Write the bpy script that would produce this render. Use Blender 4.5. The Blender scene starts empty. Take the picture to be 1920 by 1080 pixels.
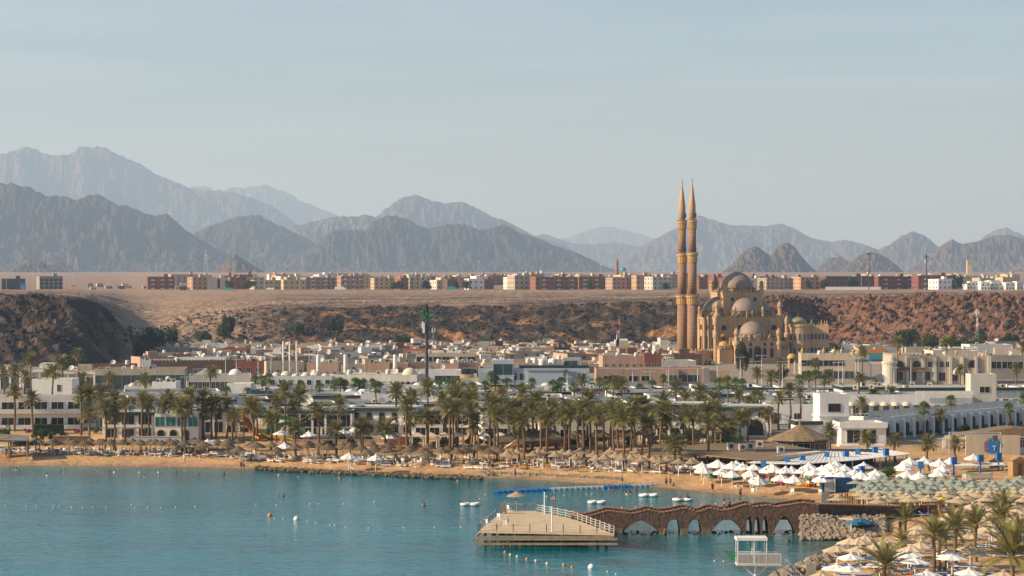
import bpy, math, random
import numpy as np
from mathutils import Vector, Matrix
random.seed(7)
rng = np.random.default_rng(11)
S = bpy.context.scene
COL = S.collection
# ---------------------------------------------------------------- camera, sky, sun, exposure
F = 4100.0            # focal length in pixels of a 1920 px wide picture
H = 33.0              # the camera stands on a terrace 33 m above the bay
HY = 539.0            # picture row of the horizon
cam = bpy.data.cameras.new('Camera'); cam_o = bpy.data.objects.new('Camera', cam); COL.objects.link(cam_o)
cam_o.location = (0, 0, H); cam_o.rotation_euler = (math.radians(90), 0, 0)
cam.sensor_width = 36; cam.lens = 36 * F / 1920; cam.clip_start = 1; cam.clip_end = 60000
S.camera = cam_o
SUN_EL, SUN_BACK = math.radians(26), math.radians(13)      # low sun from the left
sx, sy, sz = -math.cos(SUN_EL) * math.cos(SUN_BACK), -math.cos(SUN_EL) * math.sin(SUN_BACK), math.sin(SUN_EL)
W = bpy.data.worlds.new('World'); S.world = W; W.use_nodes = True
nt = W.node_tree; bg = nt.nodes['Background']
sky = nt.nodes.new('ShaderNodeTexSky'); sky.sky_type = 'NISHITA'; sky.sun_disc = False
sky.sun_elevation = SUN_EL; sky.sun_rotation = math.atan2(sx, sy)
sky.air_density = 1.0; sky.dust_density = 1.2; sky.ozone_density = 2.0; sky.altitude = 30
# thin streaks of high cloud
tc = nt.nodes.new('ShaderNodeTexCoord'); mp = nt.nodes.new('ShaderNodeMapping')
mp.inputs['Scale'].default_value = (2.2, 1.0, 26); mp.inputs['Rotation'].default_value = (0, math.radians(2), 0)
nz = nt.nodes.new('ShaderNodeTexNoise'); nz.inputs['Scale'].default_value = 1.6; nz.inputs['Detail'].default_value = 5; nz.inputs['Distortion'].default_value = .4
rp = nt.nodes.new('ShaderNodeValToRGB'); rp.color_ramp.elements[0].position = .52; rp.color_ramp.elements[1].position = .80
rp.color_ramp.elements[0].color = (0, 0, 0, 1); rp.color_ramp.elements[1].color = (.3, .3, .3, 1)
mx = nt.nodes.new('ShaderNodeMixRGB'); mx.inputs[2].default_value = (6.3, 6.6, 7.0, 1)
L = nt.links.new
L(tc.outputs['Generated'], mp.inputs[0]); L(mp.outputs[0], nz.inputs[0]); L(nz.outputs[0], rp.inputs[0])
L(rp.outputs[0], mx.inputs[0]); L(sky.outputs[0], mx.inputs[1]); L(mx.outputs[0], bg.inputs[0])
bg.inputs[1].default_value = 0.085
sun = bpy.data.lights.new('Sun', 'SUN'); sun.energy = 5.0; sun.angle = math.radians(.5); sun.color = (1, .83, .62)
sun_o = bpy.data.objects.new('Sun', sun); COL.objects.link(sun_o)
sun_o.rotation_euler = Vector((sx, sy, sz)).to_track_quat('Z', 'Y').to_euler()
S.view_settings.view_transform = 'Standard'; S.view_settings.look = 'None'; S.view_settings.exposure = 0.58; S.view_settings.gamma = 1
S.render.engine = 'CYCLES'; S.cycles.volume_bounces = 1; S.cycles.max_bounces = 5; S.cycles.transparent_max_bounces = 8

# ---------------------------------------------------------------- materials
def mat(name, c, rough=.8, var=.18, scale=.6, bump=0., bscale=None, metal=0., c2=None, spec=.3, streak=False):
    m = bpy.data.materials.new(name); m.use_nodes = True
    n = m.node_tree; b = n.nodes['Principled BSDF']; lk = n.links.new
    b.inputs['Roughness'].default_value = rough; b.inputs['Metallic'].default_value = metal
    b.inputs['Specular IOR Level'].default_value = spec
    t = n.nodes.new('ShaderNodeTexCoord')
    z = n.nodes.new('ShaderNodeTexNoise'); z.inputs['Scale'].default_value = scale; z.inputs['Detail'].default_value = 6; z.inputs['Roughness'].default_value = .65
    if streak:                                               # rain streaks and dust run down the walls
        mq = n.nodes.new('ShaderNodeMapping'); mq.inputs['Scale'].default_value = (1.6, 1.6, .22); lk(t.outputs['Object'], mq.inputs[0]); lk(mq.outputs[0], z.inputs[0])
    else: lk(t.outputs['Object'], z.inputs[0])
    r = n.nodes.new('ShaderNodeValToRGB'); r.color_ramp.elements[0].position = .3; r.color_ramp.elements[1].position = .7
    k = c2 if c2 else tuple(max(0, x * (1 - 2 * var)) for x in c)
    r.color_ramp.elements[0].color = (*k, 1); r.color_ramp.elements[1].color = (*c, 1)
    oi = n.nodes.new('ShaderNodeObjectInfo'); hs = n.nodes.new('ShaderNodeHueSaturation')
    mr = n.nodes.new('ShaderNodeMapRange'); mr.inputs[3].default_value = 1 - var * .6; mr.inputs[4].default_value = 1 + var * .4
    lk(oi.outputs['Random'], mr.inputs[0]); lk(mr.outputs[0], hs.inputs['Value'])
    lk(z.outputs[0], r.inputs[0]); lk(r.outputs[0], hs.inputs['Color']); lk(hs.outputs[0], b.inputs['Base Color'])
    if bump:
        z2 = n.nodes.new('ShaderNodeTexNoise'); z2.inputs['Scale'].default_value = bscale or scale * 6; z2.inputs['Detail'].default_value = 5
        bp = n.nodes.new('ShaderNodeBump'); bp.inputs['Strength'].default_value = bump; bp.inputs['Distance'].default_value = .15
        lk(t.outputs['Object'], z2.inputs[0]); lk(z2.outputs[0], bp.inputs['Height']); lk(bp.outputs[0], b.inputs['Normal'])
    return m
def attr_mat(name, attr, rough=.95, bump=.5, bscale=1.5, var=.35, vscale=.35, dist=.4):
    """colour from a vertex colour (kind of rock or sand), broken up by noise"""
    m = bpy.data.materials.new(name); m.use_nodes = True
    n = m.node_tree; b = n.nodes['Principled BSDF']; lk = n.links.new
    b.inputs['Roughness'].default_value = rough; b.inputs['Specular IOR Level'].default_value = .15
    a = n.nodes.new('ShaderNodeVertexColor'); a.layer_name = attr
    t = n.nodes.new('ShaderNodeTexCoord'); z = n.nodes.new('ShaderNodeTexNoise'); z.inputs['Scale'].default_value = vscale; z.inputs['Detail'].default_value = 9; z.inputs['Roughness'].default_value = .72
    mr = n.nodes.new('ShaderNodeMapRange'); mr.inputs[1].default_value = .3; mr.inputs[2].default_value = .7; mr.inputs[3].default_value = 1 - var; mr.inputs[4].default_value = 1 + var
    hs = n.nodes.new('ShaderNodeHueSaturation')
    z2 = n.nodes.new('ShaderNodeTexNoise'); z2.inputs['Scale'].default_value = bscale; z2.inputs['Detail'].default_value = 6; z2.inputs['Roughness'].default_value = .6
    bp = n.nodes.new('ShaderNodeBump'); bp.inputs['Strength'].default_value = bump; bp.inputs['Distance'].default_value = dist
    lk(t.outputs['Object'], z.inputs[0]); lk(t.outputs['Object'], z2.inputs[0]); lk(z.outputs[0], mr.inputs[0]); lk(mr.outputs[0], hs.inputs['Value'])
    lk(a.outputs[0], hs.inputs['Color']); lk(hs.outputs[0], b.inputs['Base Color']); lk(z2.outputs[0], bp.inputs['Height']); lk(bp.outputs[0], b.inputs['Normal'])
    return m
M = {}
def mk(k, *a, **kw): M[k] = mat(k, *a, **kw)
mk('white', (.80, .78, .73), .8, .11, .5, streak=True); mk('offwhite', (.66, .61, .52), .85, .15, .5, streak=True); mk('cream', (.55, .455, .33), .85, .16, .5, streak=True)
mk('pink', (.48, .315, .235), .85, .16, .5, streak=True); mk('peach', (.53, .34, .21), .85, .16, .5, streak=True); mk('terracotta', (.34, .15, .09), .85, .18, .5, streak=True)
mk('brown', (.20, .11, .075), .85, .18, .4); mk('redbrown', (.27, .10, .07), .85, .18, .4); mk('grey', (.36, .38, .40), .6, .08, .3)
mk('greyblue', (.40, .45, .50), .45, .06, .3); mk('darkgrey', (.09, .09, .095), .7, .2, .5); mk('concrete', (.34, .31, .27), .9, .15, .4)
mk('yellowcream', (.58, .46, .26), .85, .1, .3); mk('roof', (.27, .24, .20), .95, .25, .3); mk('roofdark', (.085, .08, .075), .9, .25, .5)
mk('rooftan', (.40, .32, .23), .95, .22, .3); mk('greentile', (.035, .07, .06), .5, .25, 1.5); mk('glass', (.018, .024, .03), .12, .2, .3, spec=.6)
mk('farglass', (.07, .065, .06), .3, .4, .2); mk('glassteal', (.03, .22, .24), .15, .25, .4, spec=.6); mk('glassblue', (.06, .11, .13), .12, .3, .2, spec=.6); mk('wood', (.17, .085, .04), .7, .25, 2)
mk('woodlight', (.42, .26, .12), .75, .2, 2); mk('timber', (.46, .34, .21), .85, .22, 1.5, bump=.3); mk('deck', (.66, .50, .31), .85, .14, .8, bump=.25, bscale=7)
mk('pile', (.10, .075, .05), .9, .3, 1.5); mk('trunk', (.23, .145, .08), .95, .3, 3, bump=.8, bscale=9); mk('trunkred', (.27, .15, .08), .95, .28, 3, bump=.8, bscale=9)
mk('frond', (.32, .285, .10), .5, .22, .8, c2=(.16, .155, .055)); mk('frondfan', (.17, .24, .05), .5, .25, .8, c2=(.075, .125, .026)); mk('deadfrond', (.20, .135, .065), .9, .2, 1)
mk('straw', (.22, .155, .09), .95, .3, 3, bump=.8, bscale=14); mk('strawlight', (.42, .32, .20), .95, .22, 2.5, bump=.6, bscale=12); mk('thatch', (.32, .225, .125), .95, .28, 1.5, bump=.8, bscale=9)
mk('canvas', (.80, .78, .73), .8, .10, .8); mk('beige', (.60, .46, .30), .85, .14, .8); mk('canvascream', (.66, .59, .45), .85, .08, .8)
mk('greenslat', (.30, .33, .27), .85, .14, 1.5, bump=.4, bscale=12); mk('tanslat', (.50, .40, .25), .85, .14, 1.5, bump=.4, bscale=12)
mk('metal', (.55, .56, .57), .4, .08, 1, metal=.4); mk('whitemetal', (.78, .78, .76), .45, .06, 1); mk('darkmetal', (.06, .06, .065), .5, .2, 1); mk('rust', (.22, .12, .07), .8, .3, 1)
mk('blue', (.02, .17, .50), .6, .12, 1); mk('bluedark', (.012, .06, .17), .6, .2, 1); mk('bluemat', (.015, .14, .42), .8, .15, 1); mk('navy', (.015, .02, .16), .5, .1, 1)
mk('yellow', (.75, .48, .03), .5, .1, 1); mk('orange', (.72, .24, .02), .45, .1, 1); mk('red', (.5, .03, .025), .5, .1, 1); mk('green', (.03, .30, .12), .5, .15, 1)
mk('slidegreen', (.16, .42, .20), .4, .1, 1); mk('magenta', (.48, .03, .20), .7, .25, 2); mk('turq', (.05, .36, .42), .5, .15, 1); mk('purple', (.28, .12, .30), .7, .2, 1)
mk('leaf', (.065, .115, .022), .6, .3, .5, c2=(.028, .055, .012)); mk('leafdark', (.035, .062, .020), .6, .3, .5, c2=(.016, .030, .010)); mk('leafolive', (.10, .105, .038), .65, .3, .5, c2=(.050, .052, .022)); mk('leafbright', (.08, .18, .018), .55, .25, .6, c2=(.04, .09, .012))
mk('skin', (.42, .22, .13), .6, .15, 2); mk('skindark', (.22, .11, .065), .6, .15, 2); mk('hair', (.025, .018, .014), .6, .2, 3); mk('cloth_dark', (.02, .02, .025), .85, .2, 3); mk('cloth_blue', (.03, .06, .18), .85, .2, 3); mk('cloth_red', (.40, .04, .05), .85, .2, 3); mk('cloth_white', (.75, .73, .70), .85, .1, 3)
mk('sandstone', (.52, .345, .20), .85, .16, .35, bump=.3, bscale=2); mk('sandgold', (.55, .37, .16), .7, .14, .4); mk('domegrey', (.31, .24, .19), .6, .16, .25, c2=(.235, .175, .135)); mk('parasolblue', (.025, .14, .26), .7, .1, 1); mk('domegold', (.55, .34, .11), .5, .12, .4); mk('domegreen', (.33, .29, .15), .5, .14, .3)
mk('bridgestone', (.20, .115, .078), .95, .35, 1.6, bump=1., bscale=3.2); mk('coping', (.46, .24, .14), .9, .2, 2, bump=.5, bscale=4); mk('rubble', (.36, .28, .20), .95, .3, .8); mk('darkrock', (.26, .185, .115), .95, .3, 1, bump=.6)
mk('boulder', (.065, .051, .041), .95, .3, .15, bump=.6, bscale=1.2); mk('boulderred', (.19, .105, .07), .95, .3, .15, bump=.6, bscale=1.2); mk('panel', (.17, .20, .22), .18, .12, .5, spec=.7); mk('tank', (.74, .72, .66), .6, .08, .6)

for k_ in ('frond', 'frondfan', 'leaf', 'leafdark', 'leafolive', 'leafbright', 'magenta'):      # light shines through leaves
    n = M[k_].node_tree; b_ = n.nodes['Principled BSDF']; tr_ = n.nodes.new('ShaderNodeBsdfTranslucent'); mx_ = n.nodes.new('ShaderNodeMixShader'); mx_.inputs[0].default_value = .4
    n.links.new(b_.inputs['Base Color'].links[0].from_socket, tr_.inputs[0]); n.links.new(b_.outputs[0], mx_.inputs[1]); n.links.new(tr_.outputs[0], mx_.inputs[2]); n.links.new(mx_.outputs[0], n.nodes['Material Output'].inputs[0])
# ---------------------------------------------------------------- geometry helpers
def px2x(px, D): return (px - 960.0) * D / F
class B:
    """collects simple shapes; build() links them as one mesh object"""
    def __init__(s): s.v = []; s.f = []
    def add(s, vs, fs):
        o = len(s.v); s.v += [tuple(p) for p in vs]; s.f += [tuple(i + o for i in f) for f in fs]; return s
    def box(s, x0, x1, y0, y1, z0, z1):
        return s.add([(x0, y0, z0), (x1, y0, z0), (x1, y1, z0), (x0, y1, z0), (x0, y0, z1), (x1, y0, z1), (x1, y1, z1), (x0, y1, z1)],
                     [(0, 3, 2, 1), (4, 5, 6, 7), (0, 1, 5, 4), (1, 2, 6, 5), (2, 3, 7, 6), (3, 0, 4, 7)])
    def ring(s, x0, x1, y0, y1, z0, z1, t):
        s.box(x0, x1, y0, y0 + t, z0, z1); s.box(x0, x1, y1 - t, y1, z0, z1); s.box(x0, x0 + t, y0 + t, y1 - t, z0, z1); return s.box(x1 - t, x1, y0 + t, y1 - t, z0, z1)
    def lathe(s, prof, n=16, cx=0, cy=0, cap=True, a0=0., a1=2 * math.pi):
        full = abs(a1 - a0 - 2 * math.pi) < 1e-6; k = n if full else n + 1
        o = len(s.v)
        for r, z in prof:
            for i in range(k):
                a = a0 + (a1 - a0) * i / n; s.v.append((cx + r * math.cos(a), cy + r * math.sin(a), z))
        for j in range(len(prof) - 1):
            for i in range(n):
                p = o + j * k + i; q = o + j * k + (i + 1) % k; s.f.append((p, q, q + k, p + k))
        if cap and full:
            s.f.append(tuple(o + i for i in range(n))[::-1]); s.f.append(tuple(o + (len(prof) - 1) * k + i for i in range(n)))
        return s
    def cyl(s, cx, cy, z0, z1, r0, r1=None, n=10): return s.lathe([(r0, z0), (r0 if r1 is None else r1, z1)], n, cx, cy)
    def dome(s, cx, cy, z, r, n=18, k=7, sq=1., pt=0.):
        return s.lathe([(r * math.cos(t), z + sq * r * math.sin(t) + pt * r * (t / 1.5708) ** 5) for t in [1.5708 * i / k for i in range(k)]] + [(.01, z + sq * r + pt * r)], n, cx, cy)
    def tube(s, p, q, r0, r1=None, n=6):
        p = Vector(p); q = Vector(q); d = (q - p).normalized(); u = d.orthogonal().normalized(); w = d.cross(u); r1 = r0 if r1 is None else r1; o = len(s.v)
        for c, r in ((p, r0), (q, r1)):
            for i in range(n):
                a = 6.28318 * i / n; s.v.append(tuple(c + u * (r * math.cos(a)) + w * (r * math.sin(a))))
        for i in range(n): s.f.append((o + i, o + (i + 1) % n, o + n + (i + 1) % n, o + n + i))
        s.f.append(tuple(o + i for i in range(n))[::-1]); s.f.append(tuple(o + n + i for i in range(n))); return s
    def path(s, pts, r, n=6):
        for a, b in zip(pts[:-1], pts[1:]): s.tube(a, b, r, r, n)
        return s
    def prism(s, poly, z0, z1):
        n = len(poly); return s.add([(x, y, z0) for x, y in poly] + [(x, y, z1) for x, y in poly],
            [tuple(range(n))[::-1], tuple(range(n, 2 * n))] + [(i, (i + 1) % n, n + (i + 1) % n, n + i) for i in range(n)])
    def wallpoly(s, poly, y0, y1):
        """polygon in x,z extruded along y"""
        n = len(poly); return s.add([(x, y0, z) for x, z in poly] + [(x, y1, z) for x, z in poly],
            [tuple(range(n)), tuple(range(n, 2 * n))[::-1]] + [((i + 1) % n, i, n + i, n + (i + 1) % n) for i in range(n)])
    def mesh(s, name, m, smooth=False):
        me = bpy.data.meshes.new(name); me.from_pydata(s.v, [], s.f); me.validate(); me.update()
        if m: me.materials.append(M[m] if isinstance(m, str) else m)
        if smooth: me.polygons.foreach_set('use_smooth', [True] * len(me.polygons))
        return me
def put(name, me, parent=None, loc=(0, 0, 0), rz=0., sc=None, rot=None):
    o = bpy.data.objects.new(name, me); COL.objects.link(o); o.location = loc
    o.rotation_euler = rot if rot else (0, 0, rz)
    if sc is not None: o.scale = sc if hasattr(sc, '__len__') else (sc, sc, sc)
    if parent: o.parent = parent
    return o
def tag(o, label, cat, group=None, kind=None):
    if label: o['label'] = label
    if cat: o['category'] = cat
    if group: o['group'] = group
    if kind: o['kind'] = kind
    return o
def thing(name, label, cat, loc=(0, 0, 0), rz=0., group=None, sc=None):
    o = put(name, None, None, loc, rz, sc); o.empty_display_size = .5; return tag(o, label, cat, group)
def struct(o): o['kind'] = 'structure'; return o
def grid_mesh(name, P, m, col=None, smooth=True):
    n, k = P.shape[:2]; me = bpy.data.meshes.new(name)
    idx = np.arange(n * k).reshape(n, k)
    f = np.stack([idx[:-1, :-1], idx[:-1, 1:], idx[1:, 1:], idx[1:, :-1]], -1).reshape(-1, 4)
    me.vertices.add(n * k); me.vertices.foreach_set('co', P.reshape(-1).astype(np.float32))
    me.loops.add(f.size); me.loops.foreach_set('vertex_index', f.reshape(-1).astype(np.int32))
    me.polygons.add(len(f)); me.polygons.foreach_set('loop_start', np.arange(0, f.size, 4, dtype=np.int32))
    me.polygons.foreach_set('loop_total', np.full(len(f), 4, np.int32)); me.update(calc_edges=True); me.validate()
    me.polygons.foreach_set('use_smooth', np.full(len(f), smooth))
    if col is not None:
        a = me.color_attributes.new('Col', 'FLOAT_COLOR', 'POINT'); c = np.ones((n * k, 4), np.float32); c[:, :3] = col.reshape(-1, 3); a.data.foreach_set('color', c.reshape(-1))
    me.materials.append(m); return me
# ---------------------------------------------------------------- noise
def _h(i, j, s):
    n = (i * 374761393 + j * 668265263 + s * 1442695041) & 0xFFFFFFFF
    n = ((n ^ (n >> 13)) * 1274126177) & 0xFFFFFFFF
    return ((n ^ (n >> 16)) & 0xFFFF) / 65535.0
def vn(x, y, s=0):
    x = np.asarray(x, float); y = np.asarray(y, float); i = np.floor(x).astype(np.int64); j = np.floor(y).astype(np.int64)
    a = 6.28318
    def g(di, dj):
        t = _h(i + di, j + dj, s) * a; return np.cos(t) * (x - i - di) + np.sin(t) * (y - j - dj)
    u = x - i; v = y - j; u = u * u * u * (u * (u * 6 - 15) + 10); v = v * v * v * (v * (v * 6 - 15) + 10)
    return ((g(0, 0) * (1 - u) + g(1, 0) * u) * (1 - v) + (g(0, 1) * (1 - u) + g(1, 1) * u) * v) * 1.5
def fbm(x, y, o=5, s=0, ridged=False, gain=.5):
    t = 0; a = 1; n = 0
    for k in range(o):
        q = vn(x * 2 ** k + 17.3 * k, y * 2 ** k - 9.1 * k, s + k)
        t = t + a * ((1 - 2 * np.abs(q)) if ridged else q); n += a; a *= gain
    return t / n
# ---------------------------------------------------------------- the land: bay, beach, town ground, cliff and plateau
def gp(px, py, z=0.):
    D = (H - z) * F / (py - HY); return (px2x(px, D), D)
SHORE = [gp(-400, 868), gp(0, 872), gp(330, 874), gp(480, 878), gp(560, 881), gp(760, 888), gp(900, 893), gp(1000, 898), gp(1100, 905), gp(1240, 913),
         gp(1330, 922), gp(1420, 931), gp(1500, 937), gp(1550, 943), gp(1556, 975), gp(1475, 994), gp(1540, 997), gp(1600, 1006), gp(1590, 1020),
         gp(1572, 1036), gp(1530, 1054), gp(1490, 1074), gp(1455, 1100), gp(1400, 1180), gp(1330, 1400)]
SH = np.array(SHORE)
def shore_dist(x, y):
    """distance to the waterline, positive on land"""
    x = np.asarray(x, float); y = np.asarray(y, float); best = np.full(x.shape, 1e9)
    for a, b in zip(SH[:-1], SH[1:]):
        d = b - a; t = np.clip(((x - a[0]) * d[0] + (y - a[1]) * d[1]) / (d @ d), 0, 1)
        best = np.minimum(best, np.hypot(x - a[0] - t * d[0], y - a[1] - t * d[1]))
    poly = np.vstack([SH, [(SH[-1][0], -500), (-4000, -500), (-4000, SH[0][1])]])     # the sea
    ins = np.zeros(x.shape, bool); j = len(poly) - 1
    for i in range(len(poly)):
        xi, yi = poly[i]; xj, yj = poly[j]
        ins ^= ((yi > y) != (yj > y)) & (x < (xj - xi) * (y - yi) / (yj - yi + 1e-12) + xi); j = i
    return np.where(ins, -best, best)
K = np.array([  # picture column, cliff foot distance, foot height, lip distance, lip height
    (-500, 740, 4.5, 830, 30.2), (0, 752, 4.5, 838, 30.), (100, 765, 4.5, 842, 29.9), (160, 778, 4.6, 850, 29.2), (200, 800, 4.8, 872, 23.5), (235, 822, 5, 900, 16.5),
    (262, 860, 5.3, 950, 12.5), (300, 905, 5.6, 1040, 14.), (340, 960, 5.8, 1090, 18), (420, 985, 6, 1120, 21.5), (560, 985, 6, 1095, 22.8), (760, 990, 6, 1085, 23.4),
    (900, 990, 6, 1080, 24.), (1100, 985, 6, 1075, 24.8), (1250, 985, 6, 1070, 26.6), (1330, 985, 6, 1070, 26.8), (1440, 975, 6, 1040, 28.8), (1490, 985, 6, 1045, 28.2), (1535, 1010, 6, 1105, 25.5), (1580, 1000, 6, 1080, 27.4),
    (1700, 985, 6, 1065, 28.4), (1850, 980, 6, 1065, 28.6), (2400, 980, 6, 1065, 28.6)], float)
_kp = np.arange(-560., 2461., 4.); _g = np.exp(-.5 * (np.arange(-14, 15) / 5.5) ** 2); _g /= _g.sum()
KS = [np.convolve(np.pad(np.interp(_kp, K[:, 0], K[:, c]), 14, 'edge'), _g, 'valid') for c in range(5)]
def kk(px, c): return np.interp(px, _kp, KS[c])
def land(x, D, detail=True):
    x = np.asarray(x, float); D = np.asarray(D, float)
    px = 960 + x * F / np.maximum(D, 50); d = shore_dist(x, D)
    if detail: px = px + 16 * fbm(x / 40 + 3, D / 40, 3, 7)
    z = np.where(d < 0, np.maximum(d * .09, -4), np.where(d < 9, d * .13, 1.17 + np.interp(d, [9, 60, 250, 420, 700], [0, 1.0, 2.2, 3.6, 4.9])))
    fD, fz, lD, lz = kk(px, 1), kk(px, 2), kk(px, 3), kk(px, 4)
    if detail: fD = fD + 10 * fbm(x / 60, D / 400, 3, 5); lD = lD + 14 * fbm(x / 45, D / 500, 3, 9) + 5 * fbm(x / 12, D / 100, 2, 19)
    s = (D - fD) / (lD - fD); sc = np.clip(s, 0, 1)
    flatz = np.interp(D, [1000, 1750, 2400, 3000, 6000, 10000, 40000], [0, 31.3, 38, 46, 76, 105, 200])
    platz = np.where(D < 1750, lz + (31.3 - lz) * np.clip((D - lD) / (1750 - lD), 0, 1) ** .8, flatz)
    cz = fz + (lz - fz) * (.72 * sc ** .92 + .28 * sc * sc * (3 - 2 * sc))
    if detail:
        m = np.clip(np.minimum(s * 4, (1.12 - s) * 5), 0, 1); m2 = np.clip(s * 2, 0, 1)
        right = np.clip((px - 1380) / 80, 0, 1); left = np.clip((330 - px) / 120, 0, 1)
        cz = cz + m * ((2.2 + 2.6 * right + .8 * left) * (fbm(x / 17 + D / 40, D / 30, 5, 21, True) - .35) + (1.5 + 1.5 * right) * (fbm(x / 6, D / 7, 4, 31, True) - .3))
        gul = np.clip((px - 250) / 60, 0, 1) * np.clip((640 - px) / 120, 0, 1) * np.clip((s + .3) * 2, 0, 1) * np.clip((1400 - D) / 250, 0, 1)
        cz = cz + gul * 3.0 * fbm(x / 34 + D / 60, D / 48, 4, 71)
        pl = np.clip((s - .95) * 6, 0, 1) * np.clip((1800 - D) / 120, 0, 1)
        platz = platz + pl * (1.3 * fbm(x / 40, D / 45, 5, 41) + .9 * (fbm(x / 7, D / 10, 3, 51, True) - .4) + gul * 3.0 * fbm(x / 34 + D / 60, D / 48, 4, 71))
    return np.where(s <= 0, z * (1 - np.clip((s + .6) / .6, 0, 1)) + np.minimum(z, fz) * np.clip((s + .6) / .6, 0, 1) if False else np.where(s > -.3, z + (fz - z) * np.clip((s + .3) / .3, 0, 1), z), np.where(s < 1, cz, platz))
def gz(x, D): return float(land(np.array([x]), np.array([D]), False)[0])
def on(px, py, z0=None):
    """the point of the ground seen at a picture position -> x, distance, height"""
    z = 1.5 if z0 is None else z0
    for _ in range(14):
        D = (H - z) * F / (py - HY); z = .5 * z + .5 * max(0., gz(px2x(px, D), D))
    return (px2x(px, D), D, max(0., gz(px2x(px, D), D)))
def mixc(a, b, t): return a * (1 - t[..., None]) + b * t[..., None]
def land_col(X, D, Z):
    px = 960 + X * F / D; d = shore_dist(X, D); fD, lD = kk(px, 1), kk(px, 3); s = (D - fD) / (lD - fD)
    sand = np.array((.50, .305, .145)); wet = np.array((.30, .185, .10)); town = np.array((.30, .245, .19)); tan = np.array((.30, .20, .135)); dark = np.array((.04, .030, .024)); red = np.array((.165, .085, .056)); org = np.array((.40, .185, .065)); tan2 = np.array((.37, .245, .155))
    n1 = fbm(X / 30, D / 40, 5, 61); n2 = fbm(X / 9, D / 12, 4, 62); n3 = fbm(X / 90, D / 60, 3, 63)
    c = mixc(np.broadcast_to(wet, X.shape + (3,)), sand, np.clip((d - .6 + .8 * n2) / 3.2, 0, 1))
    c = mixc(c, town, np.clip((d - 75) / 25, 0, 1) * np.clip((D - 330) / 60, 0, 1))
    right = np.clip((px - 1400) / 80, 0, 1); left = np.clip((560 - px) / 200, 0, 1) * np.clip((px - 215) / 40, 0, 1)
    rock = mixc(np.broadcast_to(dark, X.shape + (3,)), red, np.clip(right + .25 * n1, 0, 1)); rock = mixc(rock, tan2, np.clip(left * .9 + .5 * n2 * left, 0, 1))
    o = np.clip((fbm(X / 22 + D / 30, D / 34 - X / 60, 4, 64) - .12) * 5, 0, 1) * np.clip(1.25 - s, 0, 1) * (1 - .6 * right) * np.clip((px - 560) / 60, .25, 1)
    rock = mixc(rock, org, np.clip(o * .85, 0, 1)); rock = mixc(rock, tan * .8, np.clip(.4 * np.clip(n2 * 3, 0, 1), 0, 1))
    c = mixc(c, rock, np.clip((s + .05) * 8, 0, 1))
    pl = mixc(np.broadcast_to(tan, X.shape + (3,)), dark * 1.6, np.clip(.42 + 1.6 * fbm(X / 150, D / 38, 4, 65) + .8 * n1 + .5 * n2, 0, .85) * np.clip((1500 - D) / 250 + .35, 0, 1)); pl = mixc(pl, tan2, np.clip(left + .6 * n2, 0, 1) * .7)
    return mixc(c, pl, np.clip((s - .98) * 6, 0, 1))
pxs = np.arange(-420, 2341, 5.0)
Ds = np.concatenate([np.arange(180, 520, 2.5), np.arange(520, 740, 5), np.arange(740, 1000, 1.6), np.arange(1000, 1130, 1.1), np.arange(1130, 1300, 5), np.arange(1300, 1800, 10), np.geomspace(1800, 35000, 60)])
PX, DD = np.meshgrid(pxs, Ds); XX = px2x(PX, DD); ZZ = land(XX, DD)
ZZ = ZZ + np.where((DD < 700), .10 * fbm(XX / 4, DD / 4, 3, 77) * np.clip(shore_dist(XX, DD) / 6, 0, 1), 0)
M['ground'] = attr_mat('ground', 'Col', bump=.7, bscale=.8, vscale=.22, dist=.6)
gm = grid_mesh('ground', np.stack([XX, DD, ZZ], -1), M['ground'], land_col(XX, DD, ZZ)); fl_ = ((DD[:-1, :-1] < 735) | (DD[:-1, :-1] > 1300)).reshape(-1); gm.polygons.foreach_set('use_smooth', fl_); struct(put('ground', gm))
# the sea, with its depth as a vertex attribute: sandy shallows, deeper water teal
pxs2 = np.arange(-700, 2500, 16.0); Ds2 = np.concatenate([np.arange(60, 200, 12), np.arange(200, 430, 2.5)])
PX, DD = np.meshgrid(pxs2, Ds2); XX = px2x(PX, DD); dep = np.clip(-shore_dist(XX, DD), 0, 60)
c = np.zeros(XX.shape + (3,)); deep = np.array((.001, .14, .175)); shal = np.array((.12, .17, .12)); mid = np.array((.002, .155, .175))
c = mixc(np.broadcast_to(shal, c.shape), mid, np.clip(dep / 9, 0, 1) ** .6); c = mixc(c, deep, np.clip((dep - 10) / 30, 0, 1))
weed = np.array((.012, .045, .035)); c = mixc(c, weed, np.clip((fbm(XX / 11, DD / 22, 4, 91) - .05) * 3, 0, .75) * np.clip((PX - 900) / 150, 0, 1) * np.clip((330 - DD) / 20, 0, 1))
c = c * (1 + .5 * np.clip(fbm(XX / 70, DD / 22, 4, 95) + .35 * fbm(XX / 18, DD / 7, 3, 96), -.6, .6))[..., None]
wm = bpy.data.materials.new('water'); wm.use_nodes = True; n = wm.node_tree; b = n.nodes['Principled BSDF']; lk = n.links.new
b.inputs['Roughness'].default_value = .13; b.inputs['IOR'].default_value = 1.33
a = n.nodes.new('ShaderNodeVertexColor'); a.layer_name = 'Col'; lk(a.outputs[0], b.inputs['Base Color'])
t = n.nodes.new('ShaderNodeTexCoord'); hgt = None
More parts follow.
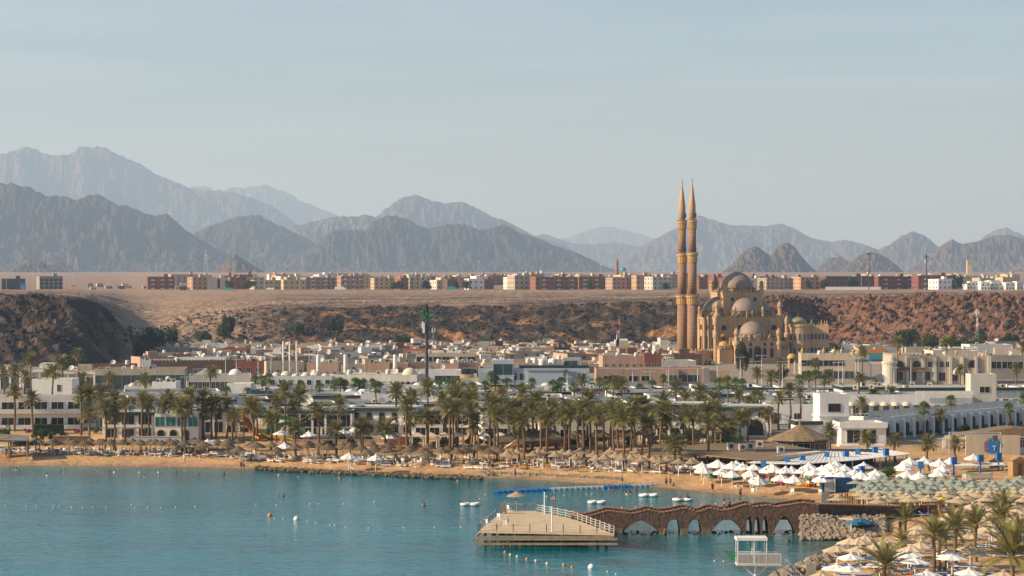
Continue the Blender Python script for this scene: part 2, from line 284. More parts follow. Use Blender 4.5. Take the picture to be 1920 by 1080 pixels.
for sc_, det, st, stretch in ((.8, 4, .75, 1.0), (.25, 3, .45, 1.0), (2.4, 3, .45, 1.0)):
    mp_ = n.nodes.new('ShaderNodeMapping'); mp_.inputs['Scale'].default_value = (sc_ / stretch, sc_ * 1.15, sc_); z = n.nodes.new('ShaderNodeTexNoise'); z.inputs['Scale'].default_value = 1; z.inputs['Detail'].default_value = det; z.inputs['Distortion'].default_value = .6
    bp = n.nodes.new('ShaderNodeBump'); bp.inputs['Strength'].default_value = st; bp.inputs['Distance'].default_value = .30 / sc_ * .55
    lk(t.outputs['Object'], mp_.inputs[0]); lk(mp_.outputs[0], z.inputs[0]); lk(z.outputs[0], bp.inputs['Height'])
    if hgt: lk(hgt.outputs[0], bp.inputs['Normal'])
    hgt = bp
lk(hgt.outputs[0], b.inputs['Normal'])
struct(put('sea', grid_mesh('sea', np.stack([XX, DD, np.zeros_like(XX)], -1), wm, c)))
# ---------------------------------------------------------------- mountains, range by range
M['mountain'] = attr_mat('mountain', 'Col', bump=.9, bscale=.011, vscale=.004, var=.3, dist=35)
def mountain(D0, sil, tone=(.15, .115, .095), base=512, seed=0, near=.55):
    sil = np.array(sil, float); p0, p1 = sil[0, 0], sil[-1, 0]; n = int(max(60, min(420, (p1 - p0) / 2.2))); px = np.linspace(p0, p1, n)
    crest = H + (HY - np.interp(px, sil[:, 0], sil[:, 1])) * D0 / F
    zb = float(np.interp(D0, [1750, 2400, 3000, 6000, 10000, 40000], [31, 38, 46, 76, 105, 200])) - 6
    hmax = max(crest.max() - zb, 20.)
    rows = 110; w = np.linspace(-1, .8, rows)
    span = 1.75 * hmax
    P = np.zeros((rows, n, 3)); C = np.zeros((rows, n, 3)); unit = hmax
    for i, t in enumerate(w):
        D = D0 + t * span; x = px2x(px, D0) * (D / D0); hgt = np.maximum(crest - zb, 0)
        fall = np.clip(1 - abs(t), 0, 1) ** 1.15
        # spurs and gullies run down from the crest
        q = fbm(x / (unit * .42) + .35 * fbm(x / unit, np.full_like(x, D / unit), 3, seed + 5), np.full_like(x, D / (unit * .75)), 6, seed, True, .55)
        q2 = fbm(x / (unit * .13), np.full_like(x, D / (unit * .3)), 5, seed + 40, True, .55)
        k = min(1., abs(t) * 3.5 + .03)
        z = zb + hgt * (fall + k * fall ** .6 * (.62 * (q - .66) + .34 * (q2 - .62))) + hgt * .012 * (1 - k) * q2
        z = np.where(hgt < 1, zb - 5, z)
        P[i, :, 0] = x; P[i, :, 1] = D; P[i, :, 2] = np.maximum(z, zb - 12) if t < 0 else z
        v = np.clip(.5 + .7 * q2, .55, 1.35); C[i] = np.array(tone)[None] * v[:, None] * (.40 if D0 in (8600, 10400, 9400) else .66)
    struct(put('mountain', grid_mesh('mountain', P, M['mountain'], C, smooth=False)))
mountain(8600, [(-420, 400), (-200, 350), (-60, 352), (0, 342), (45, 345), (60, 352), (85, 364), (125, 367), (140, 374), (160, 366), (180, 361), (200, 370), (222, 382), (240, 384), (272, 399), (302, 402), (312, 398), (330, 412), (350, 430), (372, 445), (410, 468), (440, 479), (470, 492), (500, 512)], seed=3)
mountain(10400, [(355, 512), (362, 436), (400, 419), (430, 409), (465, 401), (490, 402), (505, 412), (540, 428), (575, 445), (592, 458), (630, 480), (690, 512)], seed=13)
mountain(9400, [(520, 512), (560, 478), (590, 458), (612, 436), (640, 426), (662, 428), (685, 432), (700, 412), (722, 404), (742, 400), (765, 408), (782, 421), (803, 427), (830, 420), (852, 418), (868, 417), (890, 426), (905, 430), (922, 424), (942, 420), (958, 424), (975, 436), (1000, 442), (1020, 450), (1052, 463), (1090, 476), (1130, 496), (1170, 512)], seed=23)
mountain(18000, [(-420, 340), (-200, 300), (0, 286), (45, 274), (75, 280), (97, 291), (130, 288), (148, 276), (165, 273), (195, 270), (215, 286), (240, 296), (265, 305), (290, 325), (330, 340), (360, 354), (400, 357), (430, 358), (470, 368), (510, 385), (545, 410), (575, 430), (620, 470), (660, 512)], seed=33)
mountain(25000, [(300, 512), (345, 352), (380, 344), (410, 352), (455, 350), (498, 344), (530, 354), (560, 372), (620, 398), (660, 410), (720, 440), (800, 512)], seed=43)
mountain(13200, [(520, 512), (545, 424), (590, 412), (625, 404), (660, 403), (700, 401), (725, 412), (800, 470), (830, 512)], seed=53, tone=(0.192, 0.136, 0.104))
mountain(15200, [(660, 512), (695, 412), (722, 388), (748, 371), (776, 363), (800, 369), (832, 380), (866, 375), (890, 386), (920, 402), (948, 413), (975, 426), (1000, 440), (1040, 452), (1080, 470), (1140, 512)], seed=63)
mountain(19000, [(960, 512), (990, 442), (1018, 437), (1040, 443), (1065, 453), (1110, 457), (1152, 452), (1180, 458), (1220, 465), (1280, 490), (1320, 512)], seed=73)
mountain(29000, [(1000, 512), (1050, 447), (1100, 430), (1130, 422), (1160, 427), (1220, 442), (1300, 470), (1400, 512)], seed=83)
mountain(16000, [(1120, 512), (1165, 480), (1200, 461), (1240, 440), (1272, 424), (1308, 402), (1332, 408), (1362, 419), (1392, 420), (1430, 422), (1466, 418), (1492, 428), (1520, 444), (1560, 452), (1585, 448), (1620, 456), (1660, 470), (1740, 512)], seed=93, tone=(0.176, 0.132, 0.112))
mountain(6600, [(1350, 512), (1372, 494), (1388, 476), (1402, 464), (1416, 459), (1428, 466), (1444, 478), (1455, 463), (1466, 456), (1477, 453), (1490, 461), (1502, 478), (1516, 494), (1536, 512)], seed=103, tone=(0.168, 0.116, 0.088))
mountain(8400, [(1525, 512), (1540, 494), (1555, 482), (1578, 480), (1594, 492), (1615, 512)], seed=113, tone=(0.192, 0.136, 0.100))
mountain(7000, [(1572, 512), (1592, 492), (1612, 477), (1634, 470), (1652, 476), (1672, 488), (1698, 512)], seed=123, tone=(0.192, 0.132, 0.096))
mountain(13000, [(1560, 512), (1610, 470), (1626, 459), (1645, 468), (1668, 456), (1690, 440), (1712, 432), (1734, 440), (1756, 458), (1800, 490), (1830, 512)], seed=133)
mountain(9600, [(1690, 512), (1722, 488), (1752, 466), (1785, 447), (1800, 455), (1830, 452), (1858, 441), (1890, 438), (1922, 446), (2000, 428), (2120, 440), (2300, 470), (2360, 512)], seed=143, tone=(0.184, 0.128, 0.100))
mountain(18400, [(1800, 512), (1845, 440), (1870, 428), (1888, 423), (1910, 434), (1950, 455), (2040, 512)], seed=153)
mountain(5800, [(396, 512), (412, 500), (428, 484), (440, 474), (452, 482), (468, 492), (486, 504), (508, 512)], seed=163, tone=(0.240, 0.160, 0.112))
mountain(6000, [(10, 512), (36, 493), (55, 485), (74, 486), (92, 497), (108, 500), (140, 514)], seed=173, tone=(0.192, 0.124, 0.092))
mountain(6800, [(70, 512), (95, 488), (108, 487), (130, 497), (160, 512)], seed=183, tone=(0.208, 0.136, 0.104))
# ---------------------------------------------------------------- haze: the dusty air over the bay and the desert
hz = B().box(-14000, 14000, -150, 36500, -6, 1500).mesh('haze', None)
hm = bpy.data.materials.new('haze'); hm.use_nodes = True; n = hm.node_tree
n.nodes.remove(n.nodes['Principled BSDF']); pv = n.nodes.new('ShaderNodeVolumePrincipled'); pv.inputs['Color'].default_value = (.52, .73, 1.0, 1); pv.inputs['Absorption Color'].default_value = (.34, .36, .85, 1); pv.inputs['Density'].default_value = 0.000072; pv.inputs['Anisotropy'].default_value = .2
n.links.new(pv.outputs[0], n.nodes['Material Output'].inputs['Volume'])
hz.materials.append(hm); o = put('haze', hz); o['kind'] = 'stuff'; o.display_type = 'WIRE'
# ---------------------------------------------------------------- where along the beach: named by what stands there
ZONES = [(-999, 'in front of the clipped hedge'), (110, 'beside the rusty garden fence'), (190, 'before the slatted pergola restaurant'), (285, 'before the turquoise-windowed pavilion'), (375, 'beside the cream sun sail'), (440, 'below the water slides'), (560, 'near the beach swing'), (640, 'before the pool terrace'), (740, 'before the cream gazebos'), (880, 'by the tent sail and thatched bar'), (990, 'by the brick-red low wall'), (1080, 'before the rose hotel wall'), (1150, 'between rose wall and brushwood restaurant'), (1215, 'before the brushwood restaurant'), (1300, 'beside the wooden lookout frame'), (1400, 'in front of the thatched cafe'), (1470, 'before the middle of the white awning'), (1545, 'behind the blue booth'), (1600, 'by the awning end'), (1690, 'below the arched hotel wing'), (1755, 'before the mural wall'), (1830, 'beside the white kiosk'), (1890, 'near the orange hut')]
def zone(px): return [z for p, z in ZONES if p <= px][-1]
def pxof(x, D): return 960 + x * F / D
def rows3(things, name, word, sea='nearest the water'):
    """labels for look-alikes: which landmark they stand by and which row from the water"""
    zs = {}
    for t in things: zs.setdefault(zone(pxof(t.location.x, t.location.y)), []).append(t)
    for z, L_ in zs.items():
        L_.sort(key=lambda t: t.location.y); n_ = len(L_)
        for i, t in enumerate(L_):
            r_ = sea if i < n_ / 3 else 'in the back' if i >= 2 * n_ / 3 else 'in the middle row'
            if n_ == 1: r_ = ''
            t['label'] = ' '.join((word + ' ' + z + ('' if not r_ else ', ' + r_)).split()); t['group'] = name + ' ' + z + (' ' + r_ if r_ else '')
            if n_ == 1: del t['group']
# ---------------------------------------------------------------- palms and trees
def leaf_strip(b, pts, side, wid, droop, n, ln, rnd):
    """leaflets on both sides of a rachis given by points"""
    m = len(pts) - 1
    for i in range(n):
        t = (.16 + .84 * i / n) * m; k = min(int(t), m - 1); p = pts[k].lerp(pts[k + 1], t - k); d = (pts[k + 1] - pts[k]).normalized()
        u = d.cross(Vector((0, 0, 1)));
        if u.length < .05: u = side.copy()
        u.normalize(); up = u.cross(d); f = t / m; l = ln * (1 - .75 * abs(f - .42) ** 1.3) * rnd.uniform(.85, 1.1)
        for s in (-1, 1):
            q = p + (u * s * .62 + d * .66 + up * (.28 - droop * rnd.uniform(.1, .6))).normalized() * l
            b.add([p - d * wid, p + d * wid, q], [(0, 1, 2)])
def rachis(az, el, ln, bend, seg, rnd):
    p = Vector((0, 0, 0)); out = [p.copy()]; e = el
    for i in range(seg):
        d = Vector((math.cos(az) * math.cos(e), math.sin(az) * math.cos(e), math.sin(e))); p = p + d * (ln / seg); out.append(p.copy()); e -= bend / seg * (.5 + i / seg); az += rnd.uniform(-.04, .04)
    return out
def date_crown(seed, nf=44, ln=2.5, nl=17, wid=.085):
    r = random.Random(seed); b = B()
    for i in range(nf):
        f = i / nf; az = i * 2.39996 + r.uniform(-.3, .3); el = math.radians(84 - 112 * f ** 1.15 + r.uniform(-9, 9)); l = ln * r.uniform(.82, 1.08) * (.8 + .2 * math.sin(3 * f + .5))
        pts = rachis(az, el, l, .95 + .55 * r.random(), 6, r); base = Vector((.12 * math.cos(az), .12 * math.sin(az), .35 * (1 - f) - .15)); pts = [p + base for p in pts]
        for a, c in zip(pts[:-1], pts[1:]): b.tube(a, c, .03, .02, 3)
        leaf_strip(b, pts, Vector((1, 0, 0)), wid, .9, nl, .72 * ln / 2.5, r)
    return b
def fan_crown(seed, nf=38):
    r = random.Random(seed); b = B()
    for i in range(nf):
        f = i / nf; az = i * 2.39996; el = math.radians(82 - 125 * f + r.uniform(-8, 8)); d = Vector((math.cos(az) * math.cos(el), math.sin(az) * math.cos(el), math.sin(el)))
        p0 = Vector((0, 0, .25 * (1 - f))); p = p0 + d * r.uniform(.75, 1.05); b.tube(p0, p, .025, .02, 3)
        u = d.cross(Vector((0, 0, 1))).normalized(); w = u.cross(d)
        for k in range(13):
            a = math.radians(-105 + 210 * k / 12); q = p + (d * math.cos(a) + u * math.sin(a)) * r.uniform(.62, .82) + w * r.uniform(-.1, .05) - Vector((0, 0, .16 * r.random()))
            a2 = a + .11; a3 = a - .11; b.add([p, p + (d * math.cos(a3) + u * math.sin(a3)) * .42, q, p + (d * math.cos(a2) + u * math.sin(a2)) * .42], [(0, 1, 2, 3)])
    return b
def trunk_mesh(seed, r0, r1, nz=9, m='trunk'):
    """unit height; ringed and a little crooked"""
    r = random.Random(seed); prof = []; b = B()
    for i in range(nz * 2 + 1):
        t = i / (nz * 2); rr = (r0 * (1 - t) + r1 * t) * (1.06 if i % 2 else .94) * (1.35 if i == 0 else 1.); prof.append((rr, t))
    b.lathe(prof, 8); bx, by = r.uniform(-.35, .35), r.uniform(-.35, .35)
    b.v = [(x + bx * math.sin(3.0 * z) * (1 - z) * z * 3, y + by * math.sin(3.0 * z) * (1 - z) * z * 3, z) for x, y, z in b.v]
    return b.mesh('trunk', m, True)
DATE = [date_crown(i, 40 + 4 * (i % 3), 2.3 + .15 * (i % 4)).mesh('crown', 'frond') for i in range(6)]
FANC = [fan_crown(i + 20).mesh('crown', 'frondfan') for i in range(4)]
SKIRT = B().lathe([(.20, .1), (.40, -.25), (.30, -.75), (.2, -.9)], 9).mesh('dead_frond_skirt', 'deadfrond')
TRK = [trunk_mesh(i, .25, .18) for i in range(4)]; TRF = [trunk_mesh(i + 9, .21, .13, m='trunkred') for i in range(3)]
def palm(px, cy, by, kind, label, group, sc=1., z=None):
    x, D, zg = on(px, by, z); h = max(1.2, (by - cy) * D / F - .1); i = random.randrange(100)
    t = thing('date_palm' if kind == 'd' else 'fan_palm', label, 'palm tree', (x, D, zg - .15), random.uniform(0, 6.28), group); t.rotation_euler = (random.gauss(0, .025), random.gauss(0, .025), t.rotation_euler[2])
    put('trunk', (TRK if kind == 'd' else TRF)[i % 3], t, sc=(1, 1, h + .15))
    c = put('crown', (DATE[i % 6] if kind == 'd' else FANC[i % 4]), t, (0, 0, h + .1), sc=sc * random.uniform(.92, 1.1), rot=(random.uniform(-.1, .1), random.uniform(-.1, .1), 0))
    put('dead_frond_skirt', SKIRT, c, (0, 0, 0), sc=1. if kind == 'f' else .8)
    return t
def blob_crown(seed, leafm, n=1500, leaf=.22, lob=9, flat=1., col=0):
    """unit crown: leaves spread over uneven lobes, with gaps between them"""
    r = random.Random(seed); b = B(); L_ = []
    for i in range(lob):
        a = i * 2.4 + r.uniform(-.4, .4); rr = .62 * math.sqrt((i + .5) / lob); L_.append((Vector((rr * math.cos(a), rr * math.sin(a), r.uniform(.25, .95) * flat * (1.1 - .5 * rr))), r.uniform(.26, .46)))
    for i in range(n):
        c, s = L_[r.randrange(lob)]; d = Vector((r.gauss(0, 1), r.gauss(0, 1), r.gauss(0, 1))).normalized(); p = c + d * s * r.uniform(.55, 1.06) ** .6
        if p.z < .03: continue
        u = (d + Vector((r.uniform(-1, 1), r.uniform(-1, 1), r.uniform(-1, 1))) * .8).orthogonal().normalized(); w = d.cross(u).normalized(); l = leaf * r.uniform(.5, 1.2)
        b.add([p - u * l * .5, p + w * l * .32 + d * l * .15, p + u * l * .5, p - w * l * .32], [(0, 1, 2, 3)])
    return b.mesh('crown', leafm)
def tree_trunk(seed, h=.35):
    r = random.Random(seed); b = B().lathe([(.055, 0), (.04, h), (.03, h + .1)], 7)
    for i in range(6):
        a = i * 1.05 + r.random(); b.tube((0, 0, h * r.uniform(.7, 1.1)), (.42 * math.cos(a), .42 * math.sin(a), h + r.uniform(.2, .45)), .022, .008, 5)
    return b.mesh('trunk', 'trunk')
TC = {k: [blob_crown(i * 7 + j, m, 1700, .15, 9 + i) for i in range(3)] for j, (k, m) in enumerate((('g', 'leaf'), ('d', 'leafdark'), ('o', 'leafolive'), ('b', 'leafbright')))}
HT = [tree_trunk(i) for i in range(3)]
def tree(px, cy0, by, w, k, label, group=None, name='leafy_tree', z=None, cat='tree', xyz=None):
    """cy0: picture row of the top, by: of the foot, w: width in picture pixels"""
    x, D, zg = xyz or on(px, by, z); h = (by - cy0) * D / F; r = w * D / F / 2; i = random.randrange(30)
    t = thing(name, label, cat, (x, D, zg - .1), random.uniform(0, 6.28), group)
    put('crown', TC[k][i % 3], t, (0, 0, h * .12), sc=(r, r, h * .70)); put('trunk', HT[i % 3], t, sc=(r * .8 + .8, r * .8 + .8, h * .9)); return t
# ---------------------------------------------------------------- parasols
def shag(seed, R, h, drop, n=46, m='straw', name='canopy'):
    r = random.Random(seed); b = B(); prof = [(.12, 2.15 + h), (R * .35, 2.15 + h * .66), (R * .72, 2.15 + h * .24), (R, 2.15)]
    b.lathe(prof[::-1], n, cap=False)
    for i in range(n * 3):                                   # loose ends of straw
        a = 6.283 * r.random(); q = r.choice((.4, .7, 1., 1., 1.)); rr = R * q; z = 2.15 + np.interp(q, [.1, .35, .72, 1], [h, h * .66, h * .24, 0]); w = .06
        b.add([(rr * math.cos(a - w), rr * math.sin(a - w), z + .04), (rr * math.cos(a + w), rr * math.sin(a + w), z + .04), ((rr + .16) * math.cos(a), (rr + .16) * math.sin(a), z - drop * r.uniform(.5, 1.2))], [(0, 1, 2)])
    return b.mesh(name, m)
def hat(R, h, m, n=28):
    return B().lathe([(R, 2.1), (R * .98, 2.16), (R * .66, 2.1 + h * .26), (R * .36, 2.1 + h * .52), (R * .16, 2.1 + h * .82), (.05, 2.1 + h)], n, cap=False).mesh('canopy', m)
def panelled(R, h, m, z=2.15, n=8, val=.16, sag=.05):
    b = B(); top = (0, 0, z + h)
    for i in range(n):
        a0, a1 = 6.28318 * i / n, 6.28318 * (i + 1) / n; c0, c1 = (math.cos(a0), math.sin(a0)), (math.cos(a1), math.sin(a1)); am = (a0 + a1) / 2; cm = (math.cos(am) * .93, math.sin(am) * .93)
        p = lambda c, q, dz: (c[0] * R * q, c[1] * R * q, z + h * (1 - q) + dz)
        b.add([top, p(c0, .5, 0), p(cm, .5, -sag), p(c1, .5, 0), p(c0, 1, 0), p(cm, 1, -sag), p(c1, 1, 0), p(c0, 1.0, -val), p(cm, 1.0, -val - sag), p(c1, 1.0, -val)],
              [(0, 1, 2), (0, 2, 3), (1, 4, 5, 2), (2, 5, 6, 3), (4, 7, 8, 5), (5, 8, 9, 6)])
    b.lathe([(R * .16, z + h * .86 + .1), (.03, z + h + .14)], 8)
    return b.mesh('canopy', m)
def slatted(R, m):
    b = B()
    for z, R0, R1, h in ((2.15, R, .3, .42), (2.60, R * .36, .04, .36)):
        n = 12
        for k in range(4):                                   # overlapping rings of slats
            q0 = k / 4; q1 = (k + 1) / 4 + .05; r0 = R0 + (R1 - R0) * q0; r1 = R0 + (R1 - R0) * min(q1, 1); b.lathe([(r0, z + h * q0), (r1, z + h * min(q1, 1) + .03)], n, cap=False)
    n = 36
    for i in range(n):
        a = 6.283 * i / n; b.add([(R * math.cos(a - .07), R * math.sin(a - .07), 2.16), (R * math.cos(a + .07), R * math.sin(a + .07), 2.16), ((R + .1) * math.cos(a), (R + .1) * math.sin(a), 2.05)], [(0, 1, 2)])
    return b.mesh('canopy', m)
POLE = {k: B().cyl(0, 0, 0, 2.5, r, r * .9, 8).mesh('pole', m) for k, r, m in (('w', .07, 'whitemetal'), ('b', .075, 'timber'), ('t', .085, 'canvascream'))}
RIBS = B();
for i in range(8): RIBS.tube((0, 0, 2.05), (1.25 * math.cos(i * .785), 1.25 * math.sin(i * .785), 2.22), .018, .018, 4)
RIBS = RIBS.mesh('ribs', 'whitemetal'); FOOT = B().lathe([(.32, 0), (.32, .09), (.1, .14)], 10).mesh('base', 'concrete')
LOGO = B().add([(-.18, 0, -.2), (.18, 0, -.2), (.12, 0, .22), (-.12, 0, .22)], [(0, 1, 2, 3)]).mesh('logo', 'red')
CAN = {'straw': [shag(i, 1.5 + .08 * i, .85, .35) for i in range(3)], 'hat': [hat(1.5, .95, 'strawlight'), hat(1.38, .85, 'strawlight')],
       'white': [panelled(1.72, .9, 'canvas'), panelled(1.62, .82, 'canvas')], 'green': [slatted(1.65, 'greenslat')], 'tan': [slatted(1.7, 'tanslat')],
       'beige': [panelled(1.75, .62, 'beige', val=.05, sag=.06)], 'fwhite': [panelled(1.7, .5, 'canvas', val=.04, sag=.05)]}
UNAME = {'straw': 'straw_parasol', 'hat': 'straw_parasol', 'white': 'beach_parasol', 'green': 'slatted_parasol', 'tan': 'slatted_parasol', 'beige': 'beach_parasol', 'fwhite': 'beach_parasol'}
ULAB = {'straw': ('shaggy brown straw parasol on the sand among the palms below the white hotels', 'shaggy straw parasols on the long beach'),
        'hat': ('smooth pointed straw parasol on the sand in front of the dense palm grove', 'pointed straw parasols by the palm grove'),
        'white': ('white fabric parasol with red print in the crowd before the long white awning', 'white parasols before the awning'),
        'green': ('grey-green two-tier slatted parasol in the packed rows behind the stone bridge', 'grey-green slatted parasols'),
        'tan': ('tan two-tier slatted parasol in the rows next to the stone bridge wall', 'tan slatted parasols'),
        'beige': ('beige fabric parasol among the blue sunbeds on the near sand', 'beige parasols on the near sand'),
        'fwhite': ('white low-domed parasol among the blue sunbeds on the near sand', 'white parasols on the near sand')}
UTOP = {'straw': 3.0, 'hat': 3.05, 'white': 3.2, 'green': 2.98, 'tan': 2.98, 'beige': 2.85, 'fwhite': 2.75}
PARASOLS = []
def parasol(px, ty, kind, label=None, tilt=None):
    """ty: picture row of the tip"""
    top = UTOP[kind]; z = 1.4
    for _ in range(12):
        D = (H - z - top) * F / (ty - HY); z = max(.5, gz(px2x(px, D), D))
    x = px2x(px, D); lab, grp = ULAB[kind]
    t = thing(UNAME[kind], label or lab, 'parasol', (x, D, z - .05), random.uniform(0, 6.28), None if label else grp)
    t.rotation_euler = (random.gauss(0, .035), random.gauss(0, .035), random.uniform(0, 6.28))
    if tilt: t.rotation_euler = (tilt, .1, 0)
    c = put('canopy', random.choice(CAN[kind]), t, sc=(random.uniform(.9, 1.1), random.uniform(.9, 1.1), random.uniform(.97, 1.03))); put('pole', POLE['b' if kind in ('straw',) else 't' if kind in ('tan', 'green') else 'w'], t)
    if kind in ('beige', 'fwhite'): put('ribs', RIBS, t); put('base', FOOT, t)
    if kind == 'white':
        a = random.randrange(8) * .785 + .39; put('logo', LOGO, c, (.95 * math.cos(a), .95 * math.sin(a), 2.15 + .9 * .45 + .03), rot=(math.radians(-62), 0, a + math.pi / 2), sc=.8)
    PARASOLS.append((x, D, z, kind)); return t
# ---------------------------------------------------------------- sunbeds, chairs
def lounger_meshes(back=.5):
    f = B()
    for s in (-.3, .3): f.box(s - .03, s + .03, -.95, .95, .26, .32)
    for k in range(9): f.box(-.3, .3, -.93 + k * .145, -.83 + k * .145, .30, .33)
    for x_, y_ in ((-.27, -.8), (.27, -.8), (-.27, .7), (.27, .7)): f.box(x_ - .03, x_ + .03, y_ - .03, y_ + .03, 0, .26)
    m = B().box(-.29, .29, -.92, .33, .335, .43); c, s = math.cos(back), math.sin(back); q = B().box(-.29, .29, 0, .66, 0, .09)
    m.add([(x, .34 + y * c - z * s, .345 + y * s + z * c) for x, y, z in q.v], q.f); r = B().box(-.3, .3, 0, .68, -.03, 0); f.add([(x, .34 + y * c - z * s, .335 + y * s + z * c) for x, y, z in r.v], r.f)
    return f, m
_f, _m = lounger_meshes(.55); _f2, _m2 = lounger_meshes(.06)
LF = [_f.mesh('frame', 'whitemetal'), _f2.mesh('frame', 'whitemetal')]; LM = {k: [_m.mesh('mattress', k), _m2.mesh('mattress', k)] for k in ('bluemat', 'canvascream', 'canvas', 'yellow')}
def lounger(x, D, z, rz, colr, label, group, i=None):
    i = random.random() < .6 if i is None else i; i = 0 if i else 1
    t = thing('sun_lounger', label, 'sun lounger', (x, D, z), rz, group); put('frame', LF[i], t); put('mattress', LM[colr][i], t); return t
CH_LEG = B().box(-.025, .025, -.025, .025, 0, .42).mesh('leg', 'canvas'); CH_SEAT = B().box(-.27, .27, -.27, .27, .42, .46).mesh('seat', 'canvas')
CH_BACK = B().box(-.27, .27, .23, .28, .46, .90).box(-.29, -.23, -.25, .23, .62, .66).box(.23, .29, -.25, .23, .62, .66).mesh('backrest', 'canvas')
def chair(x, D, z, rz, label, group):
    t = thing('plastic_chair', label, 'chair', (x, D, z), rz, group); [put('leg', CH_LEG, t, (x_, y_, 0)) for x_ in (-.22, .22) for y_ in (-.22, .22)]; put('seat', CH_SEAT, t); put('backrest', CH_BACK, t); return t
# ---------------------------------------------------------------- people
def skin_body(j, e, name='body', m='skin'):
    me = bpy.data.meshes.new(name); me.from_pydata([p for p, _ in j], e, []); o = bpy.data.objects.new('tmp', me); COL.objects.link(o)
    md = o.modifiers.new('s', 'SKIN'); md.use_smooth_shade = True; sv = me.skin_vertices[0].data
    for i, (_, r) in enumerate(j): sv[i].radius = (r, r) if not hasattr(r, '__len__') else r
    sv[0].use_root = True; o.modifiers.new('u', 'SUBSURF').levels = 1
    dg = bpy.context.evaluated_depsgraph_get(); out = bpy.data.meshes.new_from_object(o.evaluated_get(dg)); out.name = name
    bpy.data.objects.remove(o); bpy.data.meshes.remove(me); out.materials.clear(); out.materials.append(M[m]); return out
EDG = [(0, 1), (1, 2), (2, 3), (3, 4), (2, 5), (5, 6), (6, 7), (2, 8), (8, 9), (9, 10), (0, 11), (11, 12), (12, 13), (13, 14), (0, 15), (15, 16), (16, 17), (17, 18)]
RAD = [(.15, .11), (.14, .10), (.15, .10), .06, .10, .055, .045, .03, .055, .045, .03, .09, .065, .045, .04, .09, .065, .045, .04]
POSE = {'stand': [(0, 0, .95), (0, 0, 1.15), (0, 0, 1.38), (0, 0, 1.50), (0, -.02, 1.66), (-.20, 0, 1.36), (-.26, .02, 1.10), (-.26, -.06, .84), (.20, 0, 1.36), (.26, .02, 1.10), (.26, -.06, .84), (-.09, 0, .85), (-.10, -.01, .48), (-.10, .02, .08), (-.10, -.14, .04), (.09, 0, .85), (.10, -.01, .48), (.10, .02, .08), (.10, -.14, .04)],
        'walk': [(0, 0, .93), (0, -.02, 1.13), (0, -.04, 1.36), (0, -.05, 1.48), (0, -.08, 1.64), (-.20, -.04, 1.34), (-.25, .12, 1.10), (-.25, .06, .86), (.20, -.04, 1.34), (.25, -.14, 1.10), (.24, -.28, .92), (-.09, 0, .84), (-.10, -.18, .50), (-.10, -.22, .08), (-.10, -.36, .05), (.09, 0, .84), (.10, .08, .48), (.10, .34, .14), (.10, .26, .03)],
        'sit': [(0, 0, .14), (0, .06, .34), (0, .08, .56), (0, .06, .68), (0, .02, .84), (-.20, .08, .54), (-.28, .16, .30), (-.26, .24, .06), (.20, .08, .54), (.27, -.08, .34), (.16, -.30, .38), (-.10, -.08, .14), (-.12, -.40, .42), (-.12, -.66, .07), (-.12, -.80, .05), (.10, -.08, .14), (.13, -.42, .36), (.13, -.72, .07), (.13, -.86, .05)],
        'lie': [(0, 0, .54), (0, .20, .55), (0, .44, .66), (0, .54, .72), (0, .68, .82), (-.20, .42, .64), (-.27, .20, .54), (-.24, -.02, .52), (.20, .42, .64), (.27, .20, .54), (.24, -.02, .52), (-.09, -.10, .53), (-.11, -.48, .56), (-.11, -.86, .52), (-.11, -.94, .60), (.09, -.10, .53), (.11, -.46, .72), (.11, -.80, .52), (.11, -.92, .58)]}
BODY = {(k, s): skin_body(list(zip(v, RAD)), EDG, m=s) for k, v in POSE.items() for s in ('skin', 'skindark')}
def hair_mesh(p, long=False):
    b = B(); c = Vector(p) + Vector((0, .012, .035)); n = 10
    for t in range(5):
        th = 1.65 * t / 4
        for i in range(n): a = 6.283 * i / n; b.v.append((c.x + .108 * math.sin(th) * math.cos(a), c.y + .118 * math.sin(th) * math.sin(a) + (.02 if t > 2 else 0), c.z + .115 * math.cos(th)))
    for t in range(4):
        for i in range(n): b.f.append((t * n + i, t * n + (i + 1) % n, (t + 1) * n + (i + 1) % n, (t + 1) * n + i))
    if long: b.box(c.x - .08, c.x + .08, c.y + .05, c.y + .12, c.z - .28, c.z)
    return b.mesh('hair', 'hair', True)
HAIR = {k: [hair_mesh(v[4]), hair_mesh(v[4], True)] for k, v in POSE.items()}
def clothes(k, m, shirt=False):
    P = [Vector(p) for p in POSE[k]]; b = B()
    b.tube(P[0] + (P[1] - P[0]) * .35, P[0] - (P[1] - P[0]) * .45, .172, .178, 10)
    for a, c in ((11, 12), (15, 16)): b.tube(P[a], P[a].lerp(P[c], .55), .112, .10, 8)
    if shirt:
        b.tube(P[0], P[2].lerp(P[3], .3), .178, .17, 10)
        for a, c in ((5, 6), (8, 9)): b.tube(P[a] + (P[2] - P[a]) * .3, P[a].lerp(P[c], .7), .085, .078, 8)
    return b.mesh('clothing', m)
WEAR = {(k, m, s): clothes(k, m, s) for k in POSE for m, s in (('cloth_dark', False), ('cloth_blue', False), ('cloth_red', False), ('cloth_white', True), ('cloth_dark', True))}
WORD = {'cloth_dark': 'black', 'cloth_blue': 'blue', 'cloth_red': 'red', 'cloth_white': 'white'}
def person(x, D, z, pose, label, group=None, rz=None, wear=None, skin=None, sc=1.):
    t = thing('person', label, 'person', (x, D, z), random.uniform(0, 6.28) if rz is None else rz, group, sc)
    w = wear or random.choice([q for q in WEAR if q[0] == pose])[1:]
    put('body', BODY[(pose, skin or random.choice(('skin', 'skin', 'skindark')))], t); put('hair', HAIR[pose][random.randrange(2)], t); put('clothing', WEAR[(pose,) + tuple(w)], t); return t
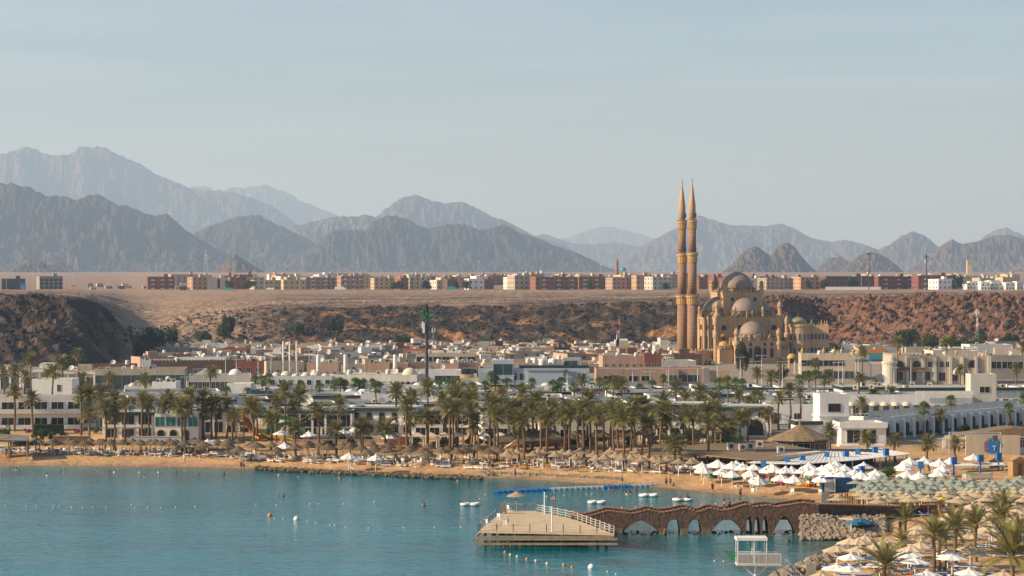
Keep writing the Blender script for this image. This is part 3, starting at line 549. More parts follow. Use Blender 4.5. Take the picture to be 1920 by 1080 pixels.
# ---------------------------------------------------------------- buildings
WIN = {}
def window_mesh(w, h, kind):
    k = (round(w, 2), round(h, 2), kind)
    if k in WIN: return WIN[k]
    fr = B(); pn = B(); fm = 'white'; pm = 'glass'
    if kind == 'far': pn.box(-w / 2, w / 2, -.03, .1, 0, h); r = (pn.mesh('window', 'farglass'), None)
    elif kind == 'arch':
        n = 8; pts = [(-w / 2, 0), (w / 2, 0)] + [(w / 2 * math.cos(a), h - w / 2 + w / 2 * math.sin(a)) for a in [math.pi * i / n for i in range(n + 1)]]
        pn.wallpoly(pts, -.02, .1); o = [(x * 1.16, z * 1.05 if z > 0 else 0) for x, z in pts]
        for a, c in zip(o[1:], o[2:] + o[:1]): fr.tube((a[0], -.05, a[1]), (c[0], -.05, c[1]), .07, .07, 4)
        r = (fr.mesh('window', 'wood'), pn.mesh('pane', 'glass'))
    elif kind == 'balcony':          # glass doors behind a solid white balcony with a rail
        pn.box(-w / 2, w / 2, -.02, .1, .05, h); fr.box(-w / 2 - .08, -w / 2, -.06, 0, 0, h + .08); fr.box(w / 2, w / 2 + .08, -.06, 0, 0, h + .08); fr.box(-w / 2, w / 2, -.06, 0, h, h + .08); fr.box(-.03, .03, -.05, 0, .05, h)
        fr.box(-w / 2 - .5, w / 2 + .5, -1.25, -.06, -.22, -.02); fr.box(-w / 2 - .5, w / 2 + .5, -1.25, -1.13, -.02, .75); fr.box(-w / 2 - .5, -w / 2 - .38, -1.13, -.06, -.02, 1.1); fr.box(w / 2 + .38, w / 2 + .5, -1.13, -.06, -.02, .9)
        r = (fr.mesh('window', 'white'), pn.mesh('pane', 'glass'))
    else:
        pm = {'teal': 'glassteal', 'shop': 'glassblue'}.get(kind, 'glass'); fm = {'wood': 'wood'}.get(kind, 'offwhite')
        pn.box(-w / 2, w / 2, -.02, .1, 0, h); t = .07
        fr.box(-w / 2 - t, w / 2 + t, -.08, 0, -t, 0); fr.box(-w / 2 - t, w / 2 + t, -.08, 0, h, h + t); fr.box(-w / 2 - t, -w / 2, -.08, 0, 0, h); fr.box(w / 2, w / 2 + t, -.08, 0, 0, h); fr.box(-.03, .03, -.06, -.021, 0, h)
        r = (fr.mesh('window', fm), pn.mesh('pane', pm))
    WIN[k] = r; return r
def add_window(t, x, y, z, w, h, kind, rz=0.):
    f, p = window_mesh(w, h, kind); o = put('window', f, t, (x, y, z), rz)
    if p: put('pane', p, o)
    return o
DOOR = {m: B().box(-.5, .5, -.04, .1, 0, 2.1).box(-.58, -.5, -.08, .1, 0, 2.2).box(.5, .58, -.08, .1, 0, 2.2).box(-.58, .58, -.08, .1, 2.1, 2.2).mesh('door', m) for m in ('wood', 'darkgrey', 'bluedark')}
ROOFS = []
def bld(name, label, cat, px0, px1, py, h, dep, wall='white', roof='roof', rz=0., rows=(), group=None, par=.5, z=None, door=None, D=None, cren=0., side=None, roofobj=True):
    pm = (px0 + px1) / 2
    if D is None: x, D, zg = on(pm, py, z)
    else: x = px2x(pm, D); zg = gz(x, D) if z is None else z
    w = (px1 - px0) * D / F / math.cos(rz)
    t = thing(name, label, cat, (x, D, zg), rz, group); hw = w / 2
    b = B().box(-hw, hw, 0, dep, -1.5, h - par)
    if par > .05:
        b.ring(-hw, hw, 0, dep, h - par, h, .25)
    if cren:
        k = max(2, int(w / cren / 2))
        for i in range(k): u = -hw + (i + .25) * w / k; b.box(u, u + w / k * .5, 0, .25, h, h + cren)
        k = max(2, int(dep / cren / 2))
        for i in range(k):
            u = (i + .25) * dep / k
            for s in (-hw, hw - .25): b.box(s, s + .25, u, u + dep / k * .5, h, h + cren)
    put('wall', b.mesh('wall', wall), t)
    if roofobj: put('roof', B().box(-hw + .25, hw - .25, .25, dep - .25, h - par + .003, h - par + .06).mesh('roof', roof), t)
    for r in rows:
        z0, wh, ww, n, kind = r[:5]; a, c = r[5] if len(r) > 5 else (0., 1.); face = r[6] if len(r) > 6 else 'f'
        for i in range(n):
            q = a + (c - a) * (i + .5) / n
            if face == 'f': add_window(t, -hw + q * w, 0, z0, ww, wh, kind)
            elif face == 'l': add_window(t, -hw, q * dep, z0, ww, wh, kind, -math.pi / 2)
            else: add_window(t, hw, q * dep, z0, ww, wh, kind, math.pi / 2)
    if door is not None: put('door', DOOR[random.choice(list(DOOR))], t, (-hw + door * w, 0, 0))
    t['w'] = w; t['h'] = h
    if h < 14: ROOFS.append((x, D, zg + h - par + .06, w, dep, rz))
    return t, w, zg
# rooftop gear -------------------------------------------------
TANK = B().lathe([(.62, .25), (.66, .3), (.66, 1.35), (.6, 1.5), (.2, 1.62), (.2, 1.7)], 12).mesh('barrel', 'tank'); TSTAND = B().box(-.6, .6, -.6, .6, .17, .25).box(-.55, -.45, -.55, -.45, 0, .17).box(.45, .55, -.55, -.45, 0, .17).box(-.55, -.45, .45, .55, 0, .17).box(.45, .55, .45, .55, 0, .17).mesh('stand', 'rust')
DISH = B().lathe([(.02, 0), (.35, .05), (.62, .16), (.85, .32), (.86, .34), (.6, .2), (.3, .09)], 16, cap=False).mesh('reflector', 'offwhite'); DMAST = B().cyl(0, 0, 0, .95, .05).tube((0, 0, .95), (0, -.62, 1.6), .02).mesh('mast', 'metal')
ACB = B().box(-.5, .5, -.22, .22, .12, .95).box(-.45, -.35, -.2, .2, 0, .12).box(.35, .45, -.2, .2, 0, .12).mesh('casing', 'offwhite'); ACF = B().lathe([(.30, -.02), (.30, .03), (.08, .05)], 14).mesh('fan_grille', 'darkgrey')
PANEL = B().box(-.55, .55, -1., 1., 0, .06).mesh('panel', 'panel'); PFR = B().box(-.53, -.47, .77, .83, -1.25, 0).box(.47, .53, .77, .83, -1.25, 0).box(-.53, .53, .775, .825, -.06, 0).mesh('stand', 'metal')
def tank(x, D, z, label='white round water tank on a flat roof in the old market', group='rooftop water tanks', s=1.):
    t = thing('water_tank', label, 'water tank', (x, D, z), 0, group, s); put('barrel', TANK, t); put('stand', TSTAND, t)
def dish(x, D, z, label='pale satellite dish on a flat roof in the old market', group='rooftop satellite dishes', s=1.):
    t = thing('satellite_dish', label, 'satellite dish', (x, D, z), random.uniform(-.8, .8), group, s); put('mast', DMAST, t); put('reflector', DISH, t, (0, 0, .95), rot=(math.radians(50), 0, 0))
def aircon(x, D, z, label='white air conditioner unit on a flat roof in the old market', group='rooftop air conditioners', s=1.2):
    t = thing('air_conditioner', label, 'air conditioner', (x, D, z), random.uniform(-.4, .4), group, s); put('casing', ACB, t); put('fan_grille', ACF, t, (0, -.22, .53), rot=(math.pi / 2, 0, 0))
def solar(x, D, z, rz, label, group, n=2):
    t = thing('solar_water_heater', label, 'solar panel', (x, D, z), rz, group)
    for i in range(n): p = put('panel', PANEL, t, ((i - (n - 1) / 2) * 1.2, 0, .75), rot=(math.radians(38), 0, 0))
    put('stand', PFR, t, (0, .0, 1.2), sc=(n * 1.1, .75, 1)); return t
def clutter(n, flt, lab):
    c = [r for r in ROOFS if flt(r)]
    for i in range(n):
        x, D, z, w, dep, rz = random.choice(c); u = random.uniform(-w * .4, w * .4); v = random.uniform(dep * .1, dep * .8); X = x + u * math.cos(rz) - v * math.sin(rz); Y = D + u * math.sin(rz) + v * math.cos(rz)
        f = random.choice((tank, dish, aircon, aircon)); q = izone(960 + X * F / Y); nm = {tank: 'white round water tank', dish: 'pale satellite dish', aircon: 'white air conditioner'}[f]; q += ', close to the cliff' if Y > 900 else ', mid-market' if Y > 815 else ', toward the street'; f(X, Y, z, '%s on a market roof %s' % (nm, q), '%s group %s' % (nm, q))
# ---------------------------------------------------------------- the mosque
MD = 818.; MX = px2x(1382, MD); MZ = gz(MX, MD)
bm_ = bpy.data.materials.new('minaret_brick'); bm_.use_nodes = True; n = bm_.node_tree; b_ = n.nodes['Principled BSDF']; b_.inputs['Roughness'].default_value = .85
t_ = n.nodes.new('ShaderNodeTexCoord'); br = n.nodes.new('ShaderNodeTexBrick'); br.inputs['Color1'].default_value = (.50, .32, .18, 1); br.inputs['Color2'].default_value = (.40, .245, .135, 1); br.inputs['Mortar'].default_value = (.20, .10, .055, 1)
br.inputs['Scale'].default_value = 1; br.inputs['Mortar Size'].default_value = .11; br.inputs['Brick Width'].default_value = .62; br.inputs['Row Height'].default_value = .62
sx_ = n.nodes.new('ShaderNodeSeparateXYZ'); at = n.nodes.new('ShaderNodeMath'); at.operation = 'ARCTAN2'; ml = n.nodes.new('ShaderNodeMath'); ml.operation = 'MULTIPLY'; ml.inputs[1].default_value = 2.07; cb = n.nodes.new('ShaderNodeCombineXYZ')
n.links.new(t_.outputs['Object'], sx_.inputs[0]); n.links.new(sx_.outputs[0], at.inputs[1]); n.links.new(sx_.outputs[1], at.inputs[0]); n.links.new(at.outputs[0], ml.inputs[0]); n.links.new(ml.outputs[0], cb.inputs[0]); n.links.new(sx_.outputs[2], cb.inputs[1]); n.links.new(cb.outputs[0], br.inputs[0])
n.links.new(br.outputs[0], b_.inputs['Base Color']); bp_ = n.nodes.new('ShaderNodeBump'); bp_.inputs['Distance'].default_value = .25; bp_.inputs['Strength'].default_value = .9; bp_.invert = True; n.links.new(br.outputs['Fac'], bp_.inputs['Height']); n.links.new(bp_.outputs[0], b_.inputs['Normal']); M['minaret_brick'] = bm_
ws = bpy.data.materials.new('mosque_wall'); ws.use_nodes = True; n = ws.node_tree; b_ = n.nodes['Principled BSDF']; b_.inputs['Roughness'].default_value = .85
t_ = n.nodes.new('ShaderNodeTexCoord'); wv = n.nodes.new('ShaderNodeTexWave'); wv.bands_direction = 'Z'; wv.inputs['Scale'].default_value = .55; wv.inputs['Distortion'].default_value = .25; wv.inputs['Detail'].default_value = 1; rp_ = n.nodes.new('ShaderNodeValToRGB'); rp_.color_ramp.elements[0].color = (.40, .245, .135, 1); rp_.color_ramp.elements[1].color = (.54, .36, .21, 1)
n.links.new(t_.outputs['Object'], wv.inputs[0]); n.links.new(wv.outputs[0], rp_.inputs[0]); n.links.new(rp_.outputs[0], b_.inputs['Base Color']); M['mosque_wall'] = ws
TILT = math.radians(15)
mosque = thing('mosque', 'large sandstone mosque with stacked grey domes and crenellated walls below the cliff', 'mosque', (px2x(1381, MD + 16), MD + 16, MZ), TILT)
def mp_(name, b, m, parent=mosque, loc=(0, 0, 0), rz=0., smooth=False): return put(name, b.mesh(name, m, smooth), parent, loc, rz)
def crenel(b, h, z, s=.8, hh=.9, t=.35):
    k = int(2 * h / (2 * s)); b.ring(-h, h, -h, h, z - .12, z + .12, t)
    for i in range(k):
        u = -h + (i + .25) * 2 * h / k
        for y in (-h, h - t): b.box(u, u + s, y, y + t, z, z + hh)
        for x in (-h, h - t): b.box(x, x + t, u, u + s, z, z + hh)
    return b
def tier(h, z0, z1, name):
    w = mp_(name, B().box(-h, h, -h, h, z0, z1), 'mosque_wall'); c = B().ring(-h - .25, h + .25, -h - .25, h + .25, z1 - .6, z1, .8)
    mp_('cornice', c, 'sandgold', w); mp_('battlement', crenel(B(), h + .2, z1, .7, .9), 'sandstone', w); return w
BUT = (B().lathe([(.26, 0), (.2, 2), (.32, 2.05), (.26, 2.25), (.04, 2.4)], 6).mesh('buttress', 'sandstone'), B().cyl(0, 0, 0, 1, .27, .27, 6).mesh('window', 'glass'))
def dome_on(x, y, z, r, m, drum=1.6, name='dome', fin=True, pt=.05, parent=mosque):
    d = mp_(name, B().dome(0, 0, 0, r, 28, 9, 1., pt), m, parent, (x, y, z), smooth=True)
    if drum:
        mp_('drum', B().lathe([(r + .35, -drum), (r + .35, -.15), (r + .1, 0)], 28), 'sandstone', d); k = 18; ws_ = B(); ps = B()
        for i in range(k):
            a = 6.283 * i / k; put('buttress', BUT[0], d, ((r + .45) * math.cos(a), (r + .45) * math.sin(a), -drum), sc=(1, 1, (drum + .35) / 2)); a += 3.1416 / k; put('window', BUT[1], d, ((r + .3) * math.cos(a), (r + .3) * math.sin(a), -drum + .25), sc=(1, 1, drum - .6))
    if fin: mp_('finial', B().lathe([(.14, r * (1 + pt) - .1), (.14, r * (1 + pt) + .5), (.34, r * (1 + pt) + .9), (.12, r * (1 + pt) + 1.3), (.24, r * (1 + pt) + 1.7), (.04, r * (1 + pt) + 2.6 + r * .12)], 8), 'sandgold', d)
    return d
def turret(x, y, z0, z1, r, name='turret', m='sandstone', parent=mosque):
    h = z1 - z0; t = mp_(name, B().lathe([(r, 0), (r, h * .55), (r * 1.3, h * .58), (r * 1.3, h * .64), (r * .8, h * .66), (r * .8, h * .80), (r * 1.15, h * .82)], 10), m, parent, (x, y, z0))
    mp_('cap', B().lathe([(r * .95, h * .82), (r * 1.1, h * .87), (r * .8, h * .93), (r * .2, h * .97), (.04, h)], 10), 'sandstone', t); return t
tier(13, -2, 17, 'lower_hall'); tier(7.6, 17, 26.3, 'upper_hall')
dome_on(0, 0, 27.7, 6.5, 'domegrey', 1.3)
for x, y in ((0, -7.6), (-7.6, 0), (7.6, 0), (0, 7.6)): dome_on(x, y, 18.9, 5.8, 'domegrey', 1.8)
for x in (-1, 1):
    for y in (-1, 1): turret(x * 7.3, y * 7.3, 26.3, 31., .85, 'kiosk', 'sandstone'); turret(x * 12.6, y * 12.6, 9, 23.5, .95); turret(x * 5.6, y * 13.0, 12, 21.5, .55); turret(x * 13.0, y * 5.6, 12, 21.5, .55)
def mwin(x, y, z, w, h, rz=0., kind='arch'): add_window(mosque, x, y, z, w, h, kind, rz)
for u in (-10, -3.4, 3.4, 10):
    mwin(u, -13, 12.3, 1.7, 1.9); mwin(u, -13, 7, .9, 2.6); mwin(-13, u, 12.3, 1.5, 1.9, -math.pi / 2); mwin(-13, u, 4.5, 1.6, 5.2, -math.pi / 2); mwin(13, u, 7, .9, 2.6, math.pi / 2)
for u in (-4.6, 0, 4.6): mwin(u, -7.6, 23.2, .9, 1.3); mwin(-7.6, u, 23.2, .9, 1.3, -math.pi / 2)
for u in (-11.5, -8.2, -5, -1.7, 1.7, 5, 8.2, 11.5): mp_('pilaster', B().box(u - .4, u + .4, -13.3, -13.003, -2, 16.4), 'sandstone'); mp_('pilaster', B().box(-13.3, -13.003, u - .4, u + .4, -2, 16.4), 'sandstone')
# front portal hall with its half dome
ph = mp_('portal_hall', B().box(-8.2, 8.2, -22, -13.003, -2, 8.4), 'mosque_wall'); mp_('battlement', crenel(B(), 8.2, 8.4, .8, 1.2), 'sandstone', ph, (0, -13.8, 0)).scale = (1, .98, 1)
mp_('portal_drum', B().lathe([(5.4, 8.4), (5.4, 10.4), (5.0, 10.6)], 24, 0, -16.3), 'sandstone'); dome_on(0, -16.3, 10.4, 5.2, 'domegrey', 1.2, fin=False)
for s in (-1, 1):
    turret(s * 8.4, -22, -2, 13.6, .95, 'portal_turret'); turret(s * 14.2, -15.5, -2, 18.3, .85, 'slender_turret', 'sandstone'); k_ = mp_('side_chapel', B().box(-2.6, 2.6, -2.6, 2.6, -2, 5.2), 'mosque_wall', mosque, (s * 11.4, -16.6, 0)); mp_('battlement', crenel(B(), 2.6, 5.2, .6, .8), 'sandstone', k_); dome_on(s * 11.4, -16.6, 6.3, 2.1, 'domegold', .9, fin=False)
    dome_on(s * 10.2, -11.6, 9.8, 2.4, 'domegold', 0, 'half_dome', False)
for u in (-5.6, -2.8, 2.8, 5.6): mwin(u, -22, 2.2, 1.1, 3.6); mwin(u, -22, 6.6, .8, 1.2)
mwin(0, -22, 0, 2.6, 6.5)
for u in (-2, 0, 2): mp_('pointed_gable', B().wallpoly([(-1.3 + u * 2.4, 8.4), (1.3 + u * 2.4, 8.4), (u * 2.4, 11.0)], -22.2, -21.7), 'sandstone')
# minarets on a round terrace
def minaret(x, y, label, top):
    t = thing('minaret', label, 'minaret', (x, y, MZ), .3); s = top / 70.
    sh = lambda a, c, r0, r1: put('shaft', B().lathe([(r0, a * s), (r1, c * s)], 24).mesh('shaft', 'minaret_brick', True), t)
    sh(-2, 22.5, 1.96, 1.86); sh(26.2, 38.6, 1.72, 1.64); sh(42.4, 51.6, 1.5, 1.42)
    for z0, z1, r, rb in ((22.5, 26.2, 1.9, 2.5), (38.6, 42.4, 1.68, 2.2), (51.6, 55., 1.46, 1.9)):
        g = put('gallery', B().lathe([(r + .05, z0 * s), (r + .08, (z0 + 2.3) * s), (rb, (z1 - .95) * s), (rb, (z1 - .55) * s), (r - .1, (z1 - .5) * s)], 24).mesh('gallery', 'sandgold', False), t); b = B(); p = B()
        for i in range(16):
            a = 6.283 * i / 16; b.box(-.16, .16, -.12, .12, 0, .8 * s); q = b.v[-8:]; b.v[-8:] = [((rb - .14) * math.cos(a) + vx * -math.sin(a) + vy * math.cos(a), (rb - .14) * math.sin(a) + vx * math.cos(a) + vy * math.sin(a), vz + (z1 - .55) * s) for vx, vy, vz in q]
            p.cyl((r + .1) * math.cos(a), (r + .1) * math.sin(a), z0 * s, (z0 + 2.2) * s, .13, .16, 5)
        b.lathe([(rb - .08, (z1 - .5) * s), (rb - .08, z1 * s - .3)], 24, cap=False); put('parapet', b.mesh('parapet', 'sandstone'), g); put('colonnettes', p.mesh('colonnettes', 'domegold'), g)
    put('spire', B().lathe([(1.28, 54.4 * s), (1.26, 60.6 * s), (1.06, 62 * s), (.56, 66.2 * s), (.22, 68.6 * s), (.1, 69.4 * s)], 20).mesh('spire', 'sandstone', True), t)
    put('crescent', B().lathe([(.1, 69.3 * s), (.32, 69.8 * s), (.08, 70.2 * s)], 8).tube((-.3, 0, 70.6 * s), (-.12, 0, 70.2 * s), .07).tube((.3, 0, 70.6 * s), (.12, 0, 70.2 * s), .07).tube((-.3, 0, 70.6 * s), (-.24, 0, 71.2 * s), .06, .02).tube((.3, 0, 70.6 * s), (.24, 0, 71.2 * s), .06, .02).mesh('crescent', 'domegold'), t)
    for z, a in ((23.8, -1.9), (40, -1.2), (53.4, -1.2)): add_window(t, 1.9 * math.cos(a), 1.9 * math.sin(a), (z + 2.6) * s, .7, 1.7, 'far', a + math.pi / 2)
xr, Dr = px2x(1298, 822), 822.; xl, Dl = px2x(1279, 827), 827.
minaret(xr, Dr, 'brick minaret with gold galleries, the one beside the grey-domed mosque hall', 68.4); minaret(xl, Dl, 'brick minaret with gold galleries, the outer one away from the mosque hall', 68.3)
tr = thing('round_terrace', 'round crenellated sandstone terrace wall round the feet of the twin minarets', 'terrace', (px2x(1302, 822), 824., MZ))
b = B().lathe([(8.0, -2), (8.0, 4.6), (7.6, 4.6), (7.6, 4.0)], 40); put('wall', b.mesh('wall', 'mosque_wall'), tr); put('floor', B().lathe([(7.6, 3.9), (7.6, 4.05)], 40).mesh('floor', 'rooftan'), tr); b = B()
for i in range(40): a = 6.283 * i / 40; b.lathe([(.3, 4.6), (.34, 5.1), (.05, 5.5)], 6, 7.8 * math.cos(a), 7.8 * math.sin(a))
put('battlement', b.mesh('battlement', 'sandstone'), tr)
for i, (px, ty, r) in enumerate(((1258, 660, 1.7), (1307, 672, 2.0), (1331, 672, 2.1), (1270, 672, 1.2))):
    D_ = 803.; t = thing('domed_kiosk', ('small gold-domed kiosk at the end of the round minaret terrace', 'gold-domed kiosk in front of the round minaret terrace', 'gold-domed kiosk in front of the mosque side wall', 'smallest gold-domed kiosk by the minaret terrace')[i], 'kiosk', (px2x(px, D_), D_, MZ))
    hz_ = 33 - (ty - HY) * D_ / F - MZ; put('wall', B().lathe([(r + .3, -1), (r + .3, hz_ - r - .4), (r + .5, hz_ - r - .2), (r, hz_ - r)], 10).mesh('wall', 'sandstone'), t); put('dome', B().dome(0, 0, hz_ - r, r, 16, 6, 1., .1).mesh('dome', 'domegold', True), t); add_window(t, 0, -r - .3, .2, .9, max(1.2, hz_ - r - 1.4), 'arch')
# the wing of the mosque with its bay and gold-green domes
wg, ww_, zz_ = bld('mosque_wing', 'sandstone mosque wing with round bay, rows of dark windows and pale gold domes', 'building', 1452, 1553, 690, 13.8, 13, 'mosque_wall', 'rooftan', math.radians(-6), [(8.6, 2.2, 1.0, 4, 'norm', (.0, .26)), (8.6, 2.2, .95, 5, 'norm', (.66, 1.)), (3.6, 2.0, .9, 4, 'norm', (0, .26)), (3.6, 2., .9, 5, 'norm', (.66, 1.)), (0, 2.4, 1., 9, 'arch')], cren=.6, D=826)
b = B().lathe([(4.4, -1), (4.4, 13.4), (4.7, 13.5), (4.7, 14.4), (4.3, 14.4)], 20, -.8, .6); put('bay', b.mesh('bay', 'mosque_wall'), wg)
for i in range(7): a = -math.pi + .35 + i * .41; add_window(wg, -.8 + 4.4 * math.cos(a), .6 + 4.4 * math.sin(a), 8.3, .8, 2.6, 'norm', a + math.pi / 2); add_window(wg, -.8 + 4.4 * math.cos(a), .6 + 4.4 * math.sin(a), 3.4, .8, 2., 'norm', a + math.pi / 2)
for x, y, r, m in ((-1.2, 4.5, 3.7, 'domegreen'), (-4.2, 7.5, 3.4, 'domegreen'), (-7.6, 5, 2.6, 'domegreen'), (7.6, 3, .9, 'domegold'), (8.8, 3, .7, 'domegold'), (9.6, 2, .7, 'domegold'), (4, 4, 1.3, 'domegreen')):
    d = put('dome', B().dome(0, 0, 0, r, 18, 6, .85, .08).mesh('dome', m, True), wg, (x, y, 13.9)); put('finial', B().lathe([(.1, r * .9), (.2, r * .9 + .5), (.03, r * .9 + 1.4)], 6).mesh('finial', 'sandgold'), d)
# ---------------------------------------------------------------- the desert town up on the plateau
def text_mesh(name, s, size, m, depth=.04):
    c = bpy.data.curves.new(name, 'FONT'); c.body = s; c.size = size; c.extrude = depth; c.align_x = 'CENTER'; c.resolution_u = 3; o = bpy.data.objects.new('t', c); COL.objects.link(o)
    me = bpy.data.meshes.new_from_object(o.evaluated_get(bpy.context.evaluated_depsgraph_get())); bpy.data.objects.remove(o); me.name = name; me.materials.clear(); me.materials.append(M[m]); return me
UP = math.pi / 2
TOWN = [(5, 46, 519, 'darkgrey', 'long dark unfinished block with open bays on the plateau'), (76, 116, 514, 'concrete', 'bare concrete frame building with an open tower on the plateau'), (278, 326, 515, 'redbrown', 'dark red apartment block with cream balconies standing alone on the plateau'),
 (362, 388, 516, 'peach', 'orange apartment block beside the blank white hall on the plateau'), (389, 431, 517, 'offwhite', 'big blank white hall with one window strip on the plateau'), (432, 462, 516, 'terracotta', 'orange-brown block right beside the blank white hall on the plateau'),
 (478, 531, 522, 'cream', 'long low cream block with rows of windows on the plateau'), (532, 573, 521, 'yellowcream', 'yellow-cream terraced block next to the pink flats on the plateau'), (575, 638, 517, 'pink', 'large pink flats with white arches on the plateau'),
 (640, 682, 513, 'pink', 'pink and white flats with stacked balconies on the plateau'), (702, 748, 518, 'yellowcream', 'sand and red striped flats on the plateau edge'), (751, 766, 517, 'terracotta', 'narrow orange block between cream flats on the plateau'), (768, 808, 516, 'cream', 'cream flats beside a round dark tree on the plateau'),
 (819, 838, 522, 'offwhite', 'small white house beside a dark brown one on the plateau'), (839, 854, 520, 'brown', 'dark brown house between two trees on the plateau'), (879, 907, 519, 'white', 'white three-storey flats with a brown neighbour on the plateau'), (908, 926, 520, 'brown', 'dark brown block joined to white flats on the plateau'),
 (951, 964, 516, 'white', 'narrow bright white house beside cream flats on the plateau'), (965, 1000, 512, 'cream', 'tall cream and white flats with a stair tower on the plateau'), (1004, 1084, 515, 'terracotta', 'long brown-orange apartment block with white window strips, nearer the cream flats'), (1085, 1147, 515, 'terracotta', 'brown-orange apartment block with white window strips, nearer the brick minaret'),
 (1148, 1190, 517, 'pink', 'plain rose-coloured block below the thin brick minaret'), (1193, 1222, 512, 'peach', 'tall sand-orange house with roof tower on the plateau'), (1223, 1262, 515, 'offwhite', 'white and pink flats just before the twin minarets'),
 (1310, 1334, 516, 'terracotta', 'orange-red house seen beside the twin minarets'), (1338, 1358, 515, 'terracotta', 'orange-red house above the mosque dome'), (1359, 1400, 517, 'redbrown', 'dark red house behind the mosque finial'), (1398, 1434, 518, 'white', 'bright white hall on the plateau right above the mosque'), (1435, 1496, 518, 'cream', 'long cream hall joined to the bright white one'),
 (1500, 1546, 516, 'peach', 'sand-orange flats beside the low white wall on the plateau'), (1547, 1642, 514, 'brown', 'long dark brown block with many small windows on the plateau'), (1644, 1718, 514, 'redbrown', 'red apartment block with balconies beneath the tall mast palm'), (1720, 1795, 512, 'redbrown', 'red apartment block behind the green palm mast'),
 (1758, 1786, 520, 'white', 'low white house in front of the red block')]
for i, (a, c, ty, m, lab) in enumerate(TOWN):
    D_ = 1775 + (i * 37) % 50; px = (a + c) / 2; z = gz(px2x(px, D_), D_); h = ((H - (ty - HY) * D_ / F) - z) * .9; w = (c - a) * D_ / F; fl = max(2, int(h / 3.1)); rows = []
    rz = math.radians((17, 24, 15, 28, 20)[i % 5])
    for k in range(fl): rows += [(k * h / fl + .9, 1.5, 1.2, max(2, int(w / 3.6)), 'far'), (k * h / fl + .9, 1.5, 1.2, 3, 'far', (0, 1), 'l')]
    if i in (0, 1): rows = [(k * 3.1 + .3, 2.4, 2.6, int(w / 3.3), 'far') for k in range(fl)]
    if i == 4: rows = [(1, h - 2.2, 2.2, 1, 'far', (.4, .6))]
    t, w, zg = bld('apartment_block', lab, 'building', a, c, 540, h, 13, m, 'rooftan', rz, rows, D=D_, par=.8)
    put('stair_tower', B().box(-1.6, 1.6, 3, 6.5, h - .8, h + 2.2).mesh('stair_tower', m), t, (w * .2, 0, 0))
    if i in (2, 8, 9, 19, 20, 31, 32):
        for k in range(fl):
            for q in (-.3, .05, .36): put('balcony', B().box(-1.5, 1.5, -1.1, -.003, 0, 1.0).mesh('balcony', 'offwhite' if i != 8 else 'white'), t, (q * w, 0, k * h / fl + .2))
TZ = [(0, 'behind the blank white hall'), (480, 'behind the long low cream block'), (575, 'behind the large pink flats'), (700, 'behind the striped flats'), (780, 'behind the small trees'), (860, 'behind the white flats'), (930, 'behind the tall cream flats'), (1000, 'behind the long brown-orange block'), (1085, 'beside the thin brick minaret'), (1180, 'near the twin minarets'), (1290, 'behind the mosque domes'), (1400, 'behind the bright white hall'), (1500, 'behind the dark brown block'), (1620, 'behind the red balcony block'), (1720, 'behind the green palm mast'), (1790, 'around the pale square tower'), (1860, 'beyond the white villas')]
def tzone(px): return [z for p, z in TZ if p <= px][-1]
r2 = random.Random(5); TW = ['cream', 'offwhite', 'pink', 'terracotta', 'peach', 'white', 'yellowcream']; FARW = {}
for i in range(120):
    px = r2.uniform(345, 1925) if i < 100 else r2.uniform(1620, 1925); D_ = r2.uniform(1860, 2350); m = TW[r2.randrange(7)]
    if px > 1620: m = r2.choice(('yellowcream', 'cream', 'yellowcream', 'white')); D_ = r2.uniform(1850, 2700)
    elif 1290 < px < 1620: m = r2.choice(('redbrown', 'terracotta', 'brown', 'cream'))
    wd = r2.uniform(10, 26); h = r2.uniform(6.0, 10.0) + (2. if px < 1300 else 0); a = px - wd / 2 * F / D_; c = px + wd / 2 * F / D_; fl = int(h / 3.1); rows = [(k * 3.1 + .9, 1.4, 1.1, max(2, int(wd / 4)), 'far') for k in range(fl)]
    t, w, zg = bld('apartment_block', 'distant %s flat-roofed plateau block ' + tzone(px) if False else ('distant %s flat-roofed block ' + tzone(px)) % {'cream': 'cream', 'offwhite': 'off-white', 'pink': 'pink', 'terracotta': 'orange-red', 'peach': 'sand-orange', 'white': 'white', 'yellowcream': 'yellow-cream', 'redbrown': 'dark red', 'brown': 'brown'}[m], 'building', a, c, 540, h, 11, m, 'rooftan', math.radians(r2.uniform(12, 32)), rows, group='distant %s blocks %s' % (m, tzone(px)), D=D_, par=.7)
    put('stair_tower', B().box(-1.3, 1.3, 2, 5, h - .7, h + r2.uniform(1.2, 2.6)).mesh('stair_tower', m), t, (r2.uniform(-.3, .3) * w, 0, 0))
for i in range(18):
    px = r2.uniform(120, 280) if i < 12 else r2.uniform(325, 362); D_ = r2.uniform(1730, 2050); bld('construction_shed', 'low dusty shed on the building ground between the lone red block and the concrete frame', 'shed', px - r2.uniform(3, 8), px + r2.uniform(3, 8), 540, r2.uniform(2, 4), 5, r2.choice(('cream', 'offwhite', 'rust', 'concrete')), 'rooftan', math.radians(r2.uniform(5, 25)), [(.6, 1.0, 1.0, 2, 'far')], group='sheds on the building ground', D=D_, par=.2)
for i in range(26):
    px = r2.uniform(1800, 1935); D_ = r2.uniform(1740, 1850); t, w, zg = bld('villa', 'small white flat-roofed villa at the edge of the plateau town', 'house', px - 9, px + 9, 540, r2.uniform(4.5, 7.5), 8, 'white', 'rooftan', math.radians(r2.uniform(5, 18)), [(.8, 1.4, 1.1, 3, 'far'), (3.6, 1.3, 1.1, 2, 'far')], group='white villas of the plateau town', D=D_)
def far_z(px, D): return gz(px2x(px, D), D)
D_ = 2150.; t = thing('minaret', 'thin far brick minaret standing up from the plateau town', 'minaret', (px2x(1157, D_), D_, far_z(1157, D_))); hh = H + (HY - 481) * D_ / F - far_z(1157, D_)
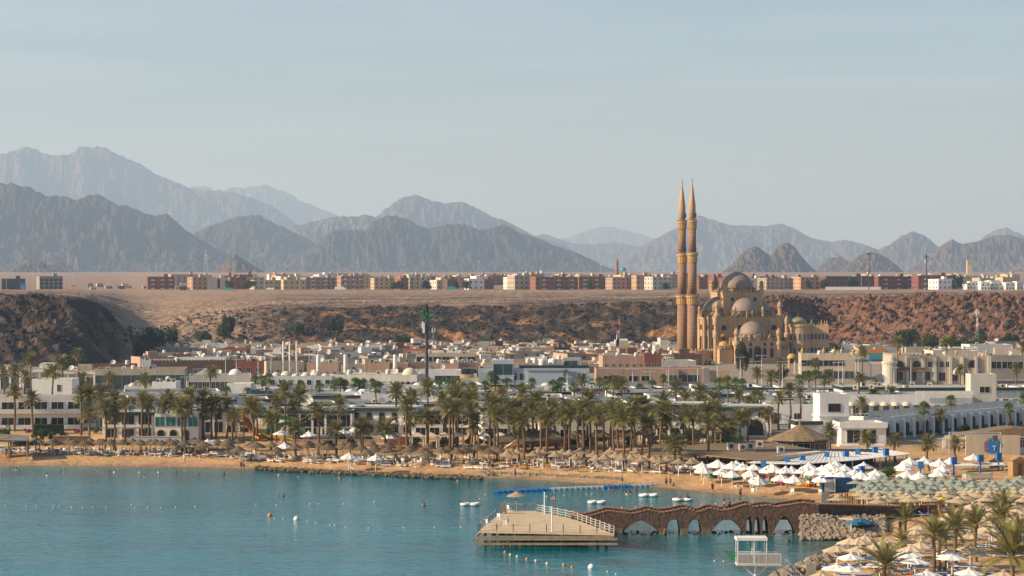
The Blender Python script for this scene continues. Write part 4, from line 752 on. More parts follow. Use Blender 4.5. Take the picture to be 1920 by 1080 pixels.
put('shaft', B().lathe([(1.7, 0), (1.6, hh * .55), (2.0, hh * .56), (1.3, hh * .58), (1.2, hh * .8), (1.6, hh * .81), (1., hh * .83), (.1, hh)], 12).mesh('shaft', 'terracotta'), t); add_window(t, 0, -1.7, hh * .4, .6, 1.6, 'far')
t = thing('domed_shrine', 'small far building with a green dome beside the thin brick minaret', 'shrine', (px2x(1168, D_), D_, far_z(1168, D_))); put('wall', B().box(-4, 4, -4, 4, -1, 14.5).mesh('wall', 'cream'), t); put('dome', B().dome(0, 0, 14.5, 3.4, 16, 6, 1.1).mesh('dome', 'turq', True), t)
D_ = 2300.; t = thing('water_tower', 'tall pale square tower rising over the yellow-cream part of the plateau town', 'tower', (px2x(1817, D_), D_, far_z(1817, D_))); hh = H + (HY - 488) * D_ / F - far_z(1817, D_); put('wall', B().box(-2.4, 2.4, -2.4, 2.4, 0, hh).box(-2.8, 2.8, -2.8, 2.8, hh, hh + .5).mesh('wall', 'yellowcream'), t); add_window(t, 0, -2.4, hh - 4, 1, 2, 'far')
# pylons and masts
def lattice(h, w, arms, m='metal'):
    b = B(); n = 8; c = [(-1, -1), (1, -1), (1, 1), (-1, 1)]; r = .09
    for k in range(n):
        z0, z1 = h * k / n, h * (k + 1) / n; w0, w1 = w * (1 - .88 * k / n), w * (1 - .88 * (k + 1) / n)
        for i in range(4):
            p, q = c[i], c[(i + 1) % 4]; b.tube((p[0] * w0, p[1] * w0, z0), (p[0] * w1, p[1] * w1, z1), r, r, 4); b.tube((p[0] * w0, p[1] * w0, z0), (q[0] * w1, q[1] * w1, z1), r * .6, r * .6, 3); b.tube((q[0] * w0, q[1] * w0, z0), (p[0] * w1, p[1] * w1, z1), r * .6, r * .6, 3)
    return b.mesh('lattice', m)
LAT = lattice(30, 3.2, 3); ARM = B().tube((-5, 0, 0), (5, 0, 0), .12, .12, 4).tube((-5, 0, 0), (0, 0, 1.3), .06).tube((5, 0, 0), (0, 0, 1.3), .06).mesh('crossarm', 'metal')
for px, ty in ((143, 481), (279, 493), (293, 492), (386, 467), (419, 497), (438, 490), (567, 476), (635, 492), (671, 478), (1225, 479), (1700, 480)):
    D_ = 2650.; z = far_z(px, D_); h = H + (HY - ty) * D_ / F - z; t = thing('power_pylon', 'thin steel lattice power pylon behind the plateau town', 'pylon', (px2x(px, D_), D_, z), .4, 'power pylons behind the plateau town'); put('lattice', LAT, t, sc=(1, 1, h / 30))
    for q in (.72, .84, .95): put('crossarm', ARM, t, (0, 0, h * q))
for px, ty, D_, lab in ((1628, 468, 2000, 'red and white lattice mast in front of the small rocky hill'), (897, 486, 1900, 'antenna mast over the middle of the plateau town'), (1126, 492, 1900, 'dark antenna mast beside the thin brick minaret'), (1832, 577, 985, 'lattice antenna mast at the foot of the red cliff'), (812, 612, 985, 'grey antenna mast behind the black palm-shaped mast')):
    x = px2x(px, D_); z = gz(x, D_); h = H + (HY - ty) * D_ / F - z; t = thing('antenna_mast', lab, 'mast', (x, D_, z)); put('lattice', LAT, t, sc=(.22, .22, h / 30))
    for k in range(3): put('antenna', B().box(-.18, .18, -.1, .1, -1, 1).mesh('antenna', 'whitemetal'), t, (.8 * math.cos(k * 2.1), .8 * math.sin(k * 2.1), h - 1.6))
def palm_mast(px, ty, D_, lab, s, z=None):
    x = px2x(px, D_); z = gz(x, D_); h = H + (HY - ty) * D_ / F - z; t = thing('palm_mast', lab, 'mast', (x, D_, z))
    put('pole', B().lathe([(.55 * s, 0), (.42 * s, h * .8), (.3 * s, h - 1 * s)], 10).mesh('pole', 'darkmetal'), t); b = B()
    for i in range(22): a = i * 2.4; e = .3 + .9 * (i % 5) / 5; b.add([(0, 0, h - 4.6 * s), (1.9 * s * math.cos(a - .2) * math.cos(e), 1.9 * s * math.sin(a - .2) * math.cos(e), h - 4.6 * s + 3.0 * s * math.sin(e)), (3.2 * s * math.cos(a) * math.cos(e), 3.2 * s * math.sin(a) * math.cos(e), h - 4.4 * s + 3.8 * s * math.sin(e)), (1.9 * s * math.cos(a + .2) * math.cos(e), 1.9 * s * math.sin(a + .2) * math.cos(e), h - 4.6 * s + 3.0 * s * math.sin(e))], [(0, 1, 2, 3)])
    put('fake_fronds', b.mesh('fake_fronds', 'green' if s > .8 else 'leafdark'), t); put('antenna_drum', B().cyl(0, 0, h - 3.4 * s, h, .42 * s, .36 * s, 10).mesh('antenna_drum', 'leafdark'), t)
    if s > .8: put('antenna', B().box(-.3, .3, -.2, .2, -1.4, 1.4).mesh('antenna', 'whitemetal'), t, (-.8, -.4, h - 6.6)); put('antenna', B().box(-.25, .25, -.2, .2, -1, 1).mesh('antenna', 'whitemetal'), t, (-1.1, .2, h - 5.8))
palm_mast(800, 569, 600, 'tall black mobile mast disguised as a palm rising over the old market', 1.); palm_mast(1737, 474, 1700, 'green mast disguised as a palm in front of the red blocks on the plateau', .95); palm_mast(1629, 470, 1720, 'thin dark palm-shaped mast beside the red blocks on the plateau', .7)
for i, px in enumerate((12, 62, 131, 202, 236, 268, 330, 352, 496, 561, 1400, 1425, 1615)):
    D_ = 1720.; z = far_z(px, D_); t = thing('street_lamp', 'thin pale street lamp along the road at the plateau edge', 'street lamp', (px2x(px, D_), D_, z), 0, 'street lamps on the plateau'); put('pole', B().cyl(0, 0, 0, 15, .16, .1, 6).mesh('pole', 'metal'), t); put('lamp_arm', B().box(-1.6, 1.6, -.12, .12, 14.9, 15.1).mesh('lamp_arm', 'metal'), t)
t = thing('billboard', 'small blue billboard standing on the plateau before the unfinished dark block', 'billboard', (px2x(43, 1700.), 1700., far_z(43, 1700.))); put('post', B().cyl(0, 0, 0, 3, .15).mesh('post', 'metal'), t); put('panel', B().box(-2.2, 2.2, -.1, .1, 1.2, 5.4).mesh('panel', 'blue'), t)
for px, w, ty, k in ((745, 30, 523, 'd'), (800, 26, 522, 'd'), (855, 16, 523, 'd'), (875, 20, 521, 'd'), (430, 20, 519, 'g'), (465, 34, 522, 'o'), (1340, 18, 518, 'g'), (1545, 22, 519, 'd'), (1598, 30, 511, 'g'), (1796, 30, 512, 'd'), (1248, 18, 524, 'g'), (1105, 14, 521, 'g'), (1516, 16, 522, 'o')):
    D_ = 1755.; z = far_z(px, D_); tree(px, ty, 541.5, w, k, 'round dark green tree among the blocks of the plateau town', 'trees of the plateau town', xyz=(px2x(px, D_), D_, z))
w_ = thing('boundary_wall', 'long low white wall on the plateau above the mosque wing', 'wall', (px2x(1600, 1740.), 1740., far_z(1600, 1740.))); put('wall', B().box(-22, 22, 0, .4, 0, 2.6).mesh('wall', 'white'), w_); put('coping', B().box(-22.2, 22.2, -.1, .5, 2.6, 2.8).mesh('coping', 'offwhite'), w_)
for i, (px, m, lab) in enumerate(((636, 'canvas', 'white box truck parked on the plateau road'), (505, 'canvas', 'small white van parked at the plateau edge'), (845, 'turq', 'turquoise bus parked on the plateau road'), (425, 'turq', 'light blue minibus by the blank white hall'))):
    t = thing('parked_truck' if i == 0 else 'parked_van', lab, 'vehicle', (px2x(px, 1730.), 1730., far_z(px, 1730.))); L_ = 7 if i != 1 else 4.5
    put('body', B().box(-L_ / 2, L_ / 2, -1.1, 1.1, .6, 3.0 if i in (0, 2) else 2.2).mesh('body', m), t); put('cab', B().box(L_ / 2 + .01, L_ / 2 + 1.6, -1.1, 1.1, .5, 2.2).mesh('cab', m), t); put('windscreen', B().box(L_ / 2 + .8, L_ / 2 + 1.65, -1., 1., 1.4, 2.0).mesh('windscreen', 'glass'), t)
    for x in (-L_ / 3, L_ / 3):
        for y in (-1.0, 1.0): put('wheel', B().lathe([(.45, -.12), (.45, .12)], 12).mesh('wheel', 'darkgrey'), t, (x, y, .45), rot=(UP, 0, 0))
# boulders strewn over the cliff
def rocks(name, m, pts, smin, smax, seed):
    r = random.Random(seed); b = B(); ico = [(0, 0, 1), (.89, 0, .45), (.28, .85, .45), (-.72, .53, .45), (-.72, -.53, .45), (.28, -.85, .45), (.72, .53, -.45), (-.28, .85, -.45), (-.89, 0, -.45), (-.28, -.85, -.45), (.72, -.53, -.45), (0, 0, -1)]
    fc = [(0, 1, 2), (0, 2, 3), (0, 3, 4), (0, 4, 5), (0, 5, 1), (1, 6, 2), (2, 7, 3), (3, 8, 4), (4, 9, 5), (5, 10, 1), (6, 7, 2), (7, 8, 3), (8, 9, 4), (9, 10, 5), (10, 6, 1), (11, 7, 6), (11, 8, 7), (11, 9, 8), (11, 10, 9), (11, 6, 10)]
    for x, y, z in pts:
        s = smin + (smax - smin) * r.random() ** 2.5; sx_, sy_, sz_ = s * r.uniform(.7, 1.5), s * r.uniform(.7, 1.4), s * r.uniform(.6, 1.1)
        b.add([(x + (u * sx_) * r.uniform(.75, 1.15), y + v * sy_ * r.uniform(.75, 1.15), z + w * sz_ * r.uniform(.75, 1.1)) for u, v, w in ico], fc)
    o = put(name, b.mesh(name, m)); o['kind'] = 'stuff'; return o
pp = rng.uniform(-60, 1400, 9000); ss = rng.uniform(.02, 1.02, 9000) ** .8; dd = kk(pp, 1) + ss * (kk(pp, 3) - kk(pp, 1)); xx = px2x(pp, dd); k_ = fbm(xx / 16, dd / 16, 3, 99) > .02; pp, dd, xx = pp[k_], dd[k_], xx[k_]; zz = land(xx, dd); rocks('boulders', 'boulder', list(zip(xx, dd, zz)), .2, 1.15, 3)
pp = rng.uniform(1400, 1990, 3000); ss = rng.uniform(.02, 1.02, 3000); dd = kk(pp, 1) + ss * (kk(pp, 3) - kk(pp, 1)); xx = px2x(pp, dd); zz = land(xx, dd); rocks('boulders', 'boulderred', list(zip(xx, dd, zz)), .3, 1.9, 4)
# ---------------------------------------------------------------- old market: packed flat-roofed houses under the cliff
IZ = [(-999, 'under the dark spur'), (330, 'by the crenellated hall'), (440, 'by the red hall'), (585, 'behind the domed villa'), (690, 'by the vent columns'), (780, 'around the seafood restaurant'), (892, 'behind the grey mall'), (1010, 'left of the flagpole'), (1130, 'near the minaret terrace'), (1420, 'below the red cliff')]
def izone(px): return [z for p, z in IZ if p <= px][-1]
r3 = random.Random(12); PAL = [('white', 3), ('offwhite', 4), ('cream', 7), ('pink', 3), ('peach', 3), ('brown', 3), ('terracotta', 2), ('concrete', 5)]; PL = [m for m, n in PAL for _ in range(n)]
CN = {'white': 'white', 'offwhite': 'off-white', 'cream': 'cream', 'pink': 'pinkish', 'peach': 'peach-coloured', 'brown': 'dark brown', 'terracotta': 'brick-red', 'concrete': 'grey-brown'}
D_ = 742.
while D_ < 958:
    lo = float(np.interp(D_, [740, 800, 850, 900, 985], [255, 262, 300, 330, 350])); px = lo + r3.uniform(0, 20)
    while px < 1262:
        wd = r3.uniform(5.5, 15); wp = wd * F / D_; h = r3.uniform(2.8, 5.4 if D_ < 880 else 4.0); dep = r3.uniform(9, 15); m = r3.choice(PL); rf = r3.choice(('roof', 'rooftan', 'rooftan', 'concrete')); nw = int(wd / 4)
        if kk(px, 1) > D_ + dep:
            rows = [(1.0, 1.1, 1.0, nw, 'norm')] if h < 4.6 else [(.9, 1.1, .9, nw, 'norm'), (3.4, 1.1, .9, nw, 'norm')]
            t, w, zg = bld('market_house', '', 'house', px, px + wp, 0, h, dep, m, rf, math.radians(r3.uniform(-8, 26)), rows, D=D_, door=.5 if r3.random() < .5 else None, cren=.45 if r3.random() < .15 else 0.); ft = ''
            if r3.random() < .45: ft = ' with a roof room'; put('roof_room', B().box(-1.8, 1.8, 0, 3, 0, r3.uniform(1.6, 2.5)).mesh('roof_room', m), t, (r3.uniform(-.25, .25) * w, r3.uniform(2, 5), h - .45))
            if r3.random() < .25: ft += (' and' if ft else ' with an') + ' awning'; put('awning', B().box(-w * .3, w * .3, -2.2, -.003, 2.3, 2.42).mesh('awning', r3.choice(('straw', 'redbrown', 'rooftan', 'canvascream'))), t)
            lb = '%s %s house%s %s, %s' % ('tall' if h >= 4.6 else 'low', CN[m], ft, izone(px + wp / 2), 'cliff side' if D_ > 900 else 'mid-market' if D_ > 815 else 'street side'); t['label'] = lb; t['group'] = lb + ' group'
        px += wp + r3.uniform(-4, 12)
    D_ += r3.uniform(15, 20)
for i in range(26):
    px = r3.uniform(1560, 1935); D_ = r3.uniform(800, 960); wd = r3.uniform(8, 18); wp = wd * F / D_; m = r3.choice(('offwhite', 'cream', 'concrete', 'white')); h = r3.uniform(3, 5.5)
    bld('market_house', 'low %s flat-roofed house below the red cliff' % CN[m], 'house', px, px + wp, 0, h, 10, m, 'rooftan', math.radians(r3.uniform(-8, 12)), [(1, 1.1, 1, int(wd / 4), 'norm')], group='low %s houses below the red cliff' % m, D=D_)
# ---------------------------------------------------------------- street front between market and hotels
def at(px, D): return px2x(px, D)
for k, (a, c, h, m, lb) in enumerate(((-40, 40, 5.6, 'cream', 'glass-fronted arcade section with cream cornice at the outer end under the spur'), (42, 108, 6.3, 'offwhite', 'taller off-white arcade section between two cream ones'), (110, 178, 5.9, 'cream', 'cream arcade section with roof room beside the teal-windowed arcade'))):
    t, w, z = bld('shopping_arcade', lb, 'building', a, c, 0, h, 14, m, 'rooftan', math.radians(3 * k), [(.5, 3.3, 2.6, 4, 'shop')], D=640. - 3 * k, par=.5); put('cornice', B().box(-w / 2 - .2, w / 2 + .1, -.5, -.003, h - 1.0, h - .55).mesh('cornice', 'white'), t); put('roof_room', B().box(-2, 2, 3, 6, h - .45, h + 1.6).mesh('roof_room', m), t, (w * .2, 0, 0))
    for q in range(5): put('pillar', B().box(-.25, .25, -.4, -.003, 0, h - 1.0).mesh('pillar', 'white'), t, (-w / 2 + .3 + q * (w - .6) / 4, 0, 0))
bld('shopping_arcade', 'glass-fronted cream arcade building with large teal shop windows by the white domes', 'building', 180, 345, 0, 6.6, 16, 'cream', 'rooftan', math.radians(6), [(.6, 4.2, 5.0, 5, 'shop')], D=628., par=.7)
bld('brick_market_hall', 'low brown brick hall with water tank and dishes at the foot of the spur', 'building', 175, 250, 0, 4.6, 12, 'brown', 'rooftan', math.radians(4), [(1, 1.2, 1., 4, 'norm')], D=705.)
bld('crenellated_hall', 'long brown hall with a crenellated roof edge and glass front', 'building', 285, 438, 0, 6.2, 10, 'brown', 'roof', math.radians(8), [(.6, 2.6, 3.2, 8, 'shop')], D=690., cren=.55)
bld('white_hall', 'long plain white hall with one dark window behind the crenellated brown hall', 'building', 335, 422, 0, 5.6, 10, 'white', 'rooftan', math.radians(4), [(1.6, 1.4, 1.6, 1, 'norm', (.15, .35))], D=735.)
bld('red_hall', 'brick-red hall beside a round dark tree', 'building', 440, 510, 0, 4.8, 10, 'redbrown', 'rooftan', math.radians(2), [(1, 1.4, 1.2, 4, 'norm')], D=730.)
t, w, z = bld('arcade_building', 'white building with a row of dark bays, roof stair and large white dome', 'building', 355, 470, 0, 5.8, 14, 'offwhite', 'rooftan', math.radians(7), [(1.4, 2.4, 1.3, 14, 'norm')], D=608.)
put('dome', B().dome(0, 0, 0, 1.9, 20, 7).mesh('dome', 'white', True), t, (4.2, 4, 5.4)); put('stair', B().wallpoly([(-7.5, 5.3), (-3.2, 5.3), (-3.2, 7.6), (-4, 7.6)], 2, 3.2).mesh('stair', 'white'), t)
t, w, z = bld('domed_house', 'low white house with a row of small white domes', 'building', 233, 300, 0, 3.2, 9, 'white', 'rooftan', math.radians(5), [(.8, 1.2, 1., 5, 'norm')], D=598.)
for k in range(4): put('dome', B().dome(0, 0, 0, 1.25, 14, 5).mesh('dome', 'canvascream', True), t, (-2.8 + k * 2.3, 3, 2.75))
bld('white_cube_house', 'bright white cube house beside the row of small domes', 'house', 285, 330, 0, 5.0, 8, 'white', 'rooftan', 0., [(1, 1.1, 1, 2, 'norm')], D=585.)
t, w, z = bld('domed_bathhouse', 'white hall with pointed arched windows and one large dome behind the fan palms', 'building', 622, 782, 0, 6.2, 15, 'offwhite', 'rooftan', math.radians(-5), [(2.2, 2.0, 1.1, 8, 'arch', (.45, 1.)), (2.4, 1.2, 1.4, 4, 'norm', (0, .4))], D=600.)
put('dome', B().dome(0, 0, 0, 2.2, 20, 7).mesh('dome', 'canvascream', True), t, (9.3, 4, 5.8))
t, w, z = bld('domed_villa', 'white villa with many small cream domes on its roof', 'building', 485, 622, 0, 6.0, 14, 'white', 'rooftan', math.radians(4), [(3.6, 1.3, 1.1, 8, 'norm'), (.8, 1.6, 1.1, 7, 'norm')], D=596.)
for k in range(7): put('dome', B().dome(0, 0, 0, 1.2 + .25 * (k % 3), 14, 5).mesh('dome', 'canvascream', True), t, (-8 + k * 2.7, 2 + 2.2 * (k % 3), 5.5))
for k, px in enumerate((531, 543, 556)):
    t = thing('white_column', 'tall slender white column among the domed roofs', 'column', (at(px, 610.), 610., gz(at(px, 610.), 610.)), 0, 'tall white columns among the domes'); put('shaft', B().lathe([(.13, 0), (.12, 9.5), (.24, 9.6), (.22, 15.0), (.1, 15.1)], 10).mesh('shaft', 'white'), t); put('base', B().box(-.5, .5, -.5, .5, 0, .5).mesh('base', 'offwhite'), t)
for px in (597, 648, 741):
    t = thing('vent_column', 'thick white round roof column behind the domed hall', 'column', (at(px, 630.), 630., gz(at(px, 630.), 630.)), 0, 'thick white roof columns'); put('shaft', B().lathe([(.62, 0), (.6, 10.3), (.5, 10.6)], 12).mesh('shaft', 'white'), t); put('collar', B().lathe([(.7, 6.6), (.7, 7.)], 12).mesh('collar', 'offwhite'), t)
for i, (a, c, h, m) in enumerate(((690, 730, 5.6, 'peach'), (732, 765, 5.2, 'peach'), (766, 800, 5.0, 'pink'), (803, 860, 5.6, 'pink'), (825, 862, 6.0, 'peach'), (862, 900, 5.2, 'pink'), (955, 1090, 5.6, 'peach'), (905, 955, 5.2, 'yellowcream'), (500, 570, 5.4, 'cream'), (575, 635, 5.8, 'pink'))):
    bld('shop_house', ('peach shop house with square niches beside the vent columns', 'smaller peach shop house in the old market row', 'rose shop house before the palm-shaped mast', 'long rose shop house behind the palm-shaped mast', 'tall peach shop house with two dark slits', 'rose shop house behind the round terrace bar', 'long peach shop row behind the grey mall', 'yellow-cream shop house with arched panels', 'cream shop house below the tall white columns', 'pink shop house behind the white domed villa')[i], 'building', a, c, 0, h, 11, m, 'rooftan', math.radians((i % 3) * 5), [(1.6, 1.3, .8, max(2, int((c - a) / 14)), 'norm')], D=690. + 8 * (i % 3))
t, w, z = bld('seafood_restaurant', 'open-terraced seafood restaurant with big white roof letters', 'building', 780, 892, 0, 7.2, 12, 'cream', 'roof', 0., [(4.6, 1.6, 2.4, 7, 'norm'), (.4, 2.0, 2.2, 6, 'shop')], D=726.)
put('sign', B().box(-9.6, 9.6, -.5, -.3, 3.0, 4.3).mesh('sign', 'rooftan'), t)
for s, x in (('FARES', -4.6), ('SEAFOOD', 3.0)): put('lettering', text_mesh('lettering', s, 1.5, 'canvas'), t, (x, -.56, 3.1), rot=(UP, 0, 0))
bld('glass_shop', 'white shop block with a green glass corner beside the palm-shaped mast', 'building', 780, 868, 0, 6.8, 14, 'white', 'rooftan', math.radians(3), [(2.2, 3.2, 4.6, 2, 'shop', (.45, .95))], D=610.)
t, w, z = bld('terrace_bar', 'small yellow bar with a round rooftop terrace next to the grey mall', 'building', 862, 900, 0, 5.0, 8, 'yellowcream', 'rooftan', 0., [(.8, 1.6, 1.8, 2, 'norm')], D=606.)
put('round_terrace', B().lathe([(2.4, 4.6), (2.5, 5.9), (2.3, 5.9)], 18, -.4, 3).mesh('round_terrace', 'pink'), t); put('terrace_glass', B().lathe([(2.2, 6.0), (2.2, 7.6)], 18, -.4, 3).mesh('terrace_glass', 'glass'), t)
# the grey mall
MG = 592.; t, w, z = bld('grey_mall', 'grey metal-clad mall with glass corner tower, curved wall and blue lettering', 'mall', 897, 1105, 0, 8.2, 20, 'greyblue', 'roof', 0., [(5.0, 1.8, 1.0, 2, 'norm', (.3, .42)), (.4, 2.6, 3.4, 7, 'shop', (.2, 1.))], D=MG)
tw = put('glass_tower', B().box(-11.3, -5.4, -.6, 6, 0, 10.4).mesh('glass_tower', 'greyblue'), t)
for a, r_ in ((-8.35, 0.), (-5.4, UP)): add_window(t, a, -.6 if r_ == 0 else 2.6, 6.4, 5.2 if r_ == 0 else 4.6, 3.0, 'shop', r_)
put('lettering', text_mesh('lettering', 'sharpe', 1.75, 'navy', .06), t, (-8.4, -.68, 4.6), rot=(UP, 0, 0))
put('white_wing', B().box(-14.9, -11.31, -.3, 5, 0, 7.2).mesh('white_wing', 'grey'), t); put('curved_wall', B().box(-1.6, 8., -1.2, -.003, 3.0, 7.6).mesh('curved_wall', 'greyblue'), t); put('curved_end', B().lathe([(2.5, 3.0), (2.5, 7.4)], 20, 9.2, 1.4).mesh('curved_end', 'grey'), t); put('curved_eave', B().box(-2., 8.4, -1.5, -.003, 7.6, 8.1).mesh('curved_eave', 'grey'), t)
add_window(t, 6.6, -1.2, 3.1, .9, 2.3, 'norm'); put('fascia', B().box(-4, 15.0, -2.0, -1.21, 2.2, 3.0).mesh('fascia', 'white'), t)
for a, c in ((-2.5, -.2), (2.4, 5.8), (11.4, 14.6)): put('red_stripe', B().box(a, c, -2.06, -2.003, 2.45, 2.8).mesh('red_stripe', 'red'), t)
put('roof_room', B().box(8, 13, 6, 11, 7.7, 10.8).mesh('roof_room', 'grey'), t); add_window(t, 10.2, 6, 8.3, 3.6, 1.8, 'shop'); put('glass_rail', B().box(-4, 15, 1.5, 1.6, 8.0, 9.0).mesh('glass_rail', 'glassblue'), t)
xm = at(1001, MG); tank(xm + 2.4, MG + 4, z + 8, 'larger white tank on the roof of the grey mall', None, 1.6); tank(xm + 5.4, MG + 5, z + 8, 'squat white tank at the roof room of the grey mall', None, 1.7)
t = thing('shop_sign', 'bright yellow shop sign below the glass tower of the grey mall', 'sign', (at(930, 575.), 575., gz(at(930, 575.), 575.))); put('panel', B().box(-1.1, 1.1, -.1, .1, 3.0, 4.1).mesh('panel', 'yellow'), t); put('post', B().cyl(0, .2, 0, 4, .08).mesh('post', 'metal'), t); put('red_strip', B().box(-1.1, 1.1, -.12, .1, 2.6, 2.97).mesh('red_strip', 'red'), t)
# pink strip mall before the mosque
t, w, z = bld('strip_mall', 'long flat pink shop building with dark strip windows in front of the mosque', 'building', 1118, 1328, 0, 7.0, 16, 'pink', 'rooftan', 0., [(3.4, 1.9, 3.2, 3, 'shop', (.60, .92)), (3.6, 1.4, 2.6, 4, 'norm', (.05, .5)), (.3, 2.2, 3., 9, 'shop')], D=615.)
put('bay', B().box(4.0, 7.4, -1.2, -.003, 2.4, 6.8).mesh('bay', 'pink'), t); add_window(t, 5.7, -1.2, 3.4, 2.6, 1.9, 'shop'); put('corner_pillar', B().box(w / 2 - 1.4, w / 2 + .2, -.5, 1, 0, 7.3).mesh('corner_pillar', 'concrete'), t); put('fence_panel', B().box(w / 2 + .4, w / 2 + 6, 0, .3, 3, 6.6).mesh('fence_panel', 'peach'), t)
bld('rose_house', 'dark rose block with a crenellated top left of the minaret terrace', 'building', 1208, 1240, 0, 7.2, 10, 'redbrown', 'rooftan', math.radians(4), [(2.5, 1.5, .9, 3, 'norm')], D=720., cren=.6)
bld('rose_house', 'wide rose-beige building with roof domes beside the dark rose block', 'building', 1130, 1208, 0, 6.4, 12, 'pink', 'rooftan', math.radians(4), [(2.5, 1.3, .9, 6, 'norm')], D=722., cren=.5)
# right: hookah house, castle restaurant, billboard
t, w, z = bld('corner_building', 'sandy corner shop building with white arched merlons and gold urns on its roof', 'building', 1503, 1602, 0, 8.0, 16, 'cream', 'rooftan', math.radians(-4), [(4.4, 1.8, 3.4, 2, 'norm', (.0, .42)), (4.4, 1.8, 3.6, 2, 'norm', (.42, .8)), (.4, 2.4, 3., 5, 'shop')], D=690., cren=.5)
for u in (-.48, -.08, .12, .26, .48): put('urn', B().lathe([(.25, 0), (.3, .4), (.55, 1.), (.5, 1.5), (.15, 1.8), (.1, 2.2), (.02, 2.6)], 10).mesh('urn', 'domegold', True), t, (u * w, .3, 8.0))
t = thing('gold_dome_kiosk', 'open kiosk with an orange-gold dome between the mosque and the corner building', 'kiosk', (at(1485, 730.), 730., gz(at(1485, 730.), 730.)))
put('dome', B().dome(0, 0, 5.2, 1.7, 16, 6).mesh('dome', 'domegold', True), t)
for k in range(4): put('pillar', B().cyl(1.4 * math.cos(k * 1.57 + .8), 1.4 * math.sin(k * 1.57 + .8), 0, 5.2, .28, .24, 8).mesh('pillar', 'sandstone'), t)
t, w, z = bld('castle_restaurant', 'beige castle-like restaurant with arched loggias, roof urns and rows of windows', 'restaurant', 1672, 1856, 0, 8.6, 16, 'cream', 'rooftan', 0., [(1.2, 2.6, 2.6, 3, 'norm', (0, .42)), (5.2, 1.8, 2.2, 2, 'arch', (0, .34)), (5.2, 1.6, 1.2, 4, 'norm', (.36, .6)), (5.0, 2.2, 2.6, 1, 'arch', (.74, .92)), (1.0, 2.6, 2.0, 4, 'norm', (.45, .95)), (5.0, 2.0, .8, 3, 'norm', (0, 1.), 'r')], D=662., cren=.6)
for u in (-.42, -.18, .16, .47): put('urn', B().lathe([(.2, 0), (.45, .6), (.4, 1.1), (.05, 1.7)], 10).mesh('urn', 'domegold', True), t, (u * w, .3, 8.8))
for u in (-.5, -.34, -.18, -.06, .1, .22, .36, .49): put('pillar', B().box(-.4, .4, -.5, -.003, 0, 8.3).mesh('pillar', 'offwhite'), t, (u * w, 0, 0))
put('balcony', B().box(-14.5, -5, -1.1, -.51, 4.3, 5.1).mesh('balcony', 'brown'), t); put('shell_arch', B().lathe([(2.3, 0), (2.3, 2.2)], 16, cap=False, a0=0, a1=math.pi).mesh('shell_arch', 'canvascream'), t, (5.4, -2.6, 3.2), rot=(UP, 0, 0)); put('round_tower', B().lathe([(2.2, 0), (2.2, 6.2), (2.4, 6.3), (2.4, 7.)], 18).mesh('round_tower', 'canvascream'), t, (-w / 2 - 1.0, -2, 0))
bld('market_house', 'concrete restaurant with open dark upper floor right of the castle restaurant', 'building', 1858, 1960, 0, 7.4, 14, 'concrete', 'rooftan', 0., [(3.4, 2.2, 3.2, 5, 'norm')], D=690.)
t = thing('billboard', 'orange and blue picture billboard over the street beside the castle restaurant', 'billboard', (at(1645, 700.), 700., gz(at(1645, 700.), 700.)))
put('panel', B().box(-2.7, 2.7, -.1, .1, 5.0, 8.0).mesh('panel', 'turq'), t); put('top_panel', B().box(-2.7, 2.5, -.14, .1, 8.0, 9.3).mesh('top_panel', 'orange'), t); put('white_strip', B().box(-2.7, 2.7, -.13, .1, 4.6, 5.3).mesh('white_strip', 'canvas'), t); put('lettering', text_mesh('lettering', 'MOCKBA', 1.0, 'red'), t, (0, -.18, 5.5), rot=(UP, 0, 0))
for s in (-2, 2): put('post', B().cyl(s, .3, 0, 8, .14).mesh('post', 'metal'), t)
clutter(270, lambda r: 740 < r[1] < 990, ''); clutter(110, lambda r: 580 < r[1] < 740, '')
LP = B().cyl(0, 0, 0, 9, .10, .07, 6).mesh('pole', 'whitemetal'); LA = B().tube((-1.4, 0, 8.9), (1.4, 0, 8.9), .05).box(-1.7, -1.0, -.15, .15, 8.8, 8.95).box(1.0, 1.7, -.15, .15, 8.8, 8.95).mesh('lamp_arm', 'whitemetal')
for px, ty, D_ in ((350, 705, 600), (372, 690, 640), (404, 692, 640), (423, 668, 640), (443, 672, 660), (484, 670, 680), (508, 668, 690), (580, 655, 720), (596, 652, 700), (630, 660, 720), (1186, 690, 590), (1219, 695, 590), (1254, 685, 590), (1308, 684, 600), (1345, 678, 600), (1388, 668, 640), (1417, 676, 640), (1428, 665, 645), (1467, 676, 650), (1500, 680, 660), (1572, 678, 650), (1580, 677, 655), (1604, 670, 660), (1609, 668, 665), (1664, 680, 640), (1676, 688, 640), (1708, 668, 620), (955, 702, 575), (1064, 705, 575)):
    x = at(px, D_); z = gz(x, D_); h = H - (ty - HY) * D_ / F - z; t = thing('street_lamp', 'slim white street lamp in the street between the market and the hotels', 'street lamp', (x, D_, z), .3, 'street lamps in the town'); put('pole', LP, t, sc=(1, 1, h / 9)); put('lamp_arm', LA, t, (0, 0, h - 9))
t = thing('flagpole', 'tall flagpole with a red, white and black flag before the cliff', 'flagpole', (at(1161, 740.), 740., gz(at(1161, 740.), 740.))); hp = H - (597 - HY) * 740. / F - gz(at(1161, 740.), 740.)
put('pole', B().cyl(0, 0, 0, hp, .22, .1, 8).mesh('pole', 'metal'), t)
